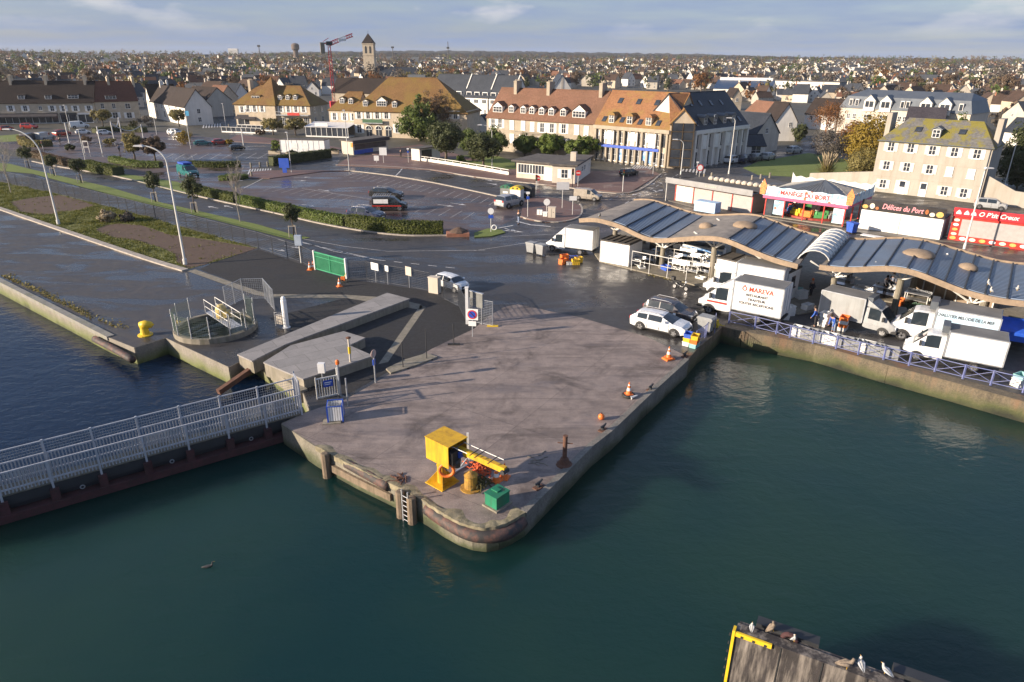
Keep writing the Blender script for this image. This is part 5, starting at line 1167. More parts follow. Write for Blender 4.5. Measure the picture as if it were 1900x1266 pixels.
def vehicle(name, label, cat, shape, paint_m, loc, rz, scale=1.0, group=None, wind=None, rails=False, roof_m=None, details=True):
 s = SHAPES[shape]; root = thing(name, label, cat, loc, rz, group); root.scale = (scale,) * 3
 b = MB(); parts = dict(side_window=[MB(), MB()], windscreen=MB(), rear_window=MB()); loft(shape, b, parts)
 b.build('body', paint_m, root, smooth=32); parts['windscreen'].build('windscreen', m_cglass, root, fix=False)
 if parts['rear_window'].f: parts['rear_window'].build('rear_window', m_cglass, root, fix=False)
 for m in parts['side_window']: m.build('side_window', m_cglass, root, fix=False)
 w_, wb, r = s['w'], s['wb'], s['r']; L = s['L']; xn = s['st'][-1][0]; xt = s['st'][0][0]
 tm, rm = wheel_mesh(r, .2, m_rim)
 off = .02 if shape != 'van' else .05
 for x in (wb / 2 + off, -wb / 2 + off):
  arch = MB()
  for sg in (-1, 1):
   o = link('wheel', tm, root, (x, sg * (w_ - .07), r)); link('rim', rm, o)
   arch.extrude_xz([(x + (r + .07) * math.cos(t), max(.2, r + (r + .07) * math.sin(t))) for t in [2 * math.pi * i / 16 for i in range(16)]], sg * (w_ - .05) - .055, sg * (w_ - .05) + .06)
  arch.build('wheel_arch', m_trim, root)
 if details:
  zb = s['st'][-3][2]
  for sg in (-1, 1):
   MB().add([(xn - .36, sg * (w_ * .93), zb - .10), (xn - .02, sg * w_ * .52, zb - .12), (xn - .06, sg * w_ * .5, zb - .01), (xn - .36, sg * w_ * .9, zb + .03), (xn - .4, sg * w_ * .6, zb - .05)], [(0, 1, 2, 3), (0, 4, 1), (1, 4, 2), (2, 4, 3), (3, 4, 0)]).build('headlight', m_head, root)
   zt = s['st'][1][2]; MB().box(xt - .01, xt + .16, sg * w_ * .72 - .12, sg * w_ * .72 + .12, zt - .2, zt + .04).build('tail_light', m_tail, root)
   xm = [q[0] for q in s['st'] if len(q) > 5 and q[5] == 'w'][0] + .25; zm = s['st'][-4][2] + .06
   MB().box(xm - .1, xm + .1, sg * (w_ + .1) - .1, sg * (w_ + .1) + .08, zm, zm + .16).build('mirror', paint_m, root)
  MB().box(xn - .1, xn + .025, -w_ * .45, w_ * .45, .34, zb - .16).box(xn - .12, xn + .03, -w_ * .6, w_ * .6, .27, .33).build('grille', m_trim, root)
  MB().box(xn + .01, xn + .035, -.26, .26, .42, .53).build('number_plate', m_plate, root); MB().box(xt - .03, xt + .02, -.26, .26, .62, .73).build('number_plate', m_plate, root)
  dl = MB()
  for sg in (-1, 1):
   for x in ((.95, .16, -.8) if shape in ('wagon', 'suv') else (.9, .05)): dl.box(x - .008, x + .008, sg * (w_ * .99) - .012, sg * (w_ * .99) + .012, .35, s['st'][5][2] - .03)
   dl.box(xt + .5, xn - .6, sg * w_ * .975 - .01, sg * w_ * .975 + .01, .22, .30)
  dl.build('door_seams', m_trim, root)
 if rails:
  rl = MB(); zr = max(q[3] for q in s['st'])
  for sg in (-1, 1): rl.tube([(-1.6, sg * w_ * .66, zr - .06), (-1.4, sg * w_ * .66, zr + .06), (.0, sg * w_ * .66, zr + .07), (.3, sg * w_ * .66, zr - .02)], .025, 6)
  rl.build('roof_rail', m_rim, root)
 return root
def seat(pa, pb, wb, w_, mx=1.12, mn=.9):
 a, b = G(*pa), G(*pb); d = (b - a); L = d.length; d.normalize(); c = (a + b) / 2; nn = Vector((-d.y, d.x, 0))
 if nn.dot(c - CAM) < 0: nn = -nn
 s = min(mx, max(mn, L / wb)); c = c + nn * w_ * s * .9
 return (c.x, c.y, 0.02), math.atan2(d.y, d.x), s
def put(name, label, cat, shape, pm, pa, pb, **k):
 s = SHAPES[shape]; loc, rz, sc_ = seat(pa, pb, s['wb'], s['w']); return vehicle(name, label, cat, shape, pm, loc, rz, sc_, **k)
p_white, p_black, p_grey, p_silver = paint('white', (.72, .73, .74)), paint('black', (.018, .019, .022)), paint('grey', (.12, .125, .13)), paint('silver', (.36, .37, .38))
p_plum, p_blue, p_teal, p_red, p_tan = paint('anthracite', (.045, .04, .047)), paint('navy', (.02, .03, .07)), paint('teal', (.02, .15, .15)), paint('red', (.38, .025, .02)), paint('champagne', (.33, .29, .24))
put('estate_car', 'white estate car parked on the wet quay by the fish crates', 'car', 'wagon', p_white, (1187, 612), (1249, 626), rails=True)
put('crossover_car', 'dark crossover car with roof rails parked beside the white estate', 'car', 'suv', p_plum, (1208, 591), (1262, 604), rails=True)
put('city_car', 'small white city car with dark roof stopped outside the mesh gate', 'car', 'hatch', p_white, (816, 535), (841, 543))
put('estate_car', 'dark estate car parked furthest in the wet car park', 'car', 'wagon', p_black, (694, 369), (733, 371), rails=True)
v = put('delivery_van', 'black and red delivery van with white side panel and roof rack', 'van', 'van', p_black, (703, 392), (742, 392))
MB().box(-2.0, -.1, -.945, -.925, 1.0, 1.55).build('side_panel', m_white, v); MB().box(-2.2, 1.6, -.945, -.925, .62, .74).build('red_stripe', m_red, v)
b = MB()
for k in range(8): b.bar((-2.0 + k * .3, -.7, 2.0), (-2.0 + k * .3, .7, 2.0), .05)
b.bar((-2.1, -.72, 1.95), (.2, -.72, 1.95), .05).bar((-2.1, .72, 1.95), (.2, .72, 1.95), .05)
for x in (-1.9, 0): b.bar((x, -.72, 1.8), (x, -.72, 1.97), .05).bar((x, .72, 1.8), (x, .72, 1.97), .05)
b.build('roof_rack', m_galv, v)
put('estate_car', 'dark car with white roof rails half hidden behind the clipped hedge', 'car', 'wagon', p_blue, (655, 407), (692, 411), rails=True)
put('people_carrier', 'silver people carrier parked by the recycling containers', 'car', 'suv', p_silver, (942, 388), (967, 382))
put('panel_van', 'beige panel van driving past the traffic island', 'van', 'van', p_tan, (1073, 371), (1102, 374))
put('suv_car', 'black off-road car waiting on the red pavers beside the low office', 'car', 'suv', p_black, (1166, 329), (1179, 327))
v = put('delivery_van', 'teal van with blue load on its roof driving along the hedge', 'van', 'van', p_teal, (328, 325), (354, 332))
MB().box(-1.9, .3, -.7, .7, 1.9, 2.15).build('roof_load', m_blue, v)
put('hatchback_car', 'silver hatchback parked on the ramp below the mossy roofed house', 'car', 'hatch', p_silver, (1816, 388), (1856, 392))
far = [('red hatchback parked at far left in front of the shops', 'hatch', p_red, (8, 243), (22, 242)), ('dark red hatchback in front of the shop awning', 'hatch', p_red, (42, 240), (62, 240)), ('white panel van in front of the stone terrace', 'van', p_white, (137, 239), (162, 238)),
       ('white car parked under the net masts', 'hatch', p_white, (147, 250), (165, 249)), ('white car standing beside the net masts, second from the van', 'hatch', p_white, (187, 251), (204, 250)), ('silver van parked by the rounded hedge', 'van', p_silver, (80, 262), (102, 259)), ('red car parked beyond the rounded hedge', 'hatch', p_red, (110, 254), (130, 252)),
       ('dark van behind the rounded hedge', 'van', p_plum, (55, 264), (75, 261)), ('white car parked by the crossing left of the blue banner mast', 'hatch', p_white, (313, 251), (330, 252)), ('dark blue car parked behind the white one near the blue banner mast', 'hatch', p_blue, (322, 257), (337, 258)),
       ('teal estate car parked in the bay by the yellow shrubs', 'wagon', p_teal, (368, 271), (388, 270)), ('dark red car parked beside the teal estate', 'hatch', p_red, (402, 269), (418, 268)), ('black car driving through the upper car park', 'hatch', p_black, (437, 280), (449, 279)),
       ('white car parked first in the line by the slate office block', 'hatch', p_white, (1357, 305), (1373, 302)), ('dark car parked second in the line by the slate office block', 'hatch', p_blue, (1380, 304), (1394, 300)), ('grey car parked third in the line by the slate office block', 'hatch', p_grey, (1402, 301), (1415, 298)), ('silver car parked last in the line by the slate office block', 'hatch', p_silver, (1424, 299), (1438, 296)), ('silver car parked apart by the far corner of the lawn', 'hatch', p_silver, (1470, 286), (1488, 284))]
for lb_, sh, pm, a, b in far: put('parked_car' if sh != 'van' else 'parked_van', lb_, 'car' if sh != 'van' else 'van', sh, pm, a, b, details=False, group='cars parked round the square')
# box trucks
def truck(name, label, pa, pb, cabm, boxm, wbt=3.7, boxtop=3.1, bl=-3.25, words=(), stripe=None, roofm=None, fridge=False, deflect=True, scale=None, ragged=False):
 loc, rz, s = seat(pa, pb, wbt, 1.05, mx=1.1, mn=.85); s = scale or s
 root = thing(name, label, 'truck', loc, rz); root.scale = (s,) * 3
 b = MB(); parts = dict(side_window=[MB(), MB()], windscreen=MB(), rear_window=MB()); loft('cab', b, parts)
 b.build('cab', cabm, root, smooth=32); parts['windscreen'].build('windscreen', m_cglass, root, fix=False)
 for m in parts['side_window']: m.build('side_window', m_cglass, root, fix=False)
 bx = MB().box(bl, .38, -1.08, 1.08, .82, boxtop); bo = bx.build('cargo_box', boxm, root)
 MB().box(bl + .03, .35, -1.05, 1.05, boxtop + .003, boxtop + .03).build('box_roof', roofm or M('truck_roof', (.17, .165, .155), .7, .25, 1, dirt=(.09, .085, .075), dirt_amt=.6), bo)
 tr = MB(); e = .05
 for y in (-1.085, 1.085):
  for z in (.82, boxtop): tr.box(bl, .38, y - e / 2, y + e / 2, z - e, z + e * .6)
  for x in (bl, .38): tr.box(x - e, x + e, y - e / 2, y + e / 2, .82, boxtop)
 for y in (-.35, .35): tr.box(bl - .03, bl, y - .02, y + .02, .9, boxtop - .05)
 tr.build('edge_trim', m_galv, bo)
 MB().box(bl + .1, 2.4, -.42, .42, .45, .8).build('chassis', m_trim, root)
 tm, rm = wheel_mesh(.36, .24, m_rim); xf = 2.1; xr = xf - wbt
 for x in (xf, xr):
  for sg in (-1, 1): o = link('wheel', tm, root, (x, sg * .92, .36)); link('rim', rm, o)
 ar = MB()
 for sg in (-1, 1): ar.extrude_xz([(xf + .46 * math.cos(t), max(.42, .36 + .46 * math.sin(t))) for t in [2 * math.pi * i / 16 for i in range(16)]], sg * .95 - .06, sg * .95 + .065)
 ar.build('wheel_arch', m_trim, root)
 for sg in (-1, 1):
  MB().box(2.80, 3.03, sg * .68 - .16, sg * .68 + .16, .80, 1.0).build('headlight', m_head, root)
  MB().box(1.95, 2.1, sg * 1.16 - .12, sg * 1.16 + .1, 1.35, 1.72).build('mirror', m_trim, root)
 MB().box(2.7, 3.12, -.9, .9, .42, .66).build('bumper', m_trim, root)
 MB().box(bl - .06, bl + .1, -1, 1, .5, .62).build('rear_bar', m_trim, root)
 if deflect: MB().extrude_xz([(.42, 2.3), (1.5, 2.3), (.5, boxtop)], -.9, .9).build('wind_deflector', cabm, root)
 if fridge: MB().box(.39, .85, -.75, .75, 2.5, 3.05).build('fridge_unit', m_zinc, root)
 near = -1 if Vector((math.sin(rz), -math.cos(rz), 0)).dot(Vector(loc) - CAM) < 0 else 1   # side that faces the camera
 ys = near * 1.1; rr = 0 if near < 0 else math.pi
 for txt, size, x, z, mt, wd in words: text(bo, txt, size, mt, (x, ys, z), rr, wd, extrude=.006, bold=.008)
 if stripe: MB().box(.75, 2.3, near * 1.0 - .012, near * 1.0 + .012, .98, 1.12).build('stripe', stripe, root)
 return root, near, bo
m_bx = M('truck_box_white', (.76, .76, .75), .4, .05, 1, dirt=(.42, .38, .32), dirt_amt=.25, streak=True)
m_bxg = M('truck_box_grey', (.30, .31, .31), .5, .1, 1, dirt=(.18, .17, .15), dirt_amt=.5, streak=True)
m_lr, m_ld = M('lettering_red', (.6, .06, .03), .4, .03), M('lettering_dark', (.06, .06, .07), .5, .03)
truck('box_truck', 'plain white box truck parked at the left end of the market beside two grey bins', (1079, 474), (1028, 467), p_white, m_bx, boxtop=3.2)
t2 = truck('box_truck', 'white box truck lettered Ô MAREVA RESTAURANT TRAITEUR on its side', (1411, 603), (1318, 583), p_white, m_bx, boxtop=3.0,
      words=(('Ô MAREVA', .5, -1.4, 2.55, m_lr, 2.3), ('RESTAURANT', .26, -1.4, 2.12, m_ld, 1.6), ('TRAITEUR', .26, -1.4, 1.78, m_ld, 1.3), ('TOUTES RECEPTIONS', .26, -1.4, 1.45, m_ld, 2.6)), stripe=m_red)
truck('box_truck', 'white box truck parked behind the lettered restaurant truck', (1417, 569), (1322, 551), p_white, m_bx, boxtop=3.2)
truck('box_truck', 'grey box truck with refrigeration unit facing right among the fish boxes', (1546, 603), (1629, 624), p_silver, m_bxg, boxtop=2.9, fridge=True)
m_sea = M('sky_blue_print', (.42, .60, .74), .45, .3, .8, dirt=(.7, .75, .78), dirt_amt=.8)
t5 = truck('refrigerated_van', 'white refrigerated truck with blue sea print lettered CHALUTIER MELODIE DE LA MER', (1793, 655), (1677, 632), p_white, m_bx, boxtop=2.75, deflect=False, fridge=True, words=(('CHALUTIER MELODIE DE LA MER', .3, -1.3, 2.35, m_ld, 3.3),))
MB().box(-3.2, .3, t5[1] * 1.085 - .006, t5[1] * 1.085 + .006, 1.2, 2.6).build('printed_panel', m_sea, t5[2])
truck('box_truck', 'white box truck parked nearest the water behind the blue railing', (1811, 692), (1704, 671), p_white, m_bx, boxtop=2.75, fridge=True, deflect=False)
def scooter(loc, rz):
 root = thing('motor_scooter', 'black motor scooter parked by the market kerb', 'scooter', loc, rz)
 tm, rm = wheel_mesh(.24, .11, m_rim)
 for x in (.62, -.62): o = link('wheel', tm, root, (x, 0, .24)); link('rim', rm, o)
 MB().tube([(-.75, 0, .62), (-.4, 0, .55), (-.1, 0, .36), (.3, 0, .32), (.48, 0, .55), (.5, 0, .95)], [.12, .17, .14, .12, .10, .06], 8).build('body', p_black, root, smooth=True)
 MB().box(-.75, .0, -.14, .14, .72, .82).build('seat', m_black, root); MB().tube([(.62, 0, .24), (.52, 0, .7), (.46, 0, 1.05)], .035, 6).build('fork', m_galv, root)
 MB().tube([(.4, -.34, 1.08), (.5, 0, 1.02), (.4, .34, 1.08)], .022, 6).build('handlebar', m_trim, root); MB().box(-1.0, -.68, -.19, .19, .82, 1.12).build('top_box', m_trim, root)
 MB().box(.5, .6, -.09, .09, .78, .95).build('headlight', m_head, root); MB().box(.4, .66, -.08, .08, .46, .5).build('mudguard', m_trim, root)
g = G(1262, 538); scooter((g.x, g.y, .005), FH1.rz)
# foreground: pier, lock, footbridge
m_yel = M('crane_yellow', (0.60, 0.35, 0.015), 0.48, 0.15, 1.2, dirt=(0.24, 0.11, 0.02), dirt_amt=0.6, streak=True)
m_yelb = M('bollard_yellow', (0.68, 0.46, 0.02), 0.5, 0.12, 2, dirt=(.3, .2, .03), dirt_amt=.3)
m_rust = M('rust', (0.13, 0.062, 0.04), 0.9, 0.35, 3, bump=0.6, dirt=(0.05, 0.03, 0.025), dirt_amt=0.7)
m_rusty = M('rusty_yellow', (0.40, 0.22, 0.03), 0.8, 0.3, 3, bump=0.5, dirt=(0.08, 0.045, 0.03), dirt_amt=0.95)
m_green = M('box_green', (0.014, 0.18, 0.095), 0.5, 0.15, 1.5, dirt=(.03, .09, .05), dirt_amt=.6, streak=True)
m_orange = M('cone_orange', (0.72, 0.17, 0.03), 0.5, 0.1, 3)
m_conew = M('cone_white', (0.72, 0.70, 0.68), 0.5, 0.08, 3)
m_timber = M('old_timber', (0.20, 0.15, 0.105), 0.9, 0.3, 2, bump=0.7, dirt=(0.06, 0.055, 0.03), dirt_amt=0.8, streak=True)
m_fend = M('rubber_fender', (0.035, 0.032, 0.032), 0.7, 0.3, 1.2, bump=0.5, dirt=(0.20, 0.085, 0.06), dirt_amt=0.8)
m_redb = M('red_lead_beam', (0.065, 0.024, 0.026), 0.85, 0.35, 1.5, bump=0.5, dirt=(0.03, 0.022, 0.02), dirt_amt=0.8)
m_gpaint = M('grey_paint', (0.40, 0.42, 0.47), 0.5, 0.12, 2, dirt=(.25, .24, .22), dirt_amt=.4)
def slabmat():
 m, n, l, b = newmat('paving_slabs'); v = vec_n(n, l, 'World'); mp = n.new('ShaderNodeMapping'); mp.inputs['Rotation'].default_value = (0, 0, R(-35)); l.new(v, mp.inputs['Vector'])
 br = n.new('ShaderNodeTexBrick'); br.inputs['Scale'].default_value = 1.0; br.inputs['Brick Width'].default_value = 2.2; br.inputs['Row Height'].default_value = 1.3; br.inputs['Mortar Size'].default_value = .018
 br.inputs['Color1'].default_value = (.30, .28, .27, 1); br.inputs['Color2'].default_value = (.22, .21, .205, 1); br.inputs['Mortar'].default_value = (.09, .085, .08, 1); l.new(mp.outputs[0], br.inputs['Vector'])
 f = noise_n(n, l, v, 1.2, 6, .65); g = noise_n(n, l, v, 14, 3, .6)
 c = mix_n(n, l, rng_n(n, l, f, .35, .7, 0, .5), br.outputs['Color'], (.13, .125, .12)); c = mix_n(n, l, rng_n(n, l, g, .3, .7, 0, .35), c, (.36, .34, .33))
 l.new(c, b.inputs['Base Color']); b.inputs['Roughness'].default_value = .8; bump_n(n, l, math_n(n, l, 'ADD', g, br.outputs['Fac']), .4, .02, b); return m
m_slabs = slabmat()
def cover(name, label, top, zt):
 ps = [G(*p, zt) for p in top]; c = sum((Vector((p.x, p.y, 0)) for p in ps), Vector()) / len(ps)
 root = thing(name, label, 'concrete platform', (c.x, c.y, 0)); pl = [(p.x - c.x, p.y - c.y) for p in ps]
 MB().prism(pl, -.3, zt - .1).build('side_wall', m_conc2, root); MB().prism([(x * 1.012, y * 1.012) for x, y in pl], zt - .1, zt).build('top_slabs', m_slabs, root)
cover('concrete_platform', 'long raised concrete platform paved with grey slabs running up to the gravel yard', [(442, 657), (717, 544), (759, 555), (611, 609), (532, 638), (469, 669)], .7)
cover('concrete_platform', 'wider low concrete platform paved with grey slabs beside the footbridge gate', [(490, 672), (540, 641), (637, 615), (677, 627), (648, 641), (692, 660), (629, 681), (563, 703)], .75)
slab('concrete_base', [(716, 684), (748, 668), (792, 655), (812, 662), (770, 678), (725, 692)], 0, .12, m_conc2)
c = G(402, 612); root = thing('sluice_pit', 'round sluice pit with mesh fence, walkway and yellow winding gear', 'lock machinery', (c.x, c.y, 0))
r0 = 3.1; n = 28; mb = MB()
for k in range(n):
 a, b = 2 * math.pi * k / n, 2 * math.pi * (k + 1) / n; mb.prism([(r0 * math.cos(a), r0 * math.sin(a)), (r0 * math.cos(b), r0 * math.sin(b)), ((r0 - .35) * math.cos(b), (r0 - .35) * math.sin(b)), ((r0 - .35) * math.cos(a), (r0 - .35) * math.sin(a))], -.2, .42)
mb.build('ring_wall', m_conc2, root); MB().lathe([(r0 - .34, .02), (r0 - .34, .05)], (0, 0, 0), 24).build('pit_shade_disc', M('pit_shade_black', (.012, .016, .014), .3), root)  # flat black disc, its colour painting in the shade of a deep hole
MB().tube([(-1.6, -1.2, .25), (-1.0, .2, .3), (-.2, 1.1, .35), (.9, 1.3, .4)], .16, 8).tube([(-.9, -1.6, .2), (.2, -.9, .3), (.9, -.2, .35)], .1, 8).build('sluice_gear', m_dark, root)
ps = []
for k in range(11):
 a = R(150 + k * 27); ps.append((math.cos(a) * (r0 - .1), math.sin(a) * (r0 - .1)))
 MB().tube([(*ps[-1], .1), (*ps[-1], 2.15)], .045, 6).build('post', m_galv, root)
def wire(mb, p, q, z0, z1, sp=.11, t=.012):
 p, q = Vector((p[0], p[1], 0)), Vector((q[0], q[1], 0)); L = (q - p).length; k = max(1, int(L / sp))
 for i in range(k): x = p.lerp(q, i / k); mb.bar((x.x, x.y, z0), (x.x, x.y, z1), t)
 j = max(1, int((z1 - z0) / (sp * 1.0)))
 for i in range(j + 1): z = z0 + (z1 - z0) * i / j; mb.bar((p.x, p.y, z), (q.x, q.y, z), t)
mb = MB()
for p, q in zip(ps, ps[1:]): wire(mb, p, q, .45, 2.0, .14, .012)
mb.build('wire_mesh', M('fence_green', (.10, .14, .11), .5), root)
mb = MB(); w0, w1 = Vector((-1.2, 2.2, .75)), Vector((2.2, -1.4, .75)); mb.bar(w0, w1, .9, .08); mb.build('walkway', m_gpaint, root)
dd = (w1 - w0).normalized(); sd = Vector((-dd.y, dd.x, 0)) * .45; b = MB()
for s in (-1, 1):
 for k in range(4): q = w0.lerp(w1, k / 3) + sd * s; b.tube([q, q + Vector((0, 0, 1.1))], .03, 6)
 for z in (.55, 1.1): b.tube([w0 + sd * s + Vector((0, 0, z)), w1 + sd * s + Vector((0, 0, z))], .03, 6)
b.build('handrail', m_steelw, root)
q = w0.lerp(w1, .45) + Vector((0, 0, .05)); MB().lathe([(.3, 0), (.42, .05), (.42, .8), (.34, .95), (.2, 1.1)], q, 12).box(q.x - .1, q.x + .6, q.y - .35, q.y + .35, q.z + .1, q.z + .6).build('winding_gear', M('motor_cream', (.55, .42, .16), .5, .2, 2, dirt=(.2, .13, .05), dirt_amt=.5), root)
g = G(532, 608); tag(MB().lathe([(.3, 0), (.3, .06), (.22, .08), (.22, 2.3), (.18, 2.36), (.18, 2.5), (.08, 2.62)], (0, 0, 0), 14).build('signal_pillar', m_white, loc=g), 'white cylindrical signal pillar beside the long concrete platform', 'pillar')
g = G(520, 606); root = thing('meter_cabinet', 'small cream meter cabinet inside a pipe frame beside the white pillar', 'cabinet', g, R(-20)); MB().box(-.3, .3, -.12, .12, .25, 1.0).build('cabinet', m_cream, root); MB().tube([(-.42, 0, 0), (-.42, 0, 1.15), (.42, 0, 1.15), (.42, 0, 0)], .03, 6).build('frame', m_steelw, root)
for (px, py, s, lb) in ((270, 622, 1.0, 'big yellow mooring bollard with hooked head on the left quay edge'), (331, 605, .4, 'small yellow mooring bollard next to the sluice pit')):
 g = G(px, py); root = thing('mooring_bollard', lb, 'bollard', (g.x, g.y, .01)); root.scale = (s,) * 3
 MB().lathe([(.55, 0), (.55, .07), (.33, .12), (.29, .55), (.30, .75), (.1, .8)], (0, 0, 0), 16).build('post', m_yelb, root, smooth=False)
 MB().tube([(-.25, 0, .78), (.1, .05, .86), (.5, .12, .80), (.62, .15, .68)], [.28, .32, .26, .16], 10).build('head', m_yelb, root, smooth=True)
fa, fb = G(-330, 1012, .15), G(560, 766, .15); ba, bb_ = G(0, 858, 1.35), G(515, 734, 1.35)
f = Fac(fa, fb); root = thing('lock_footbridge', 'grey picket railed footbridge on top of the reddish lock gate', 'footbridge', (fa.x, fa.y, 0), f.rz); L = f.L
dep = max(1.0, -((Vector((bb_.x, bb_.y, 0)) - f.A).dot(f.n)) * .5 - ((Vector((ba.x, ba.y, 0)) - f.A).dot(f.n)) * .5)
MB().box(0, L, 0, dep, .05, .15).build('deck', M('deck_grating', (.16, .15, .12), .7, .3, 3), root)
np_ = 10; sp = L / np_
for y, zt in ((0, 1.3), (dep, 2.05)):
 for k in range(np_ + 1): MB().box(k * sp - .05, k * sp + .05, y - .05, y + .05, -.75 if y == 0 else .0, zt + .05).build('post', m_gpaint, root)
 r = MB()
 for z in (1.3, .35): r.box(0, L, y - .035, y + .035, z, z + .07)
 if y: r.box(0, L, y - .03, y + .03, 2.0, 2.06)
 r.build('handrail', m_gpaint, root); pk = MB(); k = 0; x = .1
 while x < L: pk.box(x - .03, x + .03, y - .02, y + .02, .15, 1.3); x += .155
 pk.build('pickets', M('picket_grey', (.34, .355, .385), .5, .1, 2), root)
wm = MB(); wire(wm, (0, dep), (L, dep), 1.36, 2.0, .13, .011); wm.build('wire_mesh', m_galv, root)
MB().box(0, L, .02, dep - .05, -.5, .02).build('girder', m_dark, root); MB().box(0, L, -.35, .5, -1.25, -.85).build('gate_beam', m_redb, root)
for k in range(np_): MB().box(k * sp - .2, k * sp + .2, -.22, .3, -1.1, -.2).build('gate_frame', m_redb, root)
MB().box(0, L, .3, dep + .2, -2.2, -.45).build('gate_leaf', M('gate_plate', (.02, .022, .028), .6), root)
for k in range(9):
 if k % 2: continue
 x = (k + .55) * sp; bm_ = MB(); bm_.tube([(x + .1 * math.cos(t), .0, -.62 + .1 * math.sin(t)) for t in [2 * math.pi * i / 10 for i in range(10)]], .03, 5, closed=True); bm_.build('eye_ring', m_galv, root)
p = f.w(L + .02, 0, .05); root = thing('gate_screen', 'tall grey bar screen closing the pier end of the footbridge', 'gate', (p.x, p.y, 0), f.rz + R(82)); b = MB()
for k in range(9): b.box(k * .17 - .02, k * .17 + .02, -.02, .02, .1, 2.1)
b.build('bars', m_gpaint, root); MB().box(-.04, 1.44, -.035, .035, 2.1, 2.17).box(-.04, 1.44, -.035, .035, .04, .1).box(-.06, .0, -.04, .04, 0, 2.3).box(1.4, 1.46, -.04, .04, 0, 2.3).build('frame', m_gpaint, root)
A, B = G(590, 741), G(628, 733); f = Fac(A, B); root = thing('bar_gate', 'white bar gate carrying a blue notice beside the litter bin', 'gate', (A.x, A.y, 0), f.rz); b = MB(); k = 0
while k * .16 < f.L: b.box(k * .16 - .02, k * .16 + .02, -.02, .02, .12, 1.35); k += 1
b.build('bars', m_steelw, root); MB().box(0, f.L, -.03, .03, 1.35, 1.42).box(0, f.L, -.03, .03, .06, .12).box(-.06, .0, -.04, .04, 0, 1.5).box(f.L, f.L + .12, -.06, .06, 0, 1.9).build('frame', m_steelw, root)
n_ = MB().box(f.L * .32, f.L * .78, -.06, -.03, .75, 1.2).build('notice', m_blue, root)
MB().box(f.L * .38, f.L * .72, -.066, -.061, 1.02, 1.08).box(f.L * .38, f.L * .66, -.066, -.061, .9, .94).build('notice_print', m_white, n_)
def post(name, label, cat, px, py, ty, r=.05, mat=None, group=None):
 g = G(px, py); h = HT(px, py, ty); root = thing(name, label, cat, (g.x, g.y, 0), 0, group); MB().tube([(0, 0, 0), (0, 0, h)], r, 8).build('pole', mat or m_galv, root); return root, h
root, h = post('lamp_post', 'short grey post with orange beacon by the white bar gate', 'post', 632, 735, 676, .07); MB().lathe([(.12, 0), (.14, .2), (.06, .3)], (0, 0, h), 10).build('beacon', m_orange, root)
root, h = post('control_box', 'white control box on a short post behind the white bar gate', 'box', 600, 715, 690, .05); MB().box(-.22, .22, -.15, .15, h - .05, h + .62).build('box', m_white, root)
post('rail_post', 'plain grey post standing right of the litter bin', 'post', 646, 754, 702, .05)
root, h = post('marker_post', 'yellow and white banded marker post on the slab platform edge', 'post', 652, 690, 628, .07, m_cream); MB().lathe([(.1, 0), (.1, .5)], (0, 0, h * .55), 8).build('band', m_yelb, root); MB().lathe([(.16, 0), (.18, .06), (.05, .12)], (0, 0, h), 10).build('cap', m_rust, root)
root, h = post('sign_post', 'round sign seen from behind with small blue plate on the pier', 'sign', 697, 711, 650, .05); MB().lathe([(.28, -.015), (.28, .015)], (0, 0, 0), 20).build('sign_disc', M('sign_back', (.45, .33, .29), .5), root, loc=(0, 0, h - .25)).rotation_euler = (math.pi / 2, 0, R(65)); MB().box(-.12, .12, -.03, .03, h - 1.05, h - .65).build('plate', m_blue, root, rz=R(65))
g = G(624, 778); root = thing('litter_bin', 'white slatted litter bin with blue corner frame near the footbridge', 'bin', g, R(10)); b = MB()
for s in range(4):
 for k in range(6):
  t = -.36 + k * .144; x, y = ((t, -.42), (t, .42), (-.42, t), (.42, t))[s]; b.box(x - .06 if s < 2 else x - .02, x + .06 if s < 2 else x + .02, y - .02 if s < 2 else y - .06, y + .02 if s < 2 else y + .06, .12, 1.02)
b.build('slats', m_white, root); b = MB()
for x in (-.43, .43):
 for y in (-.43, .43): b.box(x - .045, x + .045, y - .045, y + .045, .05, 1.06)
b.box(-.46, .46, -.46, -.42, 1.06, 1.1).box(-.46, .46, .4, .46, 1.06, 1.1).box(-.46, -.4, -.4, .4, 1.06, 1.1).box(.4, .46, -.4, .4, 1.06, 1.1).build('frame', m_blue, root)
MB().box(-.36, .36, -.36, .36, .08, .7).build('liner', m_dark, root); MB().box(-.75, .3, -.62, .1, 0, .07).build('base_slab', m_conc2, root)
p = G(821, 895); zt = HT(821, 895, 812)
cl, cf, cr_ = G(789, 810, zt), G(831, 830.5, zt), G(866, 811, zt); ux = (cf - cl); uy = (cr_ - cf); ax = math.atan2(ux.y, ux.x); Lx, Ly = ux.length, uy.length
root = thing('slewing_hoist', 'bright yellow pillar hoist with box housing and boom on the pier corner', 'crane', (p.x, p.y, .012), ax)
inv = Matrix.Rotation(-ax, 3, 'Z'); cc = inv @ (Vector(((cl.x + cr_.x) / 2, (cl.y + cr_.y) / 2, 0)) - Vector((p.x, p.y, 0)))
x0, x1, y0, y1 = cc.x - Lx / 2, cc.x + Lx / 2, cc.y - Ly / 2, cc.y + Ly / 2; zb = zt - 1.25
MB().box(-.62, .62, -.62, .62, 0, .05).build('base_plate', m_yel, root)
b = MB()
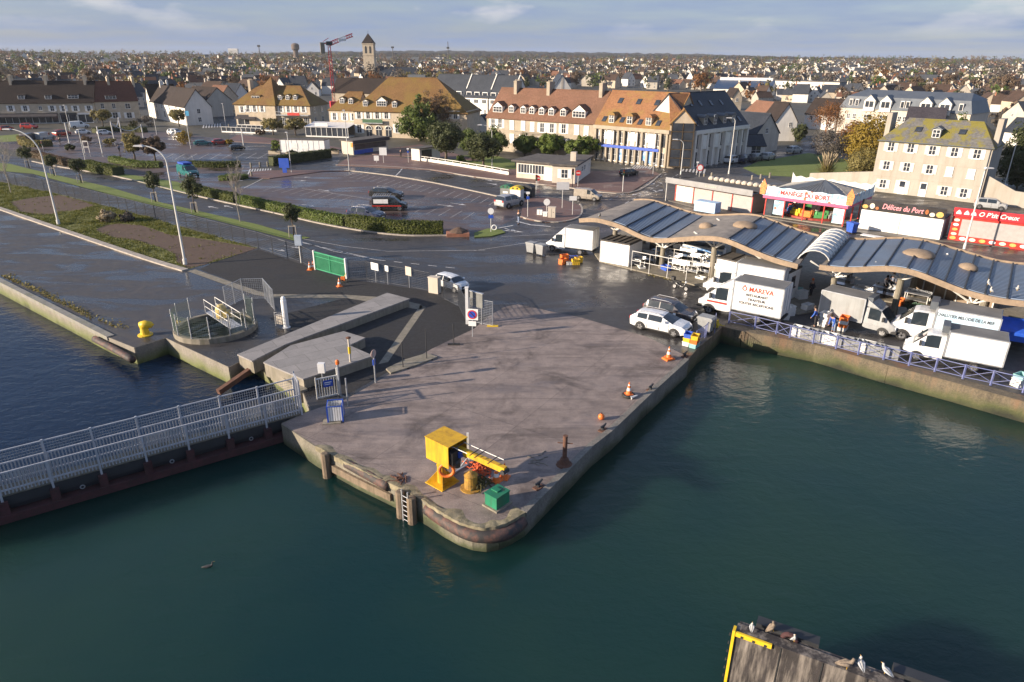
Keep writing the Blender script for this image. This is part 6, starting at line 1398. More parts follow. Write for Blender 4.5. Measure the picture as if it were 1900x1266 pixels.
for k in range(4):
 a = math.pi / 4 + k * math.pi / 2; c_, s_ = math.cos(a), math.sin(a); b.add([(c_ * .2, s_ * .2, .05), (c_ * .8, s_ * .8, .05), (c_ * .2, s_ * .2, .75)] + [(c_ * .2 - s_ * .03, s_ * .2 + c_ * .03, .05), (c_ * .8 - s_ * .03, s_ * .8 + c_ * .03, .05), (c_ * .2 - s_ * .03, s_ * .2 + c_ * .03, .75)], [(0, 1, 2), (5, 4, 3), (0, 3, 4, 1), (1, 4, 5, 2), (2, 5, 3, 0)])
b.build('gussets', m_yel, root); MB().lathe([(.25, .05), (.25, 1.0), (.27, 1.02), (.27, 1.06), (.24, 1.08), (.24, zb + .1)], (0, 0, 0), 18).build('pillar', m_yel, root)
hs = MB(); t = .03
hs.box(x0, x1, y0, y0 + t, zb, zt - t).box(x0, x1, y1 - t, y1, zb, zt - t).box(x0, x0 + t, y0 + t, y1 - t, zb, zt - t).box(x0 - .03, x1 + .05, y0 - .03, y1 + .03, zt - t, zt).box(x0, x1 - .3, y0 + t, y1 - t, zb, zb + t)
hs.build('housing', m_yel, root); MB().box(x1 - .2, x1 + .12, y0 + .15, y0 + .75, zb + .15, zb + .85).lathe([(.16, 0), (.18, .25), (.1, .4)], (x1 + .1, y0 + .5, zb - .05), 10).build('motor', m_trim, root); MB().box(x1 + .02, x1 + .25, y0 + .55, y0 + .85, zb + .45, zb + .75).build('winch_cover', m_blue, root)
tip = inv @ (G(938, 873, zt - .62) - Vector((p.x, p.y, 0))); yb = (y0 + y1) / 2 + .1; tip.z = zt - .62
bo = MB(); bo.bar((x0 + .3, yb, zt - .5), tip, .24, .30); bo.build('boom', m_yel, root); MB().tube([(tip.x - .05, tip.y - .2, tip.z - .08), (tip.x - .05, tip.y + .2, tip.z - .08)], .13, 10).build('boom_pulley', m_dark, root)
dv = (tip - Vector((x0 + .3, yb, zt - .5))).normalized(); sv = Vector((-dv.y, dv.x, 0)); b = MB()
s0 = Vector((x1 - .1, yb, zt - .5)) + Vector((0, 0, .28))
for sgn, l0, l1 in ((1, .1, 2.6), (-1, -.3, .9)): b.tube([s0 + dv * l0 + sv * .34 * sgn, s0 + dv * l1 + sv * .34 * sgn], .022, 6)
b.build('guide_rail', m_steelw, root); b = MB()
for l0 in (.15, 1.1, 1.4, 2.2): b.tube([s0 + dv * l0 + sv * .45, s0 + dv * l0 - sv * .4], .025, 6)
b.build('cross_bars', m_dark, root); MB().tube([(.2, -.2, zb - .1), (.45, -.1, .9)], .03, 6).build('bracket', m_dark, root)
MB().tube([(tip.x - .1, tip.y, tip.z - .2), (tip.x - .1, tip.y, .6)], .012, 5).build('hoist_cable', m_dark, root)
tag(MB().tube([(.36 * math.cos(t), 0, .36 * math.sin(t)) for t in [2 * math.pi * i / 22 for i in range(22)]], .085, 8, closed=True).build('lifebuoy', m_orange, smooth=True, loc=p + (Matrix.Rotation(ax, 3, 'Z') @ Vector((.60, -.25, 1.1))), rz=ax + R(40)), 'orange lifebuoy hanging on the pillar of the yellow hoist', 'lifebuoy')
g = G(869, 864); root = thing('steel_mast', 'white steel mast with long ground beam behind the yellow hoist', 'mast', (g.x, g.y, .012)); h = HT(869, 864, 804)
MB().box(-.06, .06, -.06, .06, 0, h).build('upright', m_steelw, root); q = G(840, 881) - g; MB().bar((0, 0, .06), (q.x, q.y, .06), .1, .1).build('ground_beam', m_galv, root); MB().bar((0, 0, .5), (-.4, -.25, .06), .06).build('strut', m_galv, root)
g = G(874, 906); root = thing('rusty_capstan', 'rusty yellow mooring drum tangled with old net beside the hoist', 'capstan', (g.x, g.y, .012))
MB().lathe([(.55, 0), (.55, .05), (.34, .08), (.33, .72), (.36, .78), (.2, .9), (.08, 1.0)], (0, 0, 0), 16).build('drum', m_rusty, root)
def heap(n, rad, hgt, rr, seed, t=.02):
 q = random.Random(seed); b = MB()
 for _ in range(n):
  pts = []; x, y = q.gauss(0, rad * .4), q.gauss(0, rad * .4); a = q.uniform(0, 6.28)
  for _k in range(6): pts.append((x, y, max(t, hgt * q.random() * math.exp(-(x * x + y * y) / (rad * rad))))); a += q.uniform(-.9, .9); x += math.cos(a) * rad * .25; y += math.sin(a) * rad * .25
  b.tube(pts, t, 5)
 return b
heap(26, .5, .7, 0, 3, .03).build('old_net', M('net_dark', (.07, .06, .02), .9, .4, 5), root, loc=(.45, .15, 0))
g = G(890, 873); tag(heap(34, .55, .38, 0, 5, .03).build('orange_rope', M('rope_orange', (.55, .10, .03), .8, .3, 6), loc=(g.x, g.y, .015)), 'tangled heap of orange rope behind the rusty drum', 'rope')
g = G(996, 856); tag(heap(7, .55, .05, 0, 8, .025).build('mooring_rope', M('rope_grey', (.22, .2, .17), .9, .3, 6), loc=(g.x, g.y, .015)), 'loose grey mooring rope lying near the rusty post', 'rope')
g = G(741, 893); tag(heap(9, .5, .06, 0, 9, .035).build('mooring_chain', m_rust, loc=(g.x, g.y, .015)), 'rusty chain lying on the pier edge above the timber wale', 'chain')
g = G(1047, 863); root = thing('rusty_post', 'tall rusty steel post with cross pin near the right pier edge', 'post', (g.x, g.y, .012)); h = HT(1047, 863, 809); MB().lathe([(.45, 0), (.42, .08), (.3, .14), (.22, .4), (.12, .45), (.12, h - .1), (.13, h)], (0, 0, 0), 12).build('post', m_rust, root); MB().tube([(-.4, .05, h - .45), (.4, -.05, h - .45)], .03, 6).build('cross_pin', m_rust, root)
cl, cf, cr_ = G(902, 936, .12), G(923.5, 948, .12), G(943, 930, .12); ux, uy = cf - cl, cr_ - cf; a = math.atan2(ux.y, ux.x); h = HT(923.5, 948, 923) - .1
root = thing('green_chest', 'green metal chest on a pale timber pad at the pier corner', 'chest', ((cl.x + cr_.x) / 2, (cl.y + cr_.y) / 2, .012), a); X, Y = ux.length / 2, uy.length / 2
MB().box(-X - .1, X + .1, -Y - .1, Y + .1, 0, .1).build('pad', m_conc2, root); MB().box(-X, X, -Y, Y, .1, .1 + h - .06).build('chest', m_green, root); MB().box(-X - .03, X + .03, -Y - .03, Y + .03, .1 + h - .06, .1 + h).box(-.3, .1, -.1, .2, .1 + h, .16 + h).build('lid', m_green, root)
def cone_proto():
 r = thing('traffic_cone', 'x', 'traffic cone', group='traffic cones on the quay'); MB().box(-.22, .22, -.22, .22, 0, .05).build('base', m_orange, r)
 MB().lathe([(.17, .05), (.125, .25)], (0, 0, 0), 14).lathe([(.095, .42), (.065, .55)], (0, 0, 0), 14).lathe([(.05, .62), (.025, .75)], (0, 0, 0), 14).build('cone', m_orange, r)
 MB().lathe([(.126, .25), (.094, .42)], (0, 0, 0), 14).lathe([(.066, .55), (.049, .62)], (0, 0, 0), 14).build('white_band', m_conew, r); return r
cp = cone_proto()
for i, (x, y, z, lb) in enumerate(((575, 501, 0, 'orange cone left of two at the left end of the green gate'), (581.5, 500, 0, 'orange cone right of two at the left end of the green gate'), (630, 532, 0, 'orange cone standing alone in front of the green gate post'),
        (921, 893, .01, 'faded cone under the boom of the yellow hoist'), (936, 887, .01, 'darker cone under the boom tip of the yellow hoist'), (1240, 667, .14, 'cone on a square orange block at the far right pier corner'), (1166, 736, .16, 'cone standing in a tyre at the right pier edge'))):
 g = G(x, y); s = 1.15
 if i == 0: cp.location = (g.x, g.y, z); cp['label'] = lb; cp.scale = (s,) * 3
 else: dup(cp, (g.x, g.y, z), .3 * i, lb, scale=s)
g = G(1240, 667); tag(MB().box(-.36, .36, -.3, .3, 0, .125).box(-.3, .3, -.25, .25, .125, .135).build('cone_block', m_orange, loc=(g.x, g.y, .013), rz=.5), 'square orange block under the cone at the far pier corner', 'block')
g = G(1166, 736); tag(MB().tube([(.33 * math.cos(t), .33 * math.sin(t), .1) for t in [2 * math.pi * i / 18 for i in range(18)]], .11, 8, closed=True).build('old_tyre', m_black, loc=(g.x, g.y, .013)), 'old tyre lying under the cone at the right pier edge', 'tyre')
g = G(1170, 741); o = tag(MB().lathe([(.12, 0), (.11, .04), (.09, .1), (.03, .5), (.01, .52)], (0, 0, 0), 10).build('fallen_cone', m_conew, loc=(g.x, g.y, .1)), 'small white cone lying on its side at the right pier edge', 'traffic cone'); o.rotation_euler = (0, R(80), .4)
g = G(1115.5, 779); root = thing('orange_buoy', 'small orange ball buoy lying near the right pier edge', 'buoy', (g.x, g.y, .012)); MB().lathe([(.02, 0), (.12, .03), (.19, .12), (.2, .2), (.17, .3), (.08, .38), (.03, .4)], (0, 0, 0), 14).build('ball', m_orange, root, smooth=True); MB().lathe([(.05, .38), (.05, .46)], (0, 0, 0), 8).build('eye', m_rust, root)
g = G(637, 524); root = thing('orange_barrow', 'small orange and yellow hose cart by the green gate post', 'hose cart', (g.x, g.y, .01)); MB().box(-.2, .2, -.15, .15, .15, .55).build('body', m_orange, root); MB().tube([(-.15, 0, .1), (.35, 0, .9)], .03, 6).build('handle', m_yelb, root); MB().tube([(.14 * math.cos(t) - .15, -.2, .15 + .14 * math.sin(t)) for t in [2 * math.pi * i / 12 for i in range(12)]], .04, 6, closed=True).build('wheel', m_black, root)
cl0 = None
for i, (x, y, lb) in enumerate(((999, 905, 'small rusty cleat on the pier edge right of the green chest'), (1118.5, 799, 'small rusty cleat next to the orange ball buoy'), (1207, 724, 'black cleat on the pier edge by the cone in the tyre'), (1270.5, 662, 'black cleat at the far corner of the pier edge'))):
 g = G(x, y)
 if cl0 is None:
  cl0 = thing('mooring_cleat', lb, 'cleat', (g.x, g.y, .012), R(50), 'mooring cleats on the pier'); MB().box(-.28, .28, -.18, .18, 0, .05).build('plate', m_rust, cl0); MB().tube([(-.3, 0, .3), (-.12, 0, .27), (.12, 0, .27), (.3, 0, .34)], [.05, .07, .07, .05], 8).lathe([(.1, .05), (.08, .27)], (0, 0, 0), 8).build('horn', m_dark, cl0)
 else: dup(cl0, (g.x, g.y, .012), R(50), lb)
def along(px, z): return [G(x, y, z) for x, y in px]
tag(MB().tube(smooth_line(along([(794, 944), (826, 967), (869, 990), (908, 995), (944, 988), (969, 968)], -.42), 6), .33, 12).build('rubber_fender', m_fend, smooth=True), 'thick worn rubber fender curving round the pier corner', 'fender')
tag(MB().tube(smooth_line(along([(644, 860), (684, 882), (722, 903)], -.22), 4), .27, 12).build('rubber_fender', m_fend, smooth=True), 'straight black rubber fender lying on the timber wale', 'fender')
tag(MB().tube(smooth_line(along([(176, 629), (212, 648), (246, 668)], -.5), 4), .26, 12).build('rubber_fender', m_fend, smooth=True), 'reddish tubular fender at the end of the left quay wall', 'fender')
w = along([(608, 862), (668, 893), (728, 922)], -.75); b = MB(); b.bar(w[0], w[1], .32, .42); b.bar(w[1], w[2], .32, .42); tag(b.build('timber_wale', m_timber), 'long timber wale along the left pier wall below the fender', 'timber beam')
pp = None
for i, (x, y, lb) in enumerate(((603, 846, 'square timber pile left of the timber wale'), (742, 917, 'timber pile on the left of the pier ladder'), (763, 928, 'timber pile on the right of the pier ladder'))):
 g = G(x, y, 0)
 if pp is None: pp = tag(MB().lathe([(.24, -3), (.24, .12), (.21, .16), (.14, .18)], (0, 0, 0), 10).build('timber_pile', m_timber, loc=(g.x, g.y, 0), rz=R(-40)), lb, 'timber pile', 'timber piles on the pier face')
 else: o = pp.copy(); C.objects.link(o); o.location = (g.x, g.y, 0); o['label'] = lb
a, b_ = G(746, 924, 0), G(757, 930, 0); f = Fac(a, b_); root = thing('pier_ladder', 'steel ladder down the pier face between two timber piles', 'ladder', (a.x, a.y, 0), f.rz); r = MB()
for z in [.15 - .28 * k for k in range(9)]: r.tube([(0, 0, z), (f.L, 0, z)], .018, 6)
r.build('rungs', m_gpaint, root); MB().box(-.03, .03, -.03, .03, -2.2, .5).build('rail', m_galv, root); MB().box(f.L - .03, f.L + .03, -.03, .03, -2.2, .5).build('rail', m_galv, root)
b = MB(); q = random.Random(4); pl2 = smooth_line([G(*p) for p in PIER[1:12]], 14); off = [.30 + .5 * noise.noise(p * .9) for p in pl2]; hts = [.035 + .09 * abs(noise.noise(p * 1.3 + Vector((9, 0, 0)))) for p in pl2]; ed = []
for i, p in enumerate(pl2):
 d = (pl2[min(i + 1, len(pl2) - 1)] - pl2[max(i - 1, 0)]).normalized(); nn = Vector((-d.y, d.x, 0)); j = noise.noise(p * 3) * .05; ed.append([p - nn * (.1 + j) - Vector((0, 0, .25)), p - nn * (.09 + j) + Vector((0, 0, hts[i])), p + nn * off[i] * .6 + Vector((0, 0, hts[i] * .9)), p + nn * (off[i] + .1) + Vector((0, 0, .014))])
for r0, r1 in zip(ed, ed[1:]): b.add(r0 + r1, [(0, 4, 5, 1), (1, 5, 6, 2), (2, 6, 7, 3)])
struct(b.build('crumbling_edge', M('worn_edge', (.26, .225, .15), .9, .35, 1.5, vec='World', bump=.9, dirt=(.07, .07, .035), dirt_amt=.8)))
tag(MB().bar(G(405, 728, -.9), G(470, 683, -.2), .35, .35).build('steel_beam', m_rust), 'rusty steel beam slanting down beside the lock chamber', 'beam')
tag(MB().bar(G(508, 692, -.3), G(565, 735, -.3), .5, .9).build('lock_sill', m_conc2), 'short concrete sill under the end of the footbridge', 'sill')
# fender dolphin in the bottom right corner, with gulls
ZT = 1.1
A, B = G(1365, 1171, ZT), G(1640, 1270, ZT); f = Fac(A, B); L = f.L + .6
root = thing('fender_dolphin', 'weathered fender panel streaked with droppings and edged in yellow at bottom right', 'fender panel', (A.x, A.y, 0), f.rz)
m_drop = M('stained_panel', (.035, .03, .03), .8, .4, 1.5, bump=.4, dirt=(.42, .37, .32), dirt_amt=.6, streak=True)
MB().box(0, L, 0, .45, -3, ZT).build('panel', m_drop, root); b = MB(); k = 1.55
while k < L: b.box(k - .02, k + .02, -.025, -.002, -2.5, ZT - .02); k += 1.35
b.build('panel_joints', m_trim, root)
MB().box(-.1, -.002, -.08, .2, -3, ZT + .05).build('yellow_edge', m_yelb, root); MB().box(.02, 1.25, -.09, -.002, ZT - .16, ZT + .02).build('yellow_cap', m_yelb, root)
bolts = MB()
for k in range(6): bolts.box(-.20, -.161, -.0, .08, ZT - .3 - k * .4, ZT - .22 - k * .4)
for k in range(3): bolts.box(.2 + k * .4, .28 + k * .4, -.12, -.091, ZT - .14, ZT - .06)
bolts.build('bolts', m_dark, root); MB().box(0.05, L, .46, .62, ZT - .25, ZT - .05).build('ledge', m_drop, root)
bm1 = MB().box(.6, 2.7, .63, 1.05, ZT - .9, ZT + .10).build('rear_beam', m_dark, root); MB().box(5.0, 7.6, .63, 1.05, ZT - .9, ZT + .10).build('rear_beam', m_dark, root)
MB().tube([(1.75 + .22 * math.cos(t), .56, ZT - .05 + .22 * math.sin(t)) for t in [2 * math.pi * i / 14 for i in range(14)]], .09, 8, closed=True).build('tyre_buffer', m_redb, root)
DOLPH = f
# birds
m_gw, m_gg, m_gb, m_bill = M('gull_white', (.42, .415, .40), .7, .05), M('gull_grey', (.36, .38, .41), .7, .1, 6), M('gull_brown', (.19, .15, .115), .8, .35, 18, dirt=(.10, .08, .06), dirt_amt=.7), M('bill_yellow', (.6, .36, .05), .5)
def gull(loc, rz, label, body_m, wing_m, s=1.0, upright=.0, group='gulls resting on the fender panel'):
 r = thing('gull', label, 'bird', loc, rz, group); r.scale = (s * .74,) * 3; u = upright
 pts = [(-.30, 0, .17), (-.20, 0, .19), (-.06, 0, .19), (.08, 0, .22), (.15, 0, .29), (.17, 0, .36), (.19, 0, .40), (.235, 0, .41)]
 def tilt(p): c, q = math.cos(u), math.sin(u); x, z = p[0], p[2] - .16; return (x * c - z * q, p[1], .16 + x * q + z * c)
 MB().tube([tilt(p) for p in pts], [.012, .055, .105, .095, .062, .052, .058, .02], 10).build('body', body_m, r, smooth=True)
 for sg in (-1, 1):
  MB().tube([tilt((.10, sg * .085, .24)), tilt((-.02, sg * .105, .235)), tilt((-.18, sg * .07, .20)), tilt((-.36, sg * .02, .17))], [.03, .06, .045, .008], 8).build('wing', wing_m, r, smooth=True)
  MB().tube([tilt((0, sg * .04, .12)), (tilt((0, sg * .04, .12))[0], sg * .045, .0)], .009, 5).build('leg', m_bill, r)
 MB().tube([tilt((.23, 0, .405)), tilt((.29, 0, .395))], [.016, .006], 6).build('bill', m_bill if body_m is m_gw else m_dark, r)
def dw(u, y, z): p = DOLPH.w(u, z, y); return (p.x, p.y, p.z)
def du(px, py, z): g = G(px, py, z); return (g.x, g.y, z)
gull(du(1394, 1166, ZT + .12), DOLPH.rz + 1.9, 'small white gull at the left end of the fender panel', m_gw, m_gg, .8, .9)
gull(du(1433, 1170, ZT + .12), DOLPH.rz + .4, 'brown speckled young gull standing upright over the tyre buffer', m_gb, m_gb, 1.15, .75)
gull(du(1473, 1190, ZT + .12), DOLPH.rz - .5, 'white gull at the right end of the first dark beam', m_gw, m_gg, .8, .8)
gull(du(1570, 1240, ZT), DOLPH.rz + .25, 'large brown young gull standing sideways on the panel edge', m_gb, m_gb, 1.4, .12)
gull(du(1595, 1236, ZT + .1), DOLPH.rz + 2.2, 'grey backed gull standing just behind the large brown gull', m_gw, m_gg, 1.1, .55)
gull(du(1642, 1250, ZT + .1), DOLPH.rz + 2.6, 'grey gull with head tucked at the right end of the panel', m_gw, m_gg, 1.05, .1)
for i, (px, py, lb) in enumerate(((1690, 480, 'white gull on the right market roof near the big dome'), (1833, 526, 'white gull on the right market roof, left of two near the eave'), (1838, 540, 'white gull on the right market roof closest to the eave'), (1887, 537, 'white gull near the right end of the market roof'), (1113, 400, 'dark pigeon sitting on the left end of the market roof'))):
 z = 4.35 if i != 4 else 4.4
 gull(du(px, py + 3, z), 1 + i, lb, m_gw if i < 4 else m_dark, m_gg, 1.2, .6, 'birds on the market roofs')
p = at_dist(746, 561, 1); d = ray(746, 561); p = CAM + d * 60; root = thing('flying_gull', 'white gull flying low over the long concrete platform', 'bird', p, R(35))
MB().tube([(-.28, 0, 0), (-.1, 0, 0), (.08, 0, .01), (.2, 0, .02), (.28, 0, .02)], [.02, .08, .09, .06, .02], 8).build('body', m_gw, root, smooth=True)
for sg in (-1, 1): MB().add([(.12, sg * .06, .04), (.18, sg * .35, .2), (-.02, sg * .75, .12), (-.06, sg * .35, .17), (-.08, sg * .06, .03)] + [(.12, sg * .06, .02), (.18, sg * .35, .18), (-.02, sg * .75, .11), (-.06, sg * .35, .15), (-.08, sg * .06, .01)], [(0, 1, 2, 3, 4), (9, 8, 7, 6, 5), (0, 5, 6, 1), (1, 6, 7, 2), (2, 7, 8, 3), (3, 8, 9, 4)]).build('wing', m_gw, root)
g = G(387, 1052, ZW); root = thing('cormorant', 'black cormorant swimming alone on the dark water', 'bird', (g.x, g.y, ZW), R(15)); root.scale = (.7,) * 3
MB().tube([(-.42, 0, .06), (-.3, 0, .05), (-.1, 0, .04), (.15, 0, .06), (.24, 0, .14), (.25, 0, .28), (.29, 0, .34), (.34, 0, .35)], [.02, .06, .12, .10, .05, .035, .045, .02], 10).build('body', m_trim, root, smooth=True); MB().tube([(.33, 0, .35), (.44, 0, .34)], [.018, .006], 6).build('bill', m_bill, root)
# people
m_skin = M('skin', (.45, .27, .19), .6, .05)
def skin_obj(name, verts, edges, radii, mat, parent, root_i=0):
 me = bpy.data.meshes.new(name); me.from_pydata(verts, edges, []); o = bpy.data.objects.new('tmp_figure', me); C.objects.link(o)
 mod = o.modifiers.new('skin', 'SKIN'); mod.use_smooth_shade = True; sd = o.modifiers.new('subsurf', 'SUBSURF'); sd.levels = 1; sd.render_levels = 1
 if not me.skin_vertices: me.update()
 bm = bmesh.new(); bm.from_mesh(me); ly = bm.verts.layers.skin.verify(); bm.verts.ensure_lookup_table()
 for v in bm.verts: v[ly].radius = radii[v.index] if isinstance(radii[v.index], tuple) else (radii[v.index],) * 2; v[ly].use_root = v.index == root_i
 bm.to_mesh(me); bm.free()
 dg = bpy.context.evaluated_depsgraph_get(); m2 = bpy.data.meshes.new_from_object(o.evaluated_get(dg)); bpy.data.objects.remove(o)
 m2.name = name; m2.materials.clear(); m2.materials.append(mat); m2.polygons.foreach_set('use_smooth', [True] * len(m2.polygons)); r = link(name, m2, parent); return r
def person(loc, rz, label, top, legs, hair, stride=.0, bend=0.0, armf=(0.1, -.1), s=1.0, group=None, hat=None):
 root = thing('person', label, 'person', loc, rz, group); root.scale = (s,) * 3; cb, sb_ = math.cos(bend), math.sin(bend)
 def up_(x, y, z): dz = z - .95; return (x * cb + dz * sb_, y, .95 + dz * cb - x * sb_)
 L_ = [(stride * .25, .1, .50), (stride * .5 - .02, .1, .08), (stride * .5 + .16, .1, .04)]; R_ = [(-stride * .2, -.1, .50), (-stride * .5, -.1, .10), (-stride * .5 + .16, -.1, .04)]
 body = [(0, 0, .95), up_(0, 0, 1.2), up_(0, 0, 1.42), up_(.01, 0, 1.52), up_(.03, 0, 1.64), up_(.03, 0, 1.74)]
 el = [up_(.0, .2, 1.40), up_(armf[0] * .5, .24, 1.14), up_(armf[0] + .1, .24, .92), up_(armf[0] + .17, .24, .84)]; er = [up_(.0, -.2, 1.40), up_(armf[1] * .5, -.24, 1.14), up_(armf[1] + .1, -.24, .92), up_(armf[1] + .17, -.24, .84)]
 hips = [(0, .1, .90), (0, -.1, .90)]
 V = body + el + er + hips + L_ + R_; E_ = [(0, 1), (1, 2), (2, 3), (3, 4), (4, 5), (2, 6), (6, 7), (7, 8), (8, 9), (2, 10), (10, 11), (11, 12), (12, 13), (0, 14), (0, 15), (14, 16), (16, 17), (17, 18), (15, 19), (19, 20), (20, 21)]
 rd = [(.15, .11), (.14, .10), (.15, .10), .055, (.085, .10), (.06, .075), .055, .042, .032, .028, .055, .042, .032, .028, .085, .085, .058, .045, .04, .058, .045, .04]
 skin_obj('body', V, E_, rd, m_skin, root)
 jv = [(0, 0, .86)] + body[1:3] + el[:3] + er[:3]; je = [(0, 1), (1, 2), (2, 3), (3, 4), (4, 5), (2, 6), (6, 7), (7, 8)]
 skin_obj('jacket', jv, je, [(.18, .14), (.175, .13), (.18, .12), .08, .065, .052, .08, .065, .052], top, root)
 tv = [(0, 0, .93)] + hips + [L_[0], (L_[1][0], L_[1][1], .12), R_[0], (R_[1][0], R_[1][1], .14)]; skin_obj('trousers', tv, [(0, 1), (0, 2), (1, 3), (3, 4), (2, 5), (5, 6)], [(.165, .125), .105, .105, .078, .062, .078, .062], legs, root)
 for q in (L_, R_): MB().tube([(q[1][0] - .08, q[1][1], .05), (q[2][0], q[1][1], .045), (q[2][0] + .09, q[1][1], .035)], [.05, .055, .03], 8).build('shoe', m_trim, root, smooth=True)
 h = up_(.0, 0, 1.70); MB().lathe([(.02, -.14), (.105, -.08), (.115, .0), (.10, .08), (.05, .125), (.01, .135)], (h[0], h[1], h[2]), 12).build('hat' if hat else 'hair', hat or hair, root, smooth=True)
 f = up_(.125, 0, 1.655); MB().tube([up_(.10, 0, 1.67), f], [.012, .016], 6).build('nose', m_skin, root)
m_jb, m_jd, m_ji, m_jean, m_dk, m_hairb, m_haird = M('jacket_blue', (.03, .10, .42), .8), M('jacket_dark', (.03, .032, .045), .8), M('jacket_grey', (.16, .18, .24), .8), M('jeans', (.20, .25, .36), .85), M('trousers_dark', (.025, .025, .03), .85), M('hair_auburn', (.25, .12, .05), .8), M('hair_dark', (.03, .02, .015), .8)
pg = lambda x, y: (G(x, y).x, G(x, y).y, .015)
person(pg(962, 416), R(60), 'pedestrian with auburn hair, dark jacket and pale jeans crossing to the traffic island', m_jd, m_jean, m_hairb, stride=.5, armf=(.15, -.15))
person(pg(1511, 607), R(150), 'person in a bright blue jacket working behind the grey truck', m_jb, m_dk, m_haird, bend=.25, armf=(.25, .2))
person(pg(1545, 618), R(200), 'person in blue leaning over fish boxes at the blue railing', m_jb, m_jean, m_haird, bend=.65, armf=(.4, .35))
person(pg(1503, 552), R(-60), 'person in dark clothes with an orange hood standing between the market halls', m_jd, m_dk, m_haird, hat=m_orange)
person((G(1640, 548).x, G(1640, 548).y, .12), R(-80), 'person in a navy apron serving behind the stall tables of the right hall', m_jd, m_dk, m_haird, armf=(.3, .2))
person((G(1652, 542).x, G(1652, 542).y, .12), R(-110), 'person in a grey jacket beside the navy aproned seller', m_ji, m_dk, m_hairb)
for (x, y, lb, tp) in ((744, 293, 'person in dark clothes standing by the pale sign pillar near the low wall', m_jd), (112, 268, 'person in dark clothes walking past the cars at far left', m_jd), (222, 283, 'person in a pale top walking on the square between the net masts', m_ji)):
 person(pg(x, y), R(90), lb, tp, m_dk, m_haird, stride=.3)
# crates, bins, railing on the right quay
cc_ = {k: M('crate_' + k, v, .5, .12, 3, dirt=(.2, .18, .15), dirt_amt=.25) for k, v in dict(orange=(.70, .16, .02), blue=(.03, .10, .50), yellow=(.70, .45, .02), white=(.66, .66, .64), grey=(.26, .27, .28), teal=(.25, .50, .48)).items()}
CR = {}
def crate_mesh(col, l, w_, h):
 k = (col, l, w_, h)
 if k not in CR:
  b = MB(); t = .035
  b.box(-l / 2, l / 2, -w_ / 2, w_ / 2, 0, t).box(-l / 2, l / 2, -w_ / 2, -w_ / 2 + t, t, h).box(-l / 2, l / 2, w_ / 2 - t, w_ / 2, t, h).box(-l / 2, -l / 2 + t, -w_ / 2 + t, w_ / 2 - t, t, h).box(l / 2 - t, l / 2, -w_ / 2 + t, w_ / 2 - t, t, h)
  rim = MB().box(-l / 2 - .025, l / 2 + .025, -w_ / 2 - .025, -w_ / 2, h - .06, h).box(-l / 2 - .025, l / 2 + .025, w_ / 2, w_ / 2 + .025, h - .06, h).box(-l / 2 - .025, -l / 2, -w_ / 2, w_ / 2, h - .06, h).box(l / 2, l / 2 + .025, -w_ / 2, w_ / 2, h - .06, h)
  b.add(rim.v, rim.f)
  for i in range(3): x = -l / 4 + i * l / 4; b.box(x - .02, x + .02, -w_ / 2 - .02, -w_ / 2, .04, h - .06).box(x - .02, x + .02, w_ / 2, w_ / 2 + .02, .04, h - .06)
  CR[k] = b.mesh('fish_crate', cc_[col])
 return CR[k]
def crate(col, x, y, z, rz, label, group, l=.8, w_=.5, h=.3): return tag(link('fish_crate', crate_mesh(col, l, w_, h), None, (x, y, z), rz), label, 'crate', group)
def stack(px, py, cols, where, group, rz=0.3, **k):
 g = G(px, py); h = k.get('h', .3)
 for i, c in enumerate(cols):
  pos = 'bottom' if i == 0 else 'topmost' if i == len(cols) - 1 else ('second', 'third', 'fourth')[min(i - 1, 2)]
  crate(c, g.x, g.y, .01 + i * (h - .02), rz + .05 * ((i * 37) % 5 - 2), '%s plastic fish crate, %s %s' % (c, pos + ' of the stack' if len(cols) > 1 else 'alone', where), group, **k)
gp = 'fish crates beside the white box truck'
stack(1047, 487, ['orange', 'orange', 'orange'], 'nearest the truck cab', gp); stack(1055, 486, ['orange', 'blue'], 'in the middle by the white truck', gp, .5); stack(1064, 485, ['blue', 'blue'], 'under the white truck box', gp, .1); stack(1073, 487, ['yellow', 'yellow'], 'at the right end by the white truck', gp, .4); stack(1058, 491, ['white'], 'in front of the orange and blue ones', gp, .2); stack(1068, 491, ['yellow', 'yellow'], 'in front at right of the white truck', gp, .2); stack(1044, 490, ['orange', 'orange'], 'left front corner by the truck', gp, .9)
gp = 'fish crates on the quay corner'
stack(1275, 640, ['white', 'yellow', 'blue'], 'by the white estate car', gp, R(58), h=.34, l=.75); stack(1288, 644, ['teal', 'orange', 'yellow'], 'at the quay edge', gp, R(58), h=.34, l=.75)
def wbin(px, py, rz, label, s=1.0, mat=None):
 g = G(px, py); r = thing('wheeled_bin', label, 'bin', (g.x, g.y, .01), rz, 'wheeled bins'); r.scale = (s,) * 3; m = mat or cc_['grey']
 b = MB(); b.add([(-.3, -.42, .14), (.3, -.42, .14), (.3, .42, .14), (-.3, .42, .14), (-.38, -.55, 1.15), (.38, -.55, 1.15), (.38, .55, 1.15), (-.38, .55, 1.15)], [(3, 2, 1, 0), (4, 5, 6, 7), (0, 1, 5, 4), (1, 2, 6, 5), (2, 3, 7, 6), (3, 0, 4, 7)]); b.box(-.42, .42, -.6, .6, 1.08, 1.15); b.build('tub', m, r)
 MB().extrude_yz([(-.6, 1.153), (.6, 1.153), (.5, 1.26), (-.5, 1.26)], -.41, .43).build('lid', cc_['grey'] if mat is None else m, r)
 for x in (-.28, .28):
  for y in (-.36, .36): MB().tube([(x - .03, y, .08), (x + .03, y, .08)], .08, 8).build('wheel', m_black, r)
wbin(986, 470, .9, 'grey wheeled bin on the left in front of the white truck cab'); wbin(1004, 474, .8, 'grey wheeled bin on the right in front of the white truck cab')
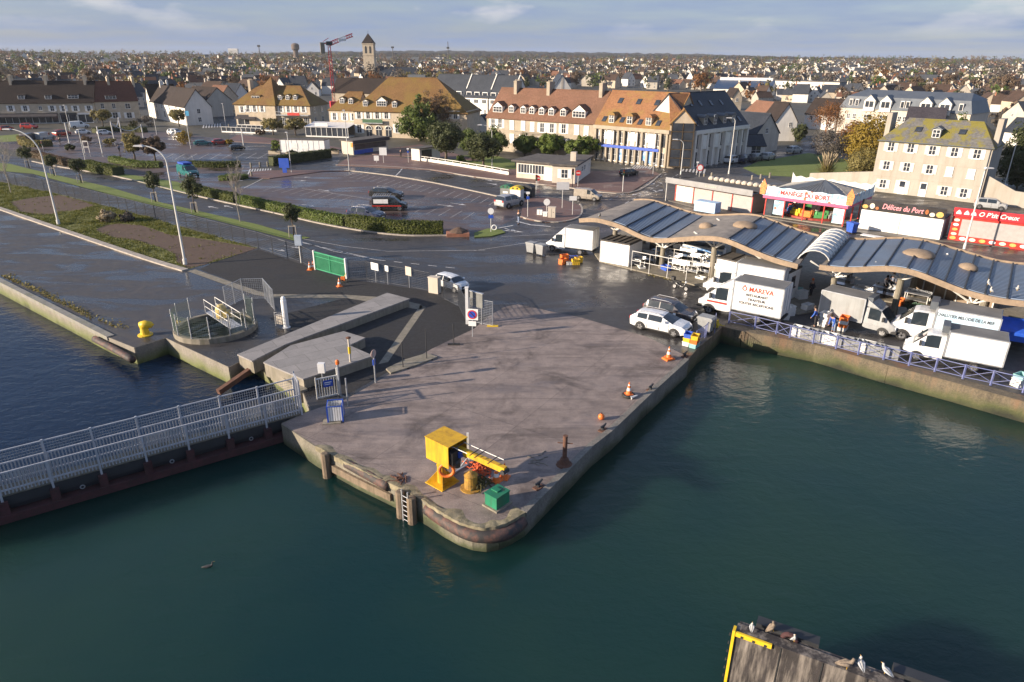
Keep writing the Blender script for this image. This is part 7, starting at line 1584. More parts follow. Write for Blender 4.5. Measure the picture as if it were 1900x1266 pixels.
wbin(1308, 617, .9, 'grey wheeled bin standing among blue barriers at the quay corner', 1.1); wbin(1579, 433, .3, 'blue wheeled bin between the carousel and the white kiosk', 1.1, cc_['blue'])
g = G(1324, 606); tag(heap(30, .5, .9, 0, 12, .04).build('yellow_net', M('net_yellow', (.55, .42, .04), .8, .3, 5), loc=(g.x, g.y, .01)), 'heap of yellow net behind the grey bin on the quay corner', 'net')
m_rail = M('railing_blue', (.13, .155, .34), .45, .12, 3, dirt=(.3, .3, .32), dirt_amt=.4)
RB = [(1352, 600), (1400, 610), (1440, 620), (1465, 627), (1508, 638), (1551, 647.5), (1592, 658.5), (1639, 668), (1686, 679), (1734, 690), (1786, 703), (1838, 714), (1898, 728), (1960, 743)]
rp = [G(x, y, .05) for x, y in RB]; root = thing('quay_railing', 'long blue cross braced railing along the right quay', 'railing', rp[0]); o0 = rp[0]; rl = MB()
for i, p in enumerate(rp):
 q = p - o0; MB().box(q.x - .05, q.x + .05, q.y - .05, q.y + .05, -.05, 1.05).build('post', m_rail, root)
 if i + 1 < len(rp):
  e = rp[i + 1] - o0; Z = lambda v, z: Vector((v.x, v.y, z)); rl.tube([Z(q, 1.0), Z(e, 1.0)], .03, 6).tube([Z(q, .15), Z(e, .15)], .025, 6)
  MB().tube([Z(q, .18), Z(e, .95)], .02, 5).tube([Z(q, .95), Z(e, .18)], .02, 5).build('cross_brace', m_rail, root)
rl.build('rails', m_rail, root)
for i, (x, y) in enumerate(((1300, 632), (1312, 621), (1326, 611))):
 g = G(x, y); r = thing('crowd_barrier', ['blue steel barrier nearest the fish crates on the quay corner', 'blue steel barrier in the middle by the grey bin', 'blue steel barrier furthest along the pier edge'][i], 'barrier', (g.x, g.y, .01), R(50 + 12 * i), 'blue barriers at the quay corner'); MB().tube([(-.9, 0, 0), (-.9, 0, 1.05), (.9, 0, 1.05), (.9, 0, 0)], .025, 6).tube([(-.9, 0, .2), (.9, 0, .2)], .02, 5).build('frame', m_rail, r); b = MB()
 for k in range(8): b.tube([(-.7 + k * .2, 0, .2), (-.7 + k * .2, 0, 1.05)], .012, 5)
 b.build('bars', m_rail, r)
gp = 'grey fish boxes along the blue railing'
for i, (x, y) in enumerate(((1483, 624), (1500, 628), (1520, 633), (1537, 637), (1565, 644), (1583, 648), (1604, 652), (1621, 657), (1648, 663))):
 g = G(x, y); crate('grey' if i % 3 else 'white', g.x, g.y, .02, FH2.rz + .1 * (i % 3), ['pale box at the left end of the row by the railing', 'grey box second along the railing', 'grey box below the person in the blue jacket', 'pale box next to the leaning person', 'grey box in front of the grey truck wheel', 'grey box under the grey truck cab', 'pale box right of the grey truck', 'grey box before the white van bumper', 'grey box last in the row by the railing'][i], gp, 1.2, .9, .75)
gp = 'white fish boxes by the trucks'
for i, (x, y, n) in enumerate(((1452, 592, 4), (1462, 585, 3), (1486, 556, 3), (1497, 576, 2), (1528, 604, 4), (1563, 612, 4), (1672, 585, 2))):
 stack(x, y, (['white'] * n if i != 5 else ['white', 'orange', 'white', 'orange']), ['behind the restaurant truck', 'next to the tail of the restaurant truck', 'below the glazed canopy', 'left of the grey truck', 'behind the blue jacket', 'beside the grey truck cab', 'at the market column'][i], gp, .2 * i, l=.9, w_=.6)
g = G(1700, 575); tag(heap(26, .9, .6, 0, 15, .05).build('net_heap', M('net_green', (.06, .12, .08), .9, .4, 5), loc=(g.x, g.y, .12)), 'heap of green and pink net at the market column', 'net')
A, B = G(1852, 590, 2.3), G(1960, 606, 2.3); f = Fac(A, B); root = thing('blue_tarpaulin', 'blue tarpaulin awning at the right edge under the market roof', 'awning', (A.x, A.y, 0), f.rz); b = MB()
thick(b, [[(0, -1.6, 1.9), (f.L, -1.6, 1.9), (f.L, 0, 2.5), (0, 0, 2.5)]], .04); b.box(0, f.L, -1.63, -1.57, 1.2, 1.88); b.build('sheet', M('tarp_blue', (.02, .09, .50), .45, .2, 2, bump=.5), root); MB().tube([(.1, -1.5, 0), (.1, -1.5, 1.9)], .03, 6).build('pole', m_galv, root)
for k, (x, y, col) in enumerate(((1878, 612, 'dark'), (1893, 622, 'dark'))):
 g = G(x, y); b = MB()
 for j in range(5): b.box(-.5, .5, -.4, .4, j * .2, j * .2 + .18)
 tag(b.build('crate_stack', M('crate_darkgreen', (.02, .07, .04), .6), loc=(g.x, g.y, .01), rz=FH2.rz), ['dark green crate pile under the blue tarpaulin', 'dark green crate pile at the right edge by the truck tail'][k], 'crates')
g = G(1890, 716); stack(1890, 716, ['white', 'white', 'teal'], 'at the right edge beside the railing', gp, .4, l=.9, w_=.6)
for i, (x, y, lb, mt, l, w_) in enumerate(((1311, 399, 'pale blue box trailer behind the left market roof', M('trailer_blue', (.35, .50, .68), .4), 3.2, 1.6), (1616, 450, 'white folding table behind the glazed canopy', m_white, 2.4, 1.0))):
 g = G(x, y); r = thing('box_trailer' if i == 0 else 'folding_table', lb, 'trailer' if i == 0 else 'table', (g.x, g.y, .01), FH1.rz); h = 1.9 if i == 0 else .8
 MB().box(-l / 2, l / 2, -w_ / 2, w_ / 2, .5 if i == 0 else .74, h).build('body' if i == 0 else 'tabletop', mt, r)
 for x_ in (-l * .35, l * .35):
  for y_ in (-w_ * .45, w_ * .45): MB().box(x_ - .05, x_ + .05, y_ - .05, y_ + .05, 0, .5 if i == 0 else .74).build('leg', m_trim, r)
for i, (x, y, c) in enumerate(((1556, 545, 'blue'), (1580, 540, 'white'), (1618, 553, 'teal'), (1668, 566, 'orange'), (1688, 585, 'blue'), (1716, 586, 'white'), (1190, 499, 'white'), (1235, 503, 'blue'), (1300, 519, 'white'), (1478, 545, 'teal'))): stack(x, y, [c, c] if i % 2 else [c], 'under the ' + ('left hall' if 1100 < x < 1400 else 'right hall') + ' %s' % ('near a column', 'by a table', 'beside the aisle', 'at the stall end', 'below the sellers', 'near the trucks', 'by the cold store', 'between pipe stalls', 'at the kerb', 'under the vault')[i], 'crates under the market halls', .3 * i, l=.9, w_=.6)
# lamps, fences, signs
def lamp(px, py, kx, ky, ex, ey, label, r=.11, group='street lamps'):
 g = G(px, py); F = Fac(g, g + rt0); k, hk = F.uz(kx, ky); e, he_ = F.uz(ex, ey)
 root = thing('street_lamp', label, 'street lamp', (g.x, g.y, 0), 0, group)
 MB().lathe([(r * 1.7, 0), (r * 1.7, .6), (r * 1.1, .65), (r * .65, hk)], (0, 0, 0), 10).build('pole', m_steelw, root)
 if abs(e) > .4:
  pts = [Vector((e * (1 - math.cos(t)), 0, hk + (he_ - hk) * math.sin(t))) for t in [math.pi / 2 * i / 8 for i in range(9)]]
  MB().tube(pts, [r * .62] * 6 + [r * .5] * 3, 8).build('arm', m_steelw, root)
 s = 1 if e > 0 else -1; MB().extrude_xz([(e - s * .1, he_ - .09), (e + s * .85, he_ - .05), (e + s * .8, he_ + .06), (e, he_ + .1)], -.17, .17).build('lamp_head', m_fascia, root)
lamp(109, 417, 73, 290, 18, 240, 'tall white lamp post with curved arm on the left grass verge', .12)
lamp(344, 491, 304, 303, 264, 271, 'tall white lamp post with curved arm between the soil patches and the quay', .12)
lamp(913, 313, 911, 247, 894, 232, 'slender lamp post in front of the round tree by the low white wall', .08)
lamp(1263, 324, 1266, 270, 1257, 259, 'lamp post with short curved head at the slate block corner', .08)
lamp(1352, 323, 1363, 226, 1357, 219, 'tall lamp post in front of the slate roofed office block', .09)
lamp(1789, 462, 1826, 318, 1829, 312, "tall lamp post beside the red O P'tit Creux kiosk", .09)
for i, (a, b, lb) in enumerate((((541, 321), (532, 245), 'white mast with small lamp beside the blue board on the car park island'), ((648, 318), (642, 204), 'grey mast in front of the stone hotel veranda'), ((130, 243), (117, 195), 'thin white mast by the white van at far left'),
  ((291, 250), (281, 200), 'white mast in front of the white rendered house'), ((354, 276), (346, 205), 'white mast carrying a light blue banner'), ((419, 234), (413, 192), 'lamp mast on the street corner left of the first hotel'), ((160, 306), (146, 240), 'white mast beside the timber frame on the left square'),
  ((1858, 366), (1893, 267), 'leaning white mast with parking plate at the right edge'))):
 root, h = post('flag_mast', lb, 'mast', *a, b[1], .07, m_steelw, 'slender masts round the square')
 if i == 4: MB().box(-.05, .9, -.02, .02, h - 1.2, h - .1).build('banner', M('banner_blue', (.08, .38, .62), .6), root)
 elif i == 7:
  pl = MB().box(-.4, .4, -.05, -.02, .9, 2.1).build('plate', m_white, root); MB().box(-.28, .28, -.06, -.052, 1.45, 2.0).build('plate_panel', m_blue, pl); text(root, 'P', .5, m_white, (0, -.065, 1.72))
 else: MB().box(-.35, .1, -.12, .12, h - .15, h).build('lamp_head', m_fascia, root)
nm = []
for i, (a, ty) in enumerate((((131, 275), 228), ((190, 284), 235), ((212, 260), 226), ((225, 246), 218), ((266, 256), 231), ((452, 270), 240))):
 root, h = post('net_mast', ['short white mast leftmost of the group on the square', 'short white mast second of the group on the square', 'white mast with net rope in the middle of the square', 'white mast behind the net rope', 'white mast at the right end of the net rope', 'short white mast by the black car on the upper car park'][i], 'mast', *a, ty, .13, m_steelw, 'white net masts on the square'); nm.append((root.location.copy(), h))
for (a, ha), (b, hb) in (((nm[2][0], nm[2][1]), (nm[4][0], nm[4][1])), ((nm[3][0], nm[3][1]), (nm[2][0], nm[2][1]))):
 pts = [Vector((a.x, a.y, ha - .3)).lerp(Vector((b.x, b.y, hb - .3)), t / 10) - Vector((0, 0, 1.6 * math.sin(math.pi * t / 10))) for t in range(11)]
 tag(MB().tube(pts, .09, 5).build('net_rope', m_fascia), 'sagging pale net rope slung between the white masts on the square', 'rope', 'net ropes on the square')
m_fdk = M('fence_grey', (.055, .06, .07), .5)
def fence(name, label, pxs, h, postm, sp=2.4, mesh=True, wsp=.2, t=.014, gp=None):
 pts = [G(*p) for p in pxs]; o = pts[0].copy(); root = thing(name, label, 'fence', (o.x, o.y, 0), 0, gp); wm = MB(); rails = MB()
 for a, b in zip(pts, pts[1:]):
  L = (b - a).length; k = max(1, round(L / sp))
  for i in range(k + (b is pts[-1])): p = a.lerp(b, i / k) - o; MB().box(p.x - .035, p.x + .035, p.y - .035, p.y + .035, 0, h + .05).build('post', postm, root)
  p, q = a - o, b - o; wire(wm, p, q, .08, h, wsp, t); rails.bar((p.x, p.y, h), (q.x, q.y, h), .04).bar((p.x, p.y, .1), (q.x, q.y, .1), .04)
 wm.build('wire_mesh', postm, root, fix=False); rails.build('rails', postm, root)
fence('mesh_fence', 'long dark mesh fence between the quay verge and the cycle path', [(-160, 305), (19, 341), (110, 361), (221, 388.5), (347, 423.5), (480, 460.5), (534, 478), (562, 488), (584, 499)], 1.8, m_fdk, 2.5, wsp=.2, t=.02)
fence('mesh_fence', 'dark mesh fence from the green gate to the big white gate post', [(645, 517), (681, 519), (716, 526), (758, 533), (798, 541)], 1.8, m_fdk, 2.2, wsp=.17, t=.02)
fence('mesh_fence', 'short dark mesh fence in front of the small white car', [(824, 556), (851, 569), (866, 597)], 1.9, m_fdk, 1.8, wsp=.14, t=.018)
fence('mesh_fence', 'grey mesh screen behind the sluice winding gear', [(420, 572), (452, 556), (492, 555), (510, 577)], 1.9, m_galv, 1.4, wsp=.16)
fence('mesh_fence', 'single fence panel with dark mesh at the pier entrance', [(872, 598), (914, 606)], 2.1, m_galv, 2.4, wsp=.14)
A, B = G(586, 501), G(643, 517); f = Fac(A, B); root = thing('sliding_gate', 'bright green sliding bar gate on the dark fence line', 'gate', (A.x, A.y, 0), f.rz); m_gg2 = M('gate_green', (.03, .26, .13), .45, .1, 1)
b = MB(); k = 0
while .12 + k * .16 < f.L - .1: b.box(.1 + k * .16, .15 + k * .16, -.02, .02, .2, 1.85); k += 1
b.build('bars', m_gg2, root); MB().box(.05, f.L - .05, -.04, .04, 1.85, 1.95).box(.05, f.L - .05, -.04, .04, .1, .2).box(.05, f.L - .05, -.035, .035, 1.45, 1.51).box(.05, .13, -.045, .045, .2, 1.85).box(f.L - .13, f.L - .05, -.045, .045, .2, 1.85).box(f.L / 2 - .04, f.L / 2 + .04, -.045, .045, .2, 1.85).build('frame', m_gg2, root)
MB().box(.08, f.L - .08, .02, .03, .2, 1.85).build('backing_sheet', M('gate_sheet', (.02, .14, .08), .5), root)
for x in (-.1, f.L): MB().box(x - .02, x + .14, -.1, .1, 0, 2.05).build('gate_post', m_fascia, root)
def board(name, label, px, py, ty, w_, h_, mat=None, off=0.0, rz=None, legs=1, group=None, col=None):
 g = G(px, py); H_ = HT(px, py, ty); root = thing(name, label, 'sign', (g.x, g.y, 0), f.rz if rz is None else rz, group)
 for k in range(legs): x = 0 if legs == 1 else (-w_ * .4 + k * w_ * .8); MB().tube([(x, 0, 0), (x, 0, H_ - .02)], .04, 6).build('pole', m_galv, root)
 MB().box(-w_ / 2 + off, w_ / 2 + off, -.07, -.045, H_ - h_, H_).build('panel', mat or m_white, root); return root, H_
board('fence_sign', 'white rectangular panel hung on the mesh fence, larger one near the green gate', 698, 524, 488, 1.0, .7); board('fence_sign', 'small white panel hung on the mesh fence', 720, 528, 493, .45, .55)
r_, H_ = board('fence_sign', 'stacked pale notices on a pole behind the mesh fence', 760, 534, 495, .75, .85, m_cream); r_, H_ = board('notice_board', 'grey notice board beside the big white gate post', 885, 600, 543, 1.3, 1.2, M('board_grey', (.15, .155, .15), .5), legs=2)
MB().box(-.7, .7, -.12, .1, H_, H_ + .05).build('board_roof', m_galv, r_)
r_, H_ = board('no_parking_sign', 'no parking sign with small plate underneath at the pier entrance', 877, 625, 573, .9, .9, rz=R(-8))
MB().lathe([(.36, -.012), (.36, .012)], (0, 0, 0), 24).build('red_ring', m_letr, r_, loc=(0, -.085, H_ - .45)).rotation_euler = (math.pi / 2, 0, 0)
MB().lathe([(.27, -.012), (.27, .012)], (0, 0, 0), 24).build('blue_disc', m_blue, r_, loc=(0, -.092, H_ - .45)).rotation_euler = (math.pi / 2, 0, 0)
MB().bar((-.22, -.107, H_ - .23), (.22, -.107, H_ - .67), .012, .09, upv=(0, 1, 0)).build('red_slash', m_letr, r_); MB().box(-.3, .3, -.07, -.045, H_ - 1.4, H_ - 1.0).build('plate', m_white, r_)
g = G(867, 601); h = HT(867, 601, 534); tag(MB().box(-.12, .12, -.12, .12, 0, h).box(-.15, .15, -.15, .15, h + .002, h + .06).build('gate_post', m_white, loc=(g.x, g.y, 0)), 'thick white gate post at the pier entrance', 'post')
g = G(807, 543); h = HT(807, 543, 515); tag(MB().box(-.5, .5, -.3, .3, 0, h).box(-.54, .54, -.34, .34, h + .002, h + .08).build('electric_cabinet', m_cream, loc=(g.x, g.y, 0), rz=R(-25)), 'beige electric cabinet beside the small white car', 'cabinet')
g = G(559, 488); root, h = post('cabinet_post', 'white box mounted on a post by the dark mesh fence', 'box', 559, 488, 450, .07, m_steelw); MB().box(-.4, .3, -.2, .2, h - .3, h + .75).build('box', M('box_bluegrey', (.36, .42, .5), .5), root)
for i, (px, py, ty) in enumerate(((914, 606, 575), (792, 668, 610), (748, 684, 635), (842, 640, 600))):
 root, h = post('barrier_post', ['dark post with yellow block foot at the end of the fence panel', 'thin dark post on a rubber foot at the middle of the pier entrance', 'thin dark post on a metal foot by the pale slab', 'thin dark post half way along the pier entrance'][i], 'post', px, py, ty, .035, m_dark, 'dark barrier posts on the pier'); MB().box(-.45, .45, -.12, .12, 0, .1).build('foot', m_black if i else m_yelb, root)
def cyl(r, z0, z1, c=(0, 0, 0)): return MB().lathe([(r, z0), (r, z1)], c, 16)
def sign(px, py, ty, label, kind='disc', mat=None, r=.35, rz=0.0, extra=None):
 root, h = post('road_sign', label, 'road sign', px, py, ty, .04, m_steelw)
 if kind == 'disc': o = MB().lathe([(r, -.015), (r, .015)], (0, 0, 0), 20).build('sign_disc', mat or m_white, root, loc=(0, -.06, h - r)); o.rotation_euler = (math.pi / 2, 0, 0)
 elif kind == 'noentry':
  o = MB().lathe([(r, -.015), (r, .015)], (0, 0, 0), 20).build('sign_disc', m_letr, root, loc=(0, -.06, h - r)); o.rotation_euler = (math.pi / 2, 0, 0); MB().box(-r * .7, r * .7, -.09, -.077, h - r - .07, h - r + .07).build('white_bar', m_white, root)
 elif kind == 'ring':
  o = MB().lathe([(r, -.015), (r, .015)], (0, 0, 0), 20).build('red_ring', m_letr, root, loc=(0, -.06, h - r)); o.rotation_euler = (math.pi / 2, 0, 0); o = MB().lathe([(r * .75, -.012), (r * .75, .012)], (0, 0, 0), 20).build('sign_disc', m_white, root, loc=(0, -.07, h - r)); o.rotation_euler = (math.pi / 2, 0, 0)
 else: MB().box(-r, r, -.08, -.05, h - r * (1.2 if kind == 'plate' else 2), h).build('plate', mat or m_white, root)
 if extra: MB().box(-r * .8, r * .8, -.07, -.045, h - 2 * r - .5, h - 2 * r - .1).build('lower_plate', extra, root)
 return root
sign(1014, 401, 369, 'round white sign above the beige cabinet on the traffic island', r=.45); sign(979, 404, 356, 'thin blue pole sign at the island kerb', 'plate', m_white, .25, extra=m_blue); sign(1062, 400, 364, 'white keep left sign at the right end of the traffic island', 'plate', m_white, .5)
sign(911, 432, 386, 'round sign with blue plate on the small grass island', r=.38, extra=m_blue); sign(998, 345, 326, 'no entry sign left of the low office door', 'noentry', r=.42); sign(1072, 347, 316, 'red no entry sign in front of the low office side wall', 'noentry', r=.45)
sign(1043, 388, 338, 'dark pole with long grey direction plate on the island', 'plate', m_fascia, .9); sign(1297, 330, 305, 'round red ringed speed sign above the grey kiosk', 'ring', r=.6); sign(1211, 328, 302, 'slim white post sign at the tip of the red pavers', 'plate', m_white, .18)
sign(712, 304, 274, 'white direction signs on the pavement beside the corner kiosk', 'square', m_white, .75); sign(699, 303, 289, 'white notice frame at the pavement beside the direction signs', 'square', m_white, .5); sign(758, 303, 275, 'white pillar with blue band at the corner shelter', 'plate', m_white, .22, extra=m_blue)
sign(1173, 293, 270, 'white pole sign in front of the blue bank posters', 'plate', m_white, .25); sign(1256, 305, 278, 'white pole sign at the glazed corner', 'square', m_white, .3); sign(1292, 325, 300, 'white bollard sign by the street corner', 'plate', m_white, .22)
for i, (px, py, ty, lb) in enumerate(((995, 352, 324, 'traffic light in front of the low office, left one'), (1062, 349, 313, 'traffic light in front of the low office corner'), (1155, 357, 314, 'traffic light on the red pavers facing away'), (80, 276, 262, 'traffic light at the far left crossing'), (647, 300, 286, 'traffic light by the grey mast on the crossing'))):
 root, h = post('traffic_light', lb, 'traffic light', px, py, ty, .06, m_steelw if i != 1 else m_dark, 'traffic lights'); hd = MB().box(-.17, .17, -.2, .06, h - 1.0, h).build('signal_head', m_trim, root)
 for k, (c_, n_) in enumerate(((.35, 'dark_red'), (.3, 'dark_amber'), (.02, 'dark_green'))): o = MB().lathe([(.1, -.01), (.1, .01)], (0, 0, 0), 12).build('lens', M('lens_' + n_, ((.2, .01, .01), (.2, .1, .01), (.01, .1, .05))[k], .2), hd, loc=(0, -.215, h - .2 - k * .3)); o.rotation_euler = (math.pi / 2, 0, 0)
def sbox(name, label, px, py, ty, w_, d, mat, rz=-.2, top=None):
 g = G(px, py); h = HT(px, py, ty); root = thing(name, label, name.split('_')[-1], (g.x, g.y, .1), rz); MB().box(-w_ / 2, w_ / 2, 0, d, 0, h - .1).build('casing', mat, root); MB().box(-w_ / 2 - .04, w_ / 2 + .04, -.04, d + .04, h - .097, h).build('cap', top or mat, root); MB().box(-.015, .015, -.012, -.002, .1, h - .2).box(w_ * .2, w_ * .3, -.02, -.002, h * .5, h * .55).build('door_seam', m_trim, root)
sbox('street_cabinet', 'tall beige street cabinet on the traffic island', 1023, 406, 386, 1.0, .6, m_cream); sbox('street_cabinet', 'white street cabinet left of the beige one on the island', 1001, 401, 389, .75, .5, m_white, top=m_zinc); sbox('street_cabinet', 'small white street cabinet next to the beige one', 1011, 404, 395, .55, .4, m_white)
def container(label, px, py, mat, dome):
 g = G(px, py); r = thing('recycling_container', label, 'recycling container', (g.x, g.y, .02), R(-22), 'recycling containers'); MB().box(-.85, .85, -.75, .75, 0, 1.45).build('body', mat, r)
 b = MB().extrude_xz([(-.9, 1.46), (.9, 1.46)] + [(.9 * math.cos(t), 1.46 + .5 * math.sin(t)) for t in [math.pi * i / 8 for i in range(1, 8)]], -.8, .8); b.build('lid', dome, r)
 for x in (-.35, .35): o = MB().lathe([(.13, -.02), (.13, .02)], (0, 0, 0), 12).build('slot', m_trim, r, loc=(x, -.815, 1.68)); o.rotation_euler = (math.pi / 2, 0, 0)
 MB().box(-.4, .4, -.765, -.752, .7, 1.0).build('sticker', m_white, r)
container('grey recycling container with green rounded lid', 941, 366, M('container_grey', (.16, .17, .16), .6), M('lid_green', (.02, .13, .07), .5)); container('white recycling container with yellow rounded lid', 959, 369, m_white, m_yelb); container('dark recycling container at the right end of the three', 980, 366, m_trim, m_dark)
g = G(529, 322); root = thing('blue_board', 'solid blue board on a pole at the edge of the car park', 'sign', (g.x, g.y, .1), R(-5)); h = HT(529, 322, 295); MB().box(-.95, .95, -.08, .08, h * .35, h).build('panel', m_blue, root); MB().box(-.4, .4, -.06, .06, 0, h * .347).build('pedestal', m_blue, root)
pts = [G(*p) for p in ((776, 299), (800, 302), (840, 308), (900, 318), (944, 326))]; o = pts[0]; root = thing('low_wall', 'low white wall with posts in front of the lawn and round trees', 'wall', (o.x, o.y, .1)); wl = MB(); rl = MB()
for a, b in zip(pts, pts[1:]):
 p, q = a - o, b - o; wl.bar((p.x, p.y, .3), (q.x, q.y, .3), .16, .55); rl.bar((p.x, p.y, .93), (q.x, q.y, .93), .14, .1); k = max(1, round((q - p).length / 2.2))
 for i in range(k): m = p.lerp(q, i / k); wl.box(m.x - .1, m.x + .1, m.y - .1, m.y + .1, .6, 1.0)
wl.build('wall', m_wwall, root); rl.build('rail', m_wwall, root)
A, B = G(764, 298), G(779, 300); H = House('bus_shelter', 'small white shelter with flat roof at the start of the low white wall', 'shelter', A, B, 6, 2.5, .15, m_wwall, None, ov=.3); H.box('opening', m_shop, H.L + .01, H.L + .05, .6, 3.5, .2, 2.2)
for i, (px, py) in enumerate(((510, 286), (542, 289), (578, 290), (618, 285))):
 g = G(px, py); r = thing('stone_planter', ['stone planter left of the white portable building', 'stone planter below the left end of the white portable building', 'stone planter below the middle of the white portable building', 'pale planter at the right end of the white portable building'][i], 'planter', (g.x, g.y, 0), -.05, 'stone planters'); MB().box(-1.3, 1.3, -.4, .4, 0, .75).build('trough', m_stone, r); heap(26, .9, .6, 0, 20 + i, .05).build('plants', leaf_mat('planter_leaf', (.04, .05, .02), (.10, .10, .04)), r, loc=(0, 0, .7))
A, B = G(829, 441), G(871, 440); f2 = Fac(A, B); root = thing('brick_planter', 'low brick planter at the right end of the long hedge', 'planter', (A.x, A.y, 0), f2.rz); MB().box(0, f2.L, 0, 2.2, 0, .45).build('brick_wall', m_brick, root); MB().lathe([(1.2, .45), (.9, .65), (.2, .95)], (f2.L * .55, 1.1, 0), 10).build('soil', m_dirt, root)
slab('grass_island', [(880, 440), (912, 438), (938, 431), (930, 426), (905, 424), (880, 432)], 0, .12, m_lawn)
g = G(917, 429); tag(MB().tube([(.3 * math.cos(t), .08, .32 + .3 * math.sin(t)) for t in [2 * math.pi * i / 14 for i in range(14)]], .07, 6, closed=True).build('white_ring', m_white, loc=(g.x, g.y, .12)), 'white ring standing on the small grass island', 'ring')
g = G(162, 284); root = thing('goal_structure', 'white timber ladder frame standing on the left square', 'frame', (g.x, g.y, 0)); MB().box(-.6, -.5, -.05, .05, 0, 2.6).box(.5, .6, -.05, .05, 0, 2.6).build('uprights', m_wwall, root); MB().box(-.6, .6, -.06, .06, 1.2, 1.35).box(-.6, .6, -.06, .06, 2.4, 2.6).build('crossbars', m_wwall, root)
A, B = G(412, 246), G(486, 249); f3 = Fac(A, B); root = thing('cafe_terrace', 'glazed cafe terrace with white screens in front of the first hotel', 'terrace', (A.x, A.y, 0), f3.rz); pn = MB(); fr3 = MB(); k = 0
while k * 1.6 < f3.L:
 for y in (0, 7): fr3.box(k * 1.6 - .04, k * 1.6 + .04, y - .04, y + .04, 0, 1.5)
 k += 1
for y in (0, 7): fr3.box(0, f3.L, y - .05, y + .05, 1.5, 1.58).box(0, f3.L, y - .05, y + .05, .05, .4)
fr3.build('screen_frame', m_frame, root); MB().box(0, f3.L, -.01, .01, .4, 1.5).box(0, f3.L, 6.99, 7.01, .4, 1.5).build('screen_glass', m_glass, root)
for k in range(8): MB().lathe([(.35, .0), (.05, .05), (.05, .7), (.4, .72), (.4, .75)], (1 + k * (f3.L - 2) / 7, 2 + 3 * (k % 2), 0), 10).build('cafe_table', m_inox, root)
b0 = None
for i, (px, py) in enumerate(((466, 311), (483, 310), (497, 309), (467, 328), (425, 236), (440, 240), (1183, 305), (1192, 307), (1306, 332), (1320, 330), (1395, 335), (1411, 333), (1428, 330))):
 g = G(px, py)
 if b0 is None: b0 = tag(MB().lathe([(.2, 0), (.18, .7), (.22, .75), (.15, .9), (.04, .95)], (0, 0, 0), 10).build('stone_bollard', m_conc2, loc=g), 'short pale stone bollard at the road edge', 'bollard', 'stone bollards')
 else: o = b0.copy(); C.objects.link(o); o.location = g
# road markings
mk = MB()
def line(px, wd=.15, z=.034): strip(mk, [G(*p) for p in px], wd, z)
def dash(a, b, n, frac=.5, wd=.13):
 A, B = G(*a), G(*b)
 for i in range(n): strip(mk, [A.lerp(B, i / n), A.lerp(B, (i + frac) / n)], wd, .034)
def arrow(px, py, dx, dy, L=3.0, both=0):
 p = G(px, py); q = G(px + dx, py + dy); d = (q - p); d.z = 0; d.normalize(); nn = Vector((-d.y, d.x, 0)); e = p + d * L; z = Vector((0, 0, .034))
 strip(mk, [p, p + d * L * .62], .16, .034); h = p + d * L * .62; mk.add([h + nn * .42 + z, h - nn * .42 + z, e + z], [(0, 1, 2)])
 if both: s = p + d * L * .25; mk.add([s + z, s + d * .9 + nn * 1.0 + z, s + d * .65 + nn * 1.15 + z, s - d * .2 + nn * .1 + z], [(0, 1, 2, 3)])
line([(505, 322), (480, 336), (452, 350)]); line([(1080, 352), (1160, 362)])
e0, e1 = G(662, 321), G(960, 376); d_ = (e1 - e0); bay = Vector((-d_.y, d_.x, 0)).normalized() * -5
q0 = G(640, 345) - G(690, 328); q0.z = 0; q0 = q0.normalized() * 5.0
for i in range(22): p = e0.lerp(e1, i / 21); strip(mk, [p + q0 * .05, p + q0], .07, .034)
r0_, r1_ = G(520, 345), G(880, 395); q1 = q0 * .95
for i in range(20):
 p = r0_.lerp(r1_, i / 19)
 if i not in (9, 10): strip(mk, [p, p + q1], .06, .034)
line([(560, 350), (700, 372)], .1)
for a in ((545, 330, 40, -1), (538, 336, 40, 0), (560, 380, 34, 6), (836, 377, 40, 6), (812, 380, 30, 4), (715, 352, 30, 6), (590, 352, 30, 5)): arrow(*a)
for a in ((895, 333, 40, 8), (903, 340, 40, 8)): arrow(*a, both=1)
dash((640, 298), (790, 318), 7); dash((790, 318), (1120, 366), 14); dash((590, 293), (700, 285), 4); dash((1000, 362), (1080, 372), 3, .7); dash((1130, 372), (1240, 322), 12, .55); dash((1160, 378), (1262, 322), 10, .55)
for a in ((1188, 358, -30, 10), (1215, 357, 26, -8), (1203, 345, 20, -8), (1225, 341, 20, -8)): arrow(*a, both=1)
line([(744, 316), (754, 305)], .25); line([(733, 328), (744, 317)], .2)
def zebra(a, b, c, n):
 A, B, D = G(*a), G(*b), G(*c); w_ = D - A
 for i in range(n):
  p = A.lerp(B, (i + .1) / n); q = A.lerp(B, (i + .6) / n); z = Vector((0, 0, .034)); mk.add([p + z, q + z, q + w_ + z, p + w_ + z], [(0, 1, 2, 3)])
zebra((458, 325), (503, 324), (463, 314), 9); zebra((1168, 315), (1206, 317), (1180, 305), 8); zebra((1264, 318), (1310, 323), (1268, 310), 7); zebra((375, 238), (412, 236), (377, 231), 7)
line([(958, 411), (985, 418), (1022, 421)], .35); line([(925, 424), (952, 419)], .25); arrow(927, 428, 26, 2, 3.2, both=1); arrow(936, 424, 20, 6, 2.6)
line([(555, 448), (620, 467), (700, 483)], .12); dash((556, 450), (690, 480), 3, .85, .12); line([(562, 444), (640, 458), (720, 467), (900, 465)], .08); dash((700, 483), (860, 500), 5, .5); dash((470, 430), (540, 452), 3, .6, .1)
for a in ((405, 387, -22, -4), (432, 386, -20, -5), (150, 336, -25, -6), (500, 462, 18, 3), (528, 456, 16, 3)): arrow(*a, L=2.4)
line([(1095, 432), (1010, 436), (930, 440)], .07); line([(880, 466), (1000, 448), (1060, 444)], .07)
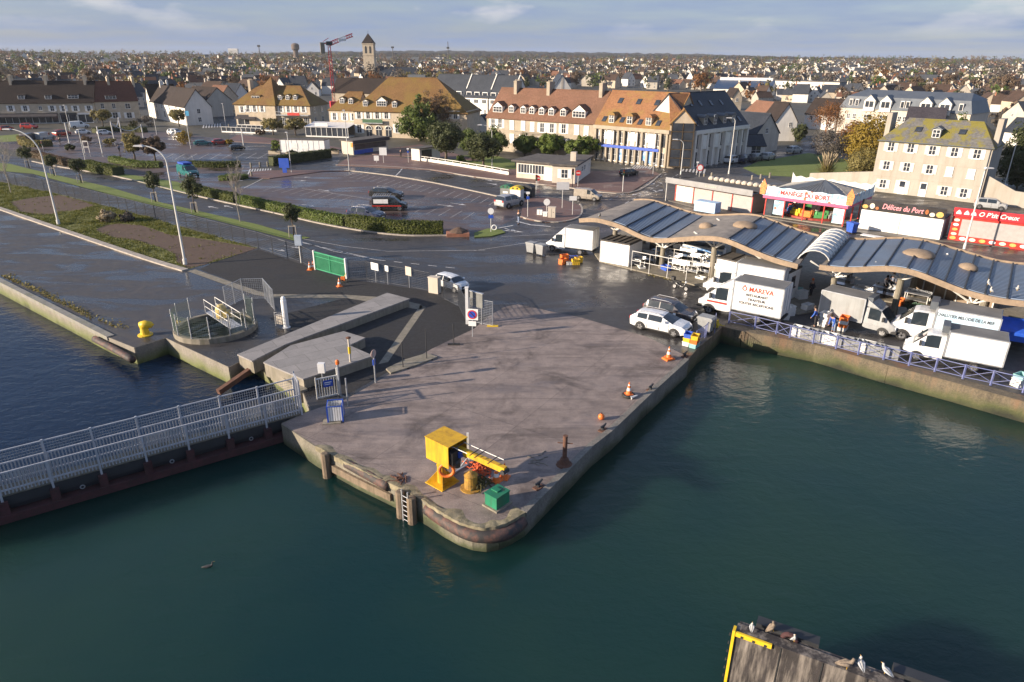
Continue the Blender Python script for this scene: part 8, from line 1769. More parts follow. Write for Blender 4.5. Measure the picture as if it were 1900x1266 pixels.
line([(430, 318), (470, 318)], .12); arrow(468, 333, -24, 3, 3);
for i in range(14): line([(300 + i * 22, 286 - i * .2), (280 + i * 22, 297 - i * .2)], .1)
for i in range(12): line([(90 + i * 14, 262), (78 + i * 14, 268)], .1)
struct(mk.build('road_marking', m_line, fix=False))
# vegetation
lf = {k: leaf_mat('leaf_' + k, *v) for k, v in dict(dark=((.034, .048, .020), (.115, .125, .050)), mid=((.05, .085, .02), (.15, .185, .045)), bright=((.07, .115, .022), (.18, .22, .05)), olive=((.13, .115, .04), (.30, .25, .09)), brown=((.085, .06, .038), (.21, .145, .095)),
      rust=((.13, .055, .02), (.27, .13, .045)), gold=((.17, .12, .015), (.34, .24, .04)), straw=((.30, .24, .15), (.52, .43, .30)), grey=((.08, .07, .06), (.19, .165, .14)), hedge=((.04, .06, .012), (.14, .155, .03))).items()}
m_bark = M('bark', (.11, .085, .065), .9, .3, 3, bump=.5); m_barkp = M('pale_bark', (.30, .27, .23), .9, .3, 3, bump=.3); m_stake = M('stake_wood', (.36, .32, .27), .8, .2, 3)
def leafq(mb, p, s, q, up=.3, o=None):
 n = Vector((q.gauss(0, 1), q.gauss(0, 1), q.gauss(0, 1) + up))
 if o: n += o * 2.0
 n.normalize(); a = n.orthogonal().normalized(); b = n.cross(a); t = q.uniform(0, 6.28); x = (a * math.cos(t) + b * math.sin(t)) * s; y = n.cross(x) * .62
 mb.v += [tuple(p - x), tuple(p + y), tuple(p + x), tuple(p - y)]; k = len(mb.v); mb.f.append((k - 4, k - 3, k - 2, k - 1))
def crown(shape, rx, ry, rz_, nc, nl, s, seed, clump=.32):
 q = random.Random(seed); mb = MB()
 for _ in range(nc):
  while True:
   p = Vector((q.uniform(-1, 1), q.uniform(-1, 1), q.uniform(-1, 1)))
   L = p.length
   if L > 1 or L < .25: continue
   if shape == 'cone' and (p.z + 1) / 2 > 1 - math.hypot(p.x, p.y): continue
   if shape == 'flat' and p.z < -.35 and math.hypot(p.x, p.y) > .6: continue
   break
  p = p * (.75 + .25 * q.random() ** .5) if shape == 'round' else p; c = Vector((p.x * rx, p.y * ry, p.z * rz_)); cr_ = clump * min(rx, rz_) * q.uniform(.6, 1.3)
  for _k in range(nl):
   d = Vector((q.gauss(0, 1), q.gauss(0, 1), q.gauss(0, .8))).normalized() * cr_ * q.uniform(.55, 1.08); leafq(mb, c + d, s * q.uniform(.6, 1.3), q, .3, (d.normalized() + p * .8))
 return mb
def tree_parts(root, h, cz, rx, rz_, leaf, shape='round', nc=40, nl=50, s=.16, seed=1, tr=.12, bark=None, limbs=7, clump=.32, ry=None):
 q = random.Random(seed); t = MB(); base = max(.3, cz - rz_ * .8); t.tube([(0, 0, 0), (q.uniform(-.08, .08) * h * .3, 0, base * .6), (0, 0, base), (0, 0, cz + rz_ * .3)], [tr * 1.3, tr, tr * .85, tr * .3], 8)
 for k in range(limbs):
  a = 6.28 * k / limbs + q.uniform(-.4, .4); e = Vector((math.cos(a) * rx * .7, math.sin(a) * rx * .7, cz + rz_ * q.uniform(-.3, .5))); m = Vector((e.x * .4, e.y * .4, base + (e.z - base) * .5)); t.tube([(0, 0, base * q.uniform(.8, 1.1)), m, e], [tr * .6, tr * .35, tr * .1], 5)
 t.build('trunk', bark or m_bark, root, smooth=True, fix=False); crown(shape, rx, ry or rx, rz_, nc, nl, s, seed, clump).build('crown', leaf, root, loc=(0, 0, cz), fix=False)
def tree(name, label, px, py, top, left, right, leaf, shape='round', cb=.35, group=None, **k):
 g = G(px, py); h = HT(px, py, top); F = Fac(g, g + rt0); u0, u1 = F.uz(left, (py + top) / 2)[0], F.uz(right, (py + top) / 2)[0]; rx = (u1 - u0) / 2; cz = h * (1 + cb) / 2; rz_ = h * (1 - cb) / 2
 root = thing(name, label, 'tree' if 'tree' in name else 'shrub', (g.x, g.y, 0), 0, group); tree_parts(root, h, cz, rx, rz_, leaf, shape, **k); return root, h
gp = 'young staked evergreen oaks along the grass strip'
for i, (px, py, top, l, r) in enumerate(((54, 311, 270, 30, 59), (101, 327, 286, 83, 107), (151, 340, 293, 131, 157), (289, 375, 317, 265, 295), (363, 395, 328, 334, 372), (545, 441, 376, 523, 552))):
 root, h = tree('staked_tree', ['young staked oak furthest left along the grass strip', 'young staked oak second from the left on the grass strip', 'young staked oak third along the grass strip', 'young staked oak just left of the second tall lamp post', 'young staked oak beside the bare sapling', 'young staked oak nearest the white box on its post'][i], px, py, top, l, r, lf['dark'], 'round', .42, gp, nc=42, nl=60, s=.11, seed=10 + i, tr=.07)
 st = MB()
 for x, y in ((-.45, -.2), (.45, -.2), (0, .45)): st.tube([(x, y, 0), (x * .9, y * .9, 1.5)], .045, 6)
 st.bar((-.42, -.19, 1.4), (.42, -.19, 1.4), .06).bar((-.42, -.19, 1.4), (0, .42, 1.4), .06).bar((.42, -.19, 1.4), (0, .42, 1.4), .06).build('tree_stake', m_stake, root)
def bare(root, h, seed, spread=.35, tr=.09, bark=None, depth=4, start=.3, nb=4, twig=.5, leaf=None):
 q = random.Random(seed); mb = MB(); tips = []
 def br(p, d, L, r, k):
  m = p + d * L * .5 + Vector((q.gauss(0, .04), q.gauss(0, .04), 0)) * L; e = p + d * L; mb.tube([p, m, e], [r, r * .8, r * .55], 5 if k > 1 else 3, cap=False)
  if k == 0: tips.append(e); return
  for i in range(nb if k < depth else nb + 3):
   t = q.uniform(.35, 1.0) if k < depth else start + (1 - start) * (i + .5) / (nb + 3); nd = (d + Vector((q.gauss(0, spread), q.gauss(0, spread), q.uniform(.0, spread)))).normalized(); br(p.lerp(e, t), nd, L * q.uniform(.45, .7) * (1 if k < depth else .75), max(.008, r * .45), k - 1)
 br(Vector((0, 0, 0)), Vector((0, 0, 1)), h * .62, tr, depth); mb.build('branches', bark or m_barkp, root, fix=False); return tips
for i, (px, py, top, lb, sp) in enumerate(((446, 412, 303, 'slim bare pale sapling on the grass strip by the road', .22), (20, 358, 262, 'bare pale tree at the far left edge of the verge', .42), (-14, 346, 250, 'second bare pale tree cut by the left edge', .42))):
 g = G(px, py); h = HT(px, py, top); root = thing('bare_tree', lb, 'tree', (g.x, g.y, 0)); bare(root, h, 30 + i, sp, .085, depth=4, nb=4, start=.35)
gp = 'rounded willow like trees on the square'
for i, (px, py, top, l, r, lb) in enumerate(((192, 237, 203, 172, 211, 'rounded brownish tree in front of the stone terrace'), (333, 235, 202, 314, 347, 'rounded brownish tree left of the light blue banner'), (251, 302, 247, 224, 266, 'rounded ochre tree left of the pair on the low hedge'), (289, 302, 253, 268, 310, 'rounded browner tree right of the pair on the low hedge'), (507, 251, 219, 484, 527, 'rounded olive tree left of the pair behind the white portable building'), (549, 252, 219, 526, 569, 'rounded olive tree right of the pair behind the white portable building'))):
 tree('round_tree', lb, px, py, top, l, r, lf['olive'] if i != 3 else lf['brown'], 'round', .35, gp, nc=60, nl=55, s=.2, seed=50 + i, tr=.16)
tree('cypress_tree', 'big dark green spreading cypress in front of the stone hotel', 780, 262, 165, 730, 838, lf['mid'], 'cone', .1, nc=110, nl=70, s=.34, seed=60, tr=.45, clump=.22)
tree('bare_crowned_tree', 'brown half bare tree leaning out of the big cypress on its right', 812, 258, 162, 782, 858, lf['brown'], 'round', .2, nc=70, nl=45, s=.24, seed=61, tr=.35, clump=.2)
tree('round_tree', 'dense dark round tree on the lawn behind the low white wall, larger of two', 827, 303, 226, 790, 862, lf['dark'], 'round', .28, nc=110, nl=75, s=.21, seed=62, tr=.25)
tree('round_tree', 'dense dark round tree on the lawn near the slender lamp post', 897, 313, 245, 864, 928, lf['dark'], 'round', .25, nc=100, nl=75, s=.2, seed=63, tr=.22)
tree('leafy_tree', 'green leafy tree behind the slender lamp post by the terracotta block', 922, 291, 234, 900, 944, lf['mid'], 'round', .15, nc=70, nl=60, s=.22, seed=64)
tree('leafy_tree', 'green leafy tree beside the two dark round trees on the lawn', 872, 288, 240, 852, 892, lf['mid'], 'round', .15, nc=60, nl=60, s=.22, seed=69)
for i, (px, py, top, l, r) in enumerate(((973, 289, 250, 948, 995), (1020, 291, 248, 990, 1048), (1080, 297, 254, 1043, 1119))): tree('small_tree', ['compact green tree at the left end of the row behind the low office', 'compact green tree in the middle of the row behind the low office', 'compact green tree at the right end of the row behind the low office'][i], px, py, top, l, r, lf['bright'] if i else lf['mid'], 'round', .18, 'compact trees behind the low office', nc=90, nl=65, s=.24, seed=65 + i)
g = G(1530, 264); root = thing('willow_tree', 'rust coloured bare willow in front of the zinc roofed apartments', 'tree', (g.x, g.y, 0)); h = HT(1530, 264, 184); bare(root, h * .95, 71, .55, .22, M('willow_twig', (.27, .12, .05), .9), depth=5, nb=4, start=.2); crown('round', 4.8, 4.8, h * .36, 75, 34, .17, 71, .3).build('crown', lf['rust'], root, loc=(0, 0, h * .62), fix=False)
tree('shrub_tree', 'brown twiggy shrub behind the pampas grass', 1535, 300, 235, 1503, 1570, lf['grey'], 'round', .05, nc=80, nl=45, s=.17, seed=72)
tree('autumn_tree', 'tall golden autumn tree left of the mossy roofed house', 1606, 318, 212, 1558, 1652, lf['gold'], 'round', .06, nc=160, nl=55, s=.2, seed=73, tr=.25)
tree('autumn_tree', 'russet autumn tree behind the golden one beside the lawn', 1578, 296, 222, 1546, 1606, lf['rust'], 'round', .06, nc=90, nl=50, s=.2, seed=79)
tree('autumn_tree', 'lower yellow green bush in front of the golden tree', 1596, 338, 274, 1568, 1626, lf['olive'], 'round', .03, nc=90, nl=55, s=.16, seed=74)
tree('small_tree', 'small dark evergreen beside the beige gabled house', 1481, 264, 228, 1466, 1494, lf['dark'], 'round', .05, nc=50, nl=50, s=.22, seed=75)
tree('conifer_tree', 'dark green evergreen mass right of the mossy roofed house', 1886, 352, 225, 1848, 1936, lf['dark'], 'round', .02, nc=130, nl=60, s=.24, seed=76); tree('conifer_tree', 'dark evergreen in front of the zinc roofed apartments', 1776, 268, 206, 1752, 1800, lf['mid'], 'cone', .05, nc=60, nl=55, s=.3, seed=77)
g = G(1533, 324); root = thing('pampas_grass', 'large clump of pampas grass with pale plumes on the lawn', 'shrub', (g.x, g.y, 0)); q = random.Random(5); b = MB(); pl = MB()
for k in range(420):
 a = q.uniform(0, 6.28); e = q.uniform(.25, 1.25); L = q.uniform(2.0, 3.4); p0 = Vector((q.gauss(0, .35), q.gauss(0, .35), 0)); d = Vector((math.cos(a) * math.sin(e), math.sin(a) * math.sin(e), math.cos(e))); m = p0 + d * L * .6 + Vector((0, 0, .25)); t = p0 + d * L * .95 + Vector((0, 0, -.35 * e)); n = d.cross(Vector((0, 0, 1))).normalized() * .035
 b.add([p0 - n, p0 + n, m + n, m - n, t], [(0, 1, 2, 3), (3, 2, 4)])
for k in range(60):
 a = q.uniform(0, 6.28); e = q.uniform(.05, .6); L = q.uniform(3.0, 4.3); d = Vector((math.cos(a) * math.sin(e), math.sin(a) * math.sin(e), math.cos(e))); pl.tube([d * L * .4, d * L * .72, d * L * .9, d * L], [.015, .05, .12, .02], 5)
b.build('leaves', lf['olive'], root, fix=False); pl.build('plumes', lf['straw'], root, fix=False)
def hedge(label, pxs, w_, h, leaf, dens=90, s=.11, seed=1, px=True, name='clipped_hedge'):
 pts = smooth_line([G(*p) for p in pxs], 4); q = random.Random(seed); o = pts[0]; core = MB(); lv = MB()
 for a, b in zip(pts, pts[1:]):
  d = b - a; L = d.length; d.normalize(); nn = Vector((-d.y, d.x, 0)); c0, c1 = a - o, b - o; i_ = w_ / 2 - .08
  core.add([c0 - nn * i_, c1 - nn * i_, c1 + nn * i_, c0 + nn * i_] + [x + Vector((0, 0, h - .1)) for x in (c0 - nn * i_, c1 - nn * i_, c1 + nn * i_, c0 + nn * i_)], [(4, 5, 6, 7), (0, 1, 5, 4), (1, 2, 6, 5), (2, 3, 7, 6), (3, 0, 4, 7)])
  for _ in range(int(L * (w_ + 2 * h) * dens)):
   t = q.uniform(0, L); k = q.uniform(0, w_ + 2 * h); hj = h + .06 * math.sin(t * 2.1 + a.x)
   if k < h: y, z = -w_ / 2, k
   elif k < h + w_: y, z = k - h - w_ / 2, hj
   else: y, z = w_ / 2, k - h - w_
   leafq(lv, c0 + d * t + nn * (y + q.gauss(0, .05)) + Vector((0, 0, max(.03, z + q.gauss(0, .05)))), s * q.uniform(.6, 1.2), q, .3, nn * (-1 if k < h else 1 if k > h + w_ else 0) + Vector((0, 0, 1 if h <= k <= h + w_ else .2)))
 root = thing(name, label, 'hedge', (o.x, o.y, .05), 0, 'clipped hedges'); core.build('inner_branches', lf['dark'], root, fix=False); lv.build('foliage', leaf, root, fix=False)
hedge('long clipped hedge along the road, right part with the dark car behind it', [(648, 419), (690, 427), (755, 433), (822, 434)], 1.3, 1.4, lf['hedge'], 110, .12, 1); hedge('long clipped hedge along the road, middle part', [(446, 378), (514, 393), (600, 412), (642, 418)], 1.3, 1.15, lf['bright'], 110, .12, 2); hedge('clipped hedge along the road left of the bare sapling', [(366, 359), (400, 367), (440, 376)], 1.3, 1.1, lf['hedge'], 100, .12, 3)
hedge('dark square hedge above the first tall lamp post', [(158, 313), (190, 321), (221, 326)], 2.2, 1.5, lf['hedge'], 70, .14, 4); hedge('reddish brown hedge along the road at left', [(62, 291), (100, 301), (136, 310)], 1.4, 1.2, lf['brown'], 70, .14, 5)
hedge('low hedge strip under the pair of rounded trees', [(209, 300), (250, 309), (300, 311)], 1.6, 1.0, lf['bright'], 60, .14, 6); hedge('low hedge strip above the teal van', [(340, 309), (395, 311), (447, 310)], 1.3, 1.0, lf['hedge'], 60, .14, 7); hedge('tall dark clipped hedge beside the blue board', [(504, 308), (560, 300), (611, 293)], 1.6, 1.7, lf['dark'], 60, .15, 8)
hedge('low mounded green island hedge at the car park corner', [(414, 333), (435, 334), (452, 331)], 2.4, .7, lf['bright'], 60, .14, 9); hedge('rounded hedge curving round the far left roundabout', [(40, 262), (46, 270), (70, 273), (95, 271)], 1.6, 1.3, lf['olive'], 50, .16, 10); hedge('dark hedge behind the parked red car', [(175, 247), (220, 243), (270, 246)], 1.6, 1.2, lf['dark'], 40, .18, 11)
for i, (px, py, top, l, r, lf_, lb) in enumerate(((342, 268, 240, 332, 364, 'gold', 'yellow green bush at the foot of the blue banner mast'), (425, 268, 258, 418, 436, 'gold', 'small yellow bush beside the black car'), (513, 280, 258, 504, 520, 'bright', 'small green bush left of the portable building'), (484, 250, 240, 472, 497, 'brown', 'brown shrub under the olive trees'), (160, 265, 252, 150, 172, 'brown', 'brown shrub behind the net masts'), (205, 268, 256, 193, 216, 'olive', 'low olive shrub in the planter bed on the square'),
  (275, 235, 212, 258, 290, 'grey', 'grey twiggy bush in front of the white rendered house'), (247, 235, 224, 238, 262, 'olive', 'low green shrub at the terrace end'), (200, 412, 389, 185, 214, 'straw', 'pale tall weed clump between the soil patches'), (236, 412, 394, 226, 250, 'grey', 'grey green weed clump next to the pale one'), (130, 280, 268, 121, 142, 'dark', 'dark shrub by the net masts'), (855, 301, 288, 846, 866, 'bright', 'low palm like plant on the lawn'), (880, 300, 258, 868, 886, 'bright', 'upright bright shrub at the green shed'))):
 tree('garden_shrub', lb, px, py, top, l, r, lf[lf_], 'round', .0, 'garden shrubs', nc=34, nl=40, s=.15, seed=80 + i, tr=.05)
def inside(p, poly):
 c = False
 for (x0, y0), (x1, y1) in zip(poly, poly[1:] + poly[:1]):
  if (y0 > p[1]) != (y1 > p[1]) and p[0] < (x1 - x0) * (p[1] - y0) / (y1 - y0) + x0: c = not c
 return c
W2 = lambda pxs: [tuple(G(*p)[:2]) for p in pxs]
verge = W2([(-60, 327), (0, 338), (19, 342), (110, 361), (221, 389), (347, 424), (477, 461), (411, 482), (351, 499), (342, 500), (272, 478), (142, 434), (0, 384), (-60, 368)])
soils = [W2([(19, 375), (60, 367), (110, 362), (150, 372), (177, 382), (150, 390), (120, 392), (95, 399), (73, 398), (38, 395)]), W2([(177, 426), (198, 418), (221, 415), (262, 418), (316, 436), (360, 441), (404, 448), (477, 461), (450, 470), (411, 480), (380, 491), (351, 498), (335, 492), (328, 486), (325, 472), (300, 460), (272, 452), (240, 444), (215, 442), (190, 434)])]
q = random.Random(3); xs = [p[0] for p in verge]; ys = [p[1] for p in verge]; tb = MB(); n = 0
while n < 9000:
 p = (q.uniform(min(xs), max(xs)), q.uniform(min(ys), max(ys)))
 if not inside(p, verge): continue
 ins = any(inside(p, s) for s in soils); nv = noise.noise(Vector((p[0] * .35, p[1] * .35, 0)))
 if ins and q.random() > .03: continue
 n += 1; h = max(.04, .12 + .2 * nv + q.random() * .12)
 for k in range(3):
  a = q.uniform(0, 6.28); w_ = .05; dx, dy = math.cos(a) * w_, math.sin(a) * w_; ox, oy = q.gauss(0, .12), q.gauss(0, .12); tb.add([(p[0] + ox - dx, p[1] + oy - dy, .015), (p[0] + ox + dx, p[1] + oy + dy, .015), (p[0] + ox + q.gauss(0, .12), p[1] + oy + q.gauss(0, .12), h)], [(0, 1, 2)])
o = tb.build('grass', leaf_mat('grass_blade', (.06, .085, .018), (.20, .19, .045)), fix=False); o['kind'] = 'stuff'
q = random.Random(9); wb_ = MB()
for (a, b, n) in (((-20, 517), (60, 556), 260), ((60, 556), (130, 592), 260), ((130, 592), (200, 620), 90)):
 A, B = G(*a), G(*b); nn = (B - A).normalized(); nn = Vector((-nn.y, nn.x, 0))
 for _ in range(n): p = A.lerp(B, q.random()) + nn * (1.0 + abs(q.gauss(0, .35))); leafq(wb_, p + Vector((0, 0, .05 + q.random() * .08)), .12 * q.uniform(.5, 1.3), q, 1.5)
A, B = G(1205, 510), G(1320, 535)
for _ in range(120): p = A.lerp(B, q.random()) + Vector((q.gauss(0, .2), q.gauss(0, .2), .04)); leafq(wb_, p, .1, q, 1.5)
o = wb_.build('weeds', lf['olive'], fix=False); o['kind'] = 'stuff'
# the town behind, woods and ridge
FEET = []
for o in list(C.objects):
 if o.parent is None and o.get('category') in ('building', 'house', 'church', 'crane'):
  ws = [c for c in o.children if c.name.split('.')[0] in ('wall', 'tower', 'nave', 'mast')]
  for c in ws:
   xs = [v.co.x for v in c.data.vertices]; ys = [v.co.y for v in c.data.vertices]; FEET.append((Matrix.Translation(o.location) @ Matrix.Rotation(o.rotation_euler.z, 4, 'Z'), min(xs), max(xs), min(ys), max(ys)))
INV = [(m.inverted(), a, b, c, d) for m, a, b, c, d in FEET]
def free(x, y, m):
 for iv, a, b, c, d in INV:
  p = iv @ Vector((x, y, 0))
  if a - m < p.x < b + m and c - m < p.y < d + m: return False
 return True
LIM = [(-300, 214), (0, 208), (250, 200), (260, 190), (430, 186), (440, 180), (620, 178), (640, 172), (780, 176), (900, 186), (960, 165), (1240, 172), (1340, 172), (1360, 188), (1420, 196), (1440, 190), (1560, 196), (1600, 190), (1840, 200), (1860, 240), (2200, 260)]
def tz(d): return min(24, max(0, d - 420) * .0125)
def ylim(px):
 for (a, ya), (b, yb) in zip(LIM, LIM[1:]):
  if a <= px <= b: return ya + (yb - ya) * (px - a) / (b - a)
 return 200
TW = {'white': m_wwall, 'cream': m_cream, 'stone': m_stone, 'beige': m_rend}
m_tslate = roof_mat('town_slate', (.028, .033, .042), (.06, .066, .08), rough=.6); m_tbrown = roof_mat('town_brown', (.038, .026, .02), (.085, .055, .042)); m_tred = roof_mat('town_red', (.10, .05, .034), (.18, .09, .058))
TR = {'dark slate': m_tslate, 'brown tiled': m_tbrown, 'reddish tiled': m_tred}
def hproto(i, wall, roof, L, D, he, hr, wins, name='town_house'):
 H = House(name, 'x', 'house', (0, 0), (L, 0), D, he, hr, TW[wall], TR[roof], ov=.2, axis='x' if i % 3 else 'y')
 if i % 3: H.chimney(.6, D / 2, .6, 1.1, hr - .8, hr + 1.2, m_cream)
 else: H.chimney(L / 2, D - .8, 1.0, .6, hr - .8, hr + 1.1, m_brick)
 if wins:
  for x in (.25, .75):
   for z in ((.9, 3.3) if he > 4.8 else (.9,)): win(H.root, L * x, z, 1.1, 1.35)
  if i % 3: win(H.root, L, 1, 1.0, 1.3, y=D * .3, rz=math.pi / 2); win(H.root, L, he - 1.8, 1.0, 1.3, y=D * .65, rz=math.pi / 2)
  else: win(H.root, L / 2, he - .2, .9, 1.2)
 return H.root
combos = [('white', 'dark slate'), ('cream', 'dark slate'), ('stone', 'brown tiled'), ('white', 'brown tiled'), ('cream', 'reddish tiled'), ('beige', 'dark slate'), ('white', 'dark slate'), ('stone', 'dark slate'), ('beige', 'brown tiled')]
q = random.Random(21); protos = []
for i, (a, b) in enumerate(combos):
 L = (9, 10, 12, 8.5, 11, 9.5, 8, 10.5, 13)[i]; protos.append((hproto(i, a, b, L, (8, 8.5, 9, 8, 8.5, 8, 9, 8, 9)[i], (4.2, 5.2, 5.6, 4.0, 4.6, 5.4, 5.6, 4.4, 5.0)[i], (8.6, 9.4, 9.6, 8.4, 8.4, 9.8, 10.4, 8.2, 8.8)[i], True), a, b))
cand = []; tries = 0
while len(cand) < 1450 and tries < 60000:
 tries += 1; px = q.uniform(-60, 1960); t = q.random(); d = 170 + 1650 * t ** 1.5
 r = ray(px, 140); k = d / math.hypot(r.x, r.y); x, y = r.x * k, r.y * k
 sx, sy = P((x, y, tz(d)))
 if sy > ylim(px): continue
 if noise.noise(Vector((x * .008, y * .008, 3))) < -.22 + max(0, d - 400) / 2600: continue
 if not free(x, y, 11): continue
 if any((x - c[0]) ** 2 + (y - c[1]) ** 2 < 10.5 ** 2 for c in cand): continue
 cand.append((x, y, d, px))
cand.sort(key=lambda c: c[2]); used = [False] * len(protos)
def where(px, d):
 s = 'left of the first hotel' if px < 430 else 'between the crane and the church' if px < 760 else 'behind the terracotta block' if px < 1240 else 'behind the school building' if px < 1560 else 'beyond the zinc apartments'
 return ('in near rows ' if d < 330 else 'in middle rows ' if d < 480 else 'in far rows ') + s
for n, (x, y, d, px) in enumerate(cand[:290]):
 i = q.randrange(len(protos)); root, a, b = protos[i]; ang = math.radians((-52, 38, -20, 70)[q.randrange(4)]) + q.gauss(0, .12) + noise.noise(Vector((x * .004, y * .004, 0))) * 1.2
 lb = '%s house with %s roof %s' % (a, b, where(px, d)); s = q.uniform(.62, .95); sc3 = (s * (q.uniform(1.3, 2.2) if q.random() < .18 else 1), s, s * q.uniform(.92, 1.12))
 if not used[i]: used[i] = True; root.location = (x, y, tz(d)); root.rotation_euler = (0, 0, ang); root['label'] = lb; root['group'] = 'houses of the town'; root.scale = sc3
 else: dup(root, (x, y, tz(d)), ang, lb, 'houses of the town', sc3)
far_ = {}
for (x, y, d, px) in cand[290:]:
 wl, rf = combos[q.randrange(len(combos))]; L, D, he = q.uniform(6, 11), q.uniform(5.5, 7.5), q.uniform(3.0, 4.8); hr = he + q.uniform(2.6, 3.8); ang = math.radians((-52, 38, -20, 70)[q.randrange(4)]) + q.gauss(0, .15); c, s = math.cos(ang), math.sin(ang)
 W_ = far_.setdefault(('w', wl), MB()); R_ = far_.setdefault(('r', rf), MB()); m = MB().extrude_yz([(-D / 2, 0), (D / 2, 0), (D / 2, he), (0, hr - .05), (-D / 2, he)], -L / 2, L / 2).box(L / 2 - 1, L / 2 - .4, -.4, .4, hr - .5, hr + 1)
 W_.add([(x + vx * c - vy * s, y + vx * s + vy * c, vz + tz(d)) for vx, vy, vz in m.v], m.f); m = MB(); thick(m, [[(-L / 2 - .2, -D / 2 - .3, he - .2), (L / 2 + .2, -D / 2 - .3, he - .2), (L / 2 + .2, 0, hr), (-L / 2 - .2, 0, hr)], [(L / 2 + .2, D / 2 + .3, he - .2), (-L / 2 - .2, D / 2 + .3, he - .2), (-L / 2 - .2, 0, hr), (L / 2 + .2, 0, hr)]], .15)
 R_.add([(x + vx * c - vy * s, y + vx * s + vy * c, vz + tz(d)) for vx, vy, vz in m.v], m.f)
o = multi('distant_houses', [(mb, TW[k[1]] if k[0] == 'w' else TR[k[1]]) for k, mb in far_.items()]); o['kind'] = 'stuff'
tp = []
for i, (lf_, nm_, shape, h, rx) in enumerate((('dark', 'dark evergreen', 'cone', 10, 3.2), ('brown', 'brown leafless', 'round', 9, 3.6), ('mid', 'green', 'round', 8, 3.4), ('grey', 'grey leafless', 'round', 9.5, 3.8), ('rust', 'rust coloured', 'round', 8, 3.6), ('olive', 'olive green', 'round', 7, 3.4))):
 root = thing('town_tree', 'x', 'tree'); tree_parts(root, h, h * .58, rx, h * .42, lf[lf_], shape, 26, 26, .42, 90 + i, .25, limbs=4, clump=.36); tp.append((root, nm_))
GRID = {}
for c in cand: GRID.setdefault((int(c[0] // 20), int(c[1] // 20)), []).append(c)
def NEARC(x, y): i, j = int(x // 20), int(y // 20); return [c for a in (-1, 0, 1) for b in (-1, 0, 1) for c in GRID.get((i + a, j + b), ())]
NT = []; usedt = [False] * len(tp); n = 0; tries = 0; far_t = []
while n < 2000 and tries < 60000:
 tries += 1; px = q.uniform(-60, 1960); t = q.random(); d = 175 + 2000 * t ** 1.35; r = ray(px, 140); k = d / math.hypot(r.x, r.y); x, y = r.x * k, r.y * k; sy = P((x, y, tz(d)))[1]
 if sy > ylim(px) + 4 or not free(x, y, 4.5): continue
 if any((x - c[0]) ** 2 + (y - c[1]) ** 2 < 49 for c in NEARC(x, y)): continue
 n += 1; i = q.choice((0, 0, 1, 1, 1, 2, 3, 3, 3, 4, 5, 1)); s = q.uniform(.6, 1.1) * (1 if d < 420 else 1.55)
 if (n < 900 and d < 520 and sum(1 for _ in NT) < 285):
  NT.append(1)
  root, nm_ = tp[i]; lb = '%s tree among the houses %s' % (nm_, where(px, d))
  if not usedt[i]: usedt[i] = True; root.location = (x, y, tz(d)); root['label'] = lb; root['group'] = 'trees of the town'; root.scale = (s,) * 3
  else: dup(root, (x, y, tz(d)), q.uniform(0, 6.28), lb, 'trees of the town', s)
 else: far_t.append((x, y, i, s))
fm_ = {}
for (x, y, i, s) in far_t:
 lf_ = ('dark', 'brown', 'mid', 'grey', 'rust', 'olive')[i]; mb = fm_.setdefault(lf_, MB()); m = crown('round', 3.8 * s, 3.8 * s, 4.0 * s, 9, 10, .85, int(x * 7 + y)); mb.add([(x + a, y + b, 4.6 * s + c + tz(math.hypot(x, y))) for a, b, c in m.v], m.f)
o = multi('distant_trees', [(mb, lf[k]) for k, mb in fm_.items()]) if fm_ else None
if o: o['kind'] = 'stuff'
hl = MB(); nr, na = 34, 60
for i in range(nr + 1):
 d = 415 + (3900 - 415) * (i / nr) ** 1.6
 for j in range(na + 1): a = -.85 + 1.7 * j / na; hl.v.append((math.sin(a) * d, math.cos(a) * d, tz(d) + .02))
for i in range(nr):
 for j in range(na): k = i * (na + 1) + j; hl.f.append((k, k + 1, k + na + 2, k + na + 1))
struct(hl.build('hills', m_town, fix=False))
m_wood2 = leaf_mat('winter_wood', (.026, .028, .032), (.052, .048, .044), rough=.9)
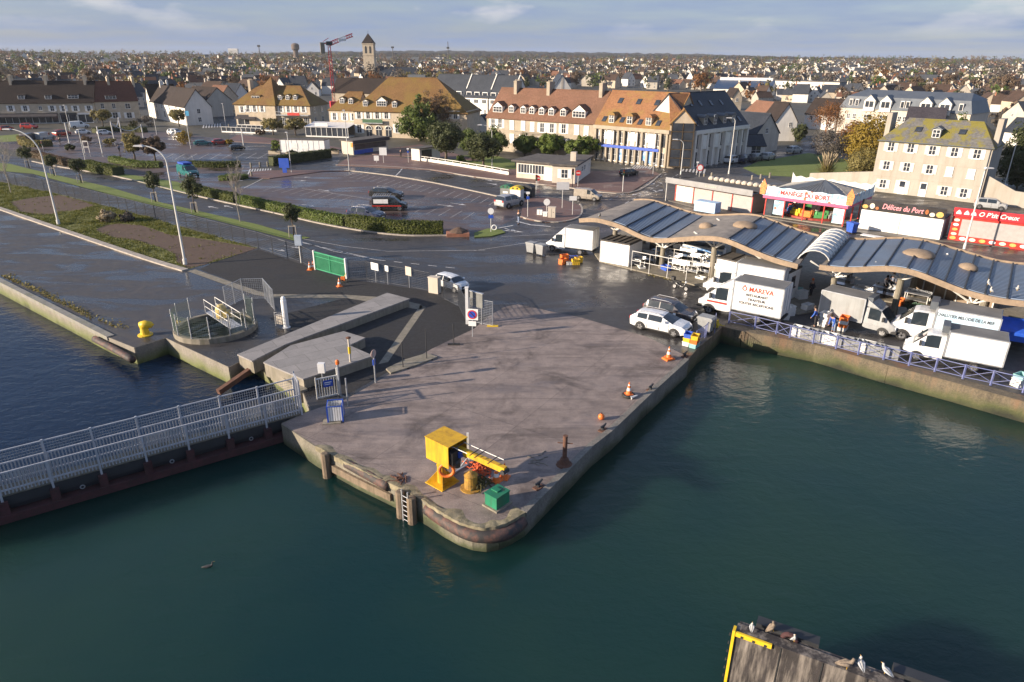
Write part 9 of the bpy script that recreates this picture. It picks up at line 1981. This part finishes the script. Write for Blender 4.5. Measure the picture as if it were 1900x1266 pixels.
def ridge(d, h0f, width, seed, step=14):
 mb = MB(); rows = 5; n = int(2.2 * d / step); o = 0
 for i in range(n + 1):
  a = -1.0 + 2.0 * i / n; x = a * d * .95; yb = math.sqrt(max(1, d * d - x * x * .45)); pxn = 950 + 1267 * x / yb
  for j in range(rows):
   t = j / (rows - 1); prof = (0, .8, 1, .8, 0)[j]; nz = noise.noise(Vector((x * .02, seed + j * 3.1, 0))) * .4 + noise.noise(Vector((x * .06, seed + j * 7.7, 5))) * .5 + noise.noise(Vector((x * .19, seed + j * 3.3, 9))) * .45; h = max(1.0, h0f(pxn) + 6.5 * nz) * prof; mb.v.append((x, yb + (t - .5) * width, h - (2 if prof == 0 else 0)))
 for i in range(n):
  for j in range(rows - 1): mb.f.append((i * rows + j, (i + 1) * rows + j, (i + 1) * rows + j + 1, i * rows + j + 1))
 o_ = mb.build('woodland', m_wood2, fix=True); o_['kind'] = 'stuff'
def lerp_tab(tab):
 def f(px):
  if px <= tab[0][0]: return tab[0][1]
  for (a, ya), (b, yb) in zip(tab, tab[1:]):
   if px <= b: return ya + (yb - ya) * (px - a) / (b - a)
  return tab[-1][1]
 return f
ridge(3600, lerp_tab([(-400, 34), (0, 34), (300, 28), (450, 26), (600, 42), (760, 50), (900, 52), (1250, 44), (1500, 30), (1900, 16), (2300, 14)]), 500, 1, 16)
ridge(2700, lerp_tab([(-400, 30), (0, 32), (260, 25), (500, 22), (600, 32), (900, 38), (1200, 34), (1500, 28), (1900, 22), (2300, 20)]), 200, 2, 11)
ridge(2150, lerp_tab([(-400, 26), (0, 28), (240, 23), (420, 22), (560, 27), (700, 29), (850, 30), (1100, 25), (1400, 28), (1600, 26), (1900, 21), (2300, 21)]), 90, 3, 8)
# air
hz = MB().box(-4200, 4200, -260, 4300, -6.5, 66).build('haze', M('haze_slot', (.5, .5, .5))); hz['kind'] = 'stuff'
m = bpy.data.materials.new('haze_air'); m.use_nodes = True; n, l = m.node_tree.nodes, m.node_tree.links
n.remove(n['Principled BSDF']); pv = n.new('ShaderNodeVolumePrincipled'); pv.inputs['Color'].default_value = (.80, .86, .95, 1); pv.inputs['Density'].default_value = 0.00007; pv.inputs['Anisotropy'].default_value = 0.0
l.new(pv.outputs[0], n['Material Output'].inputs['Volume']); hz.data.materials.clear(); hz.data.materials.append(m)
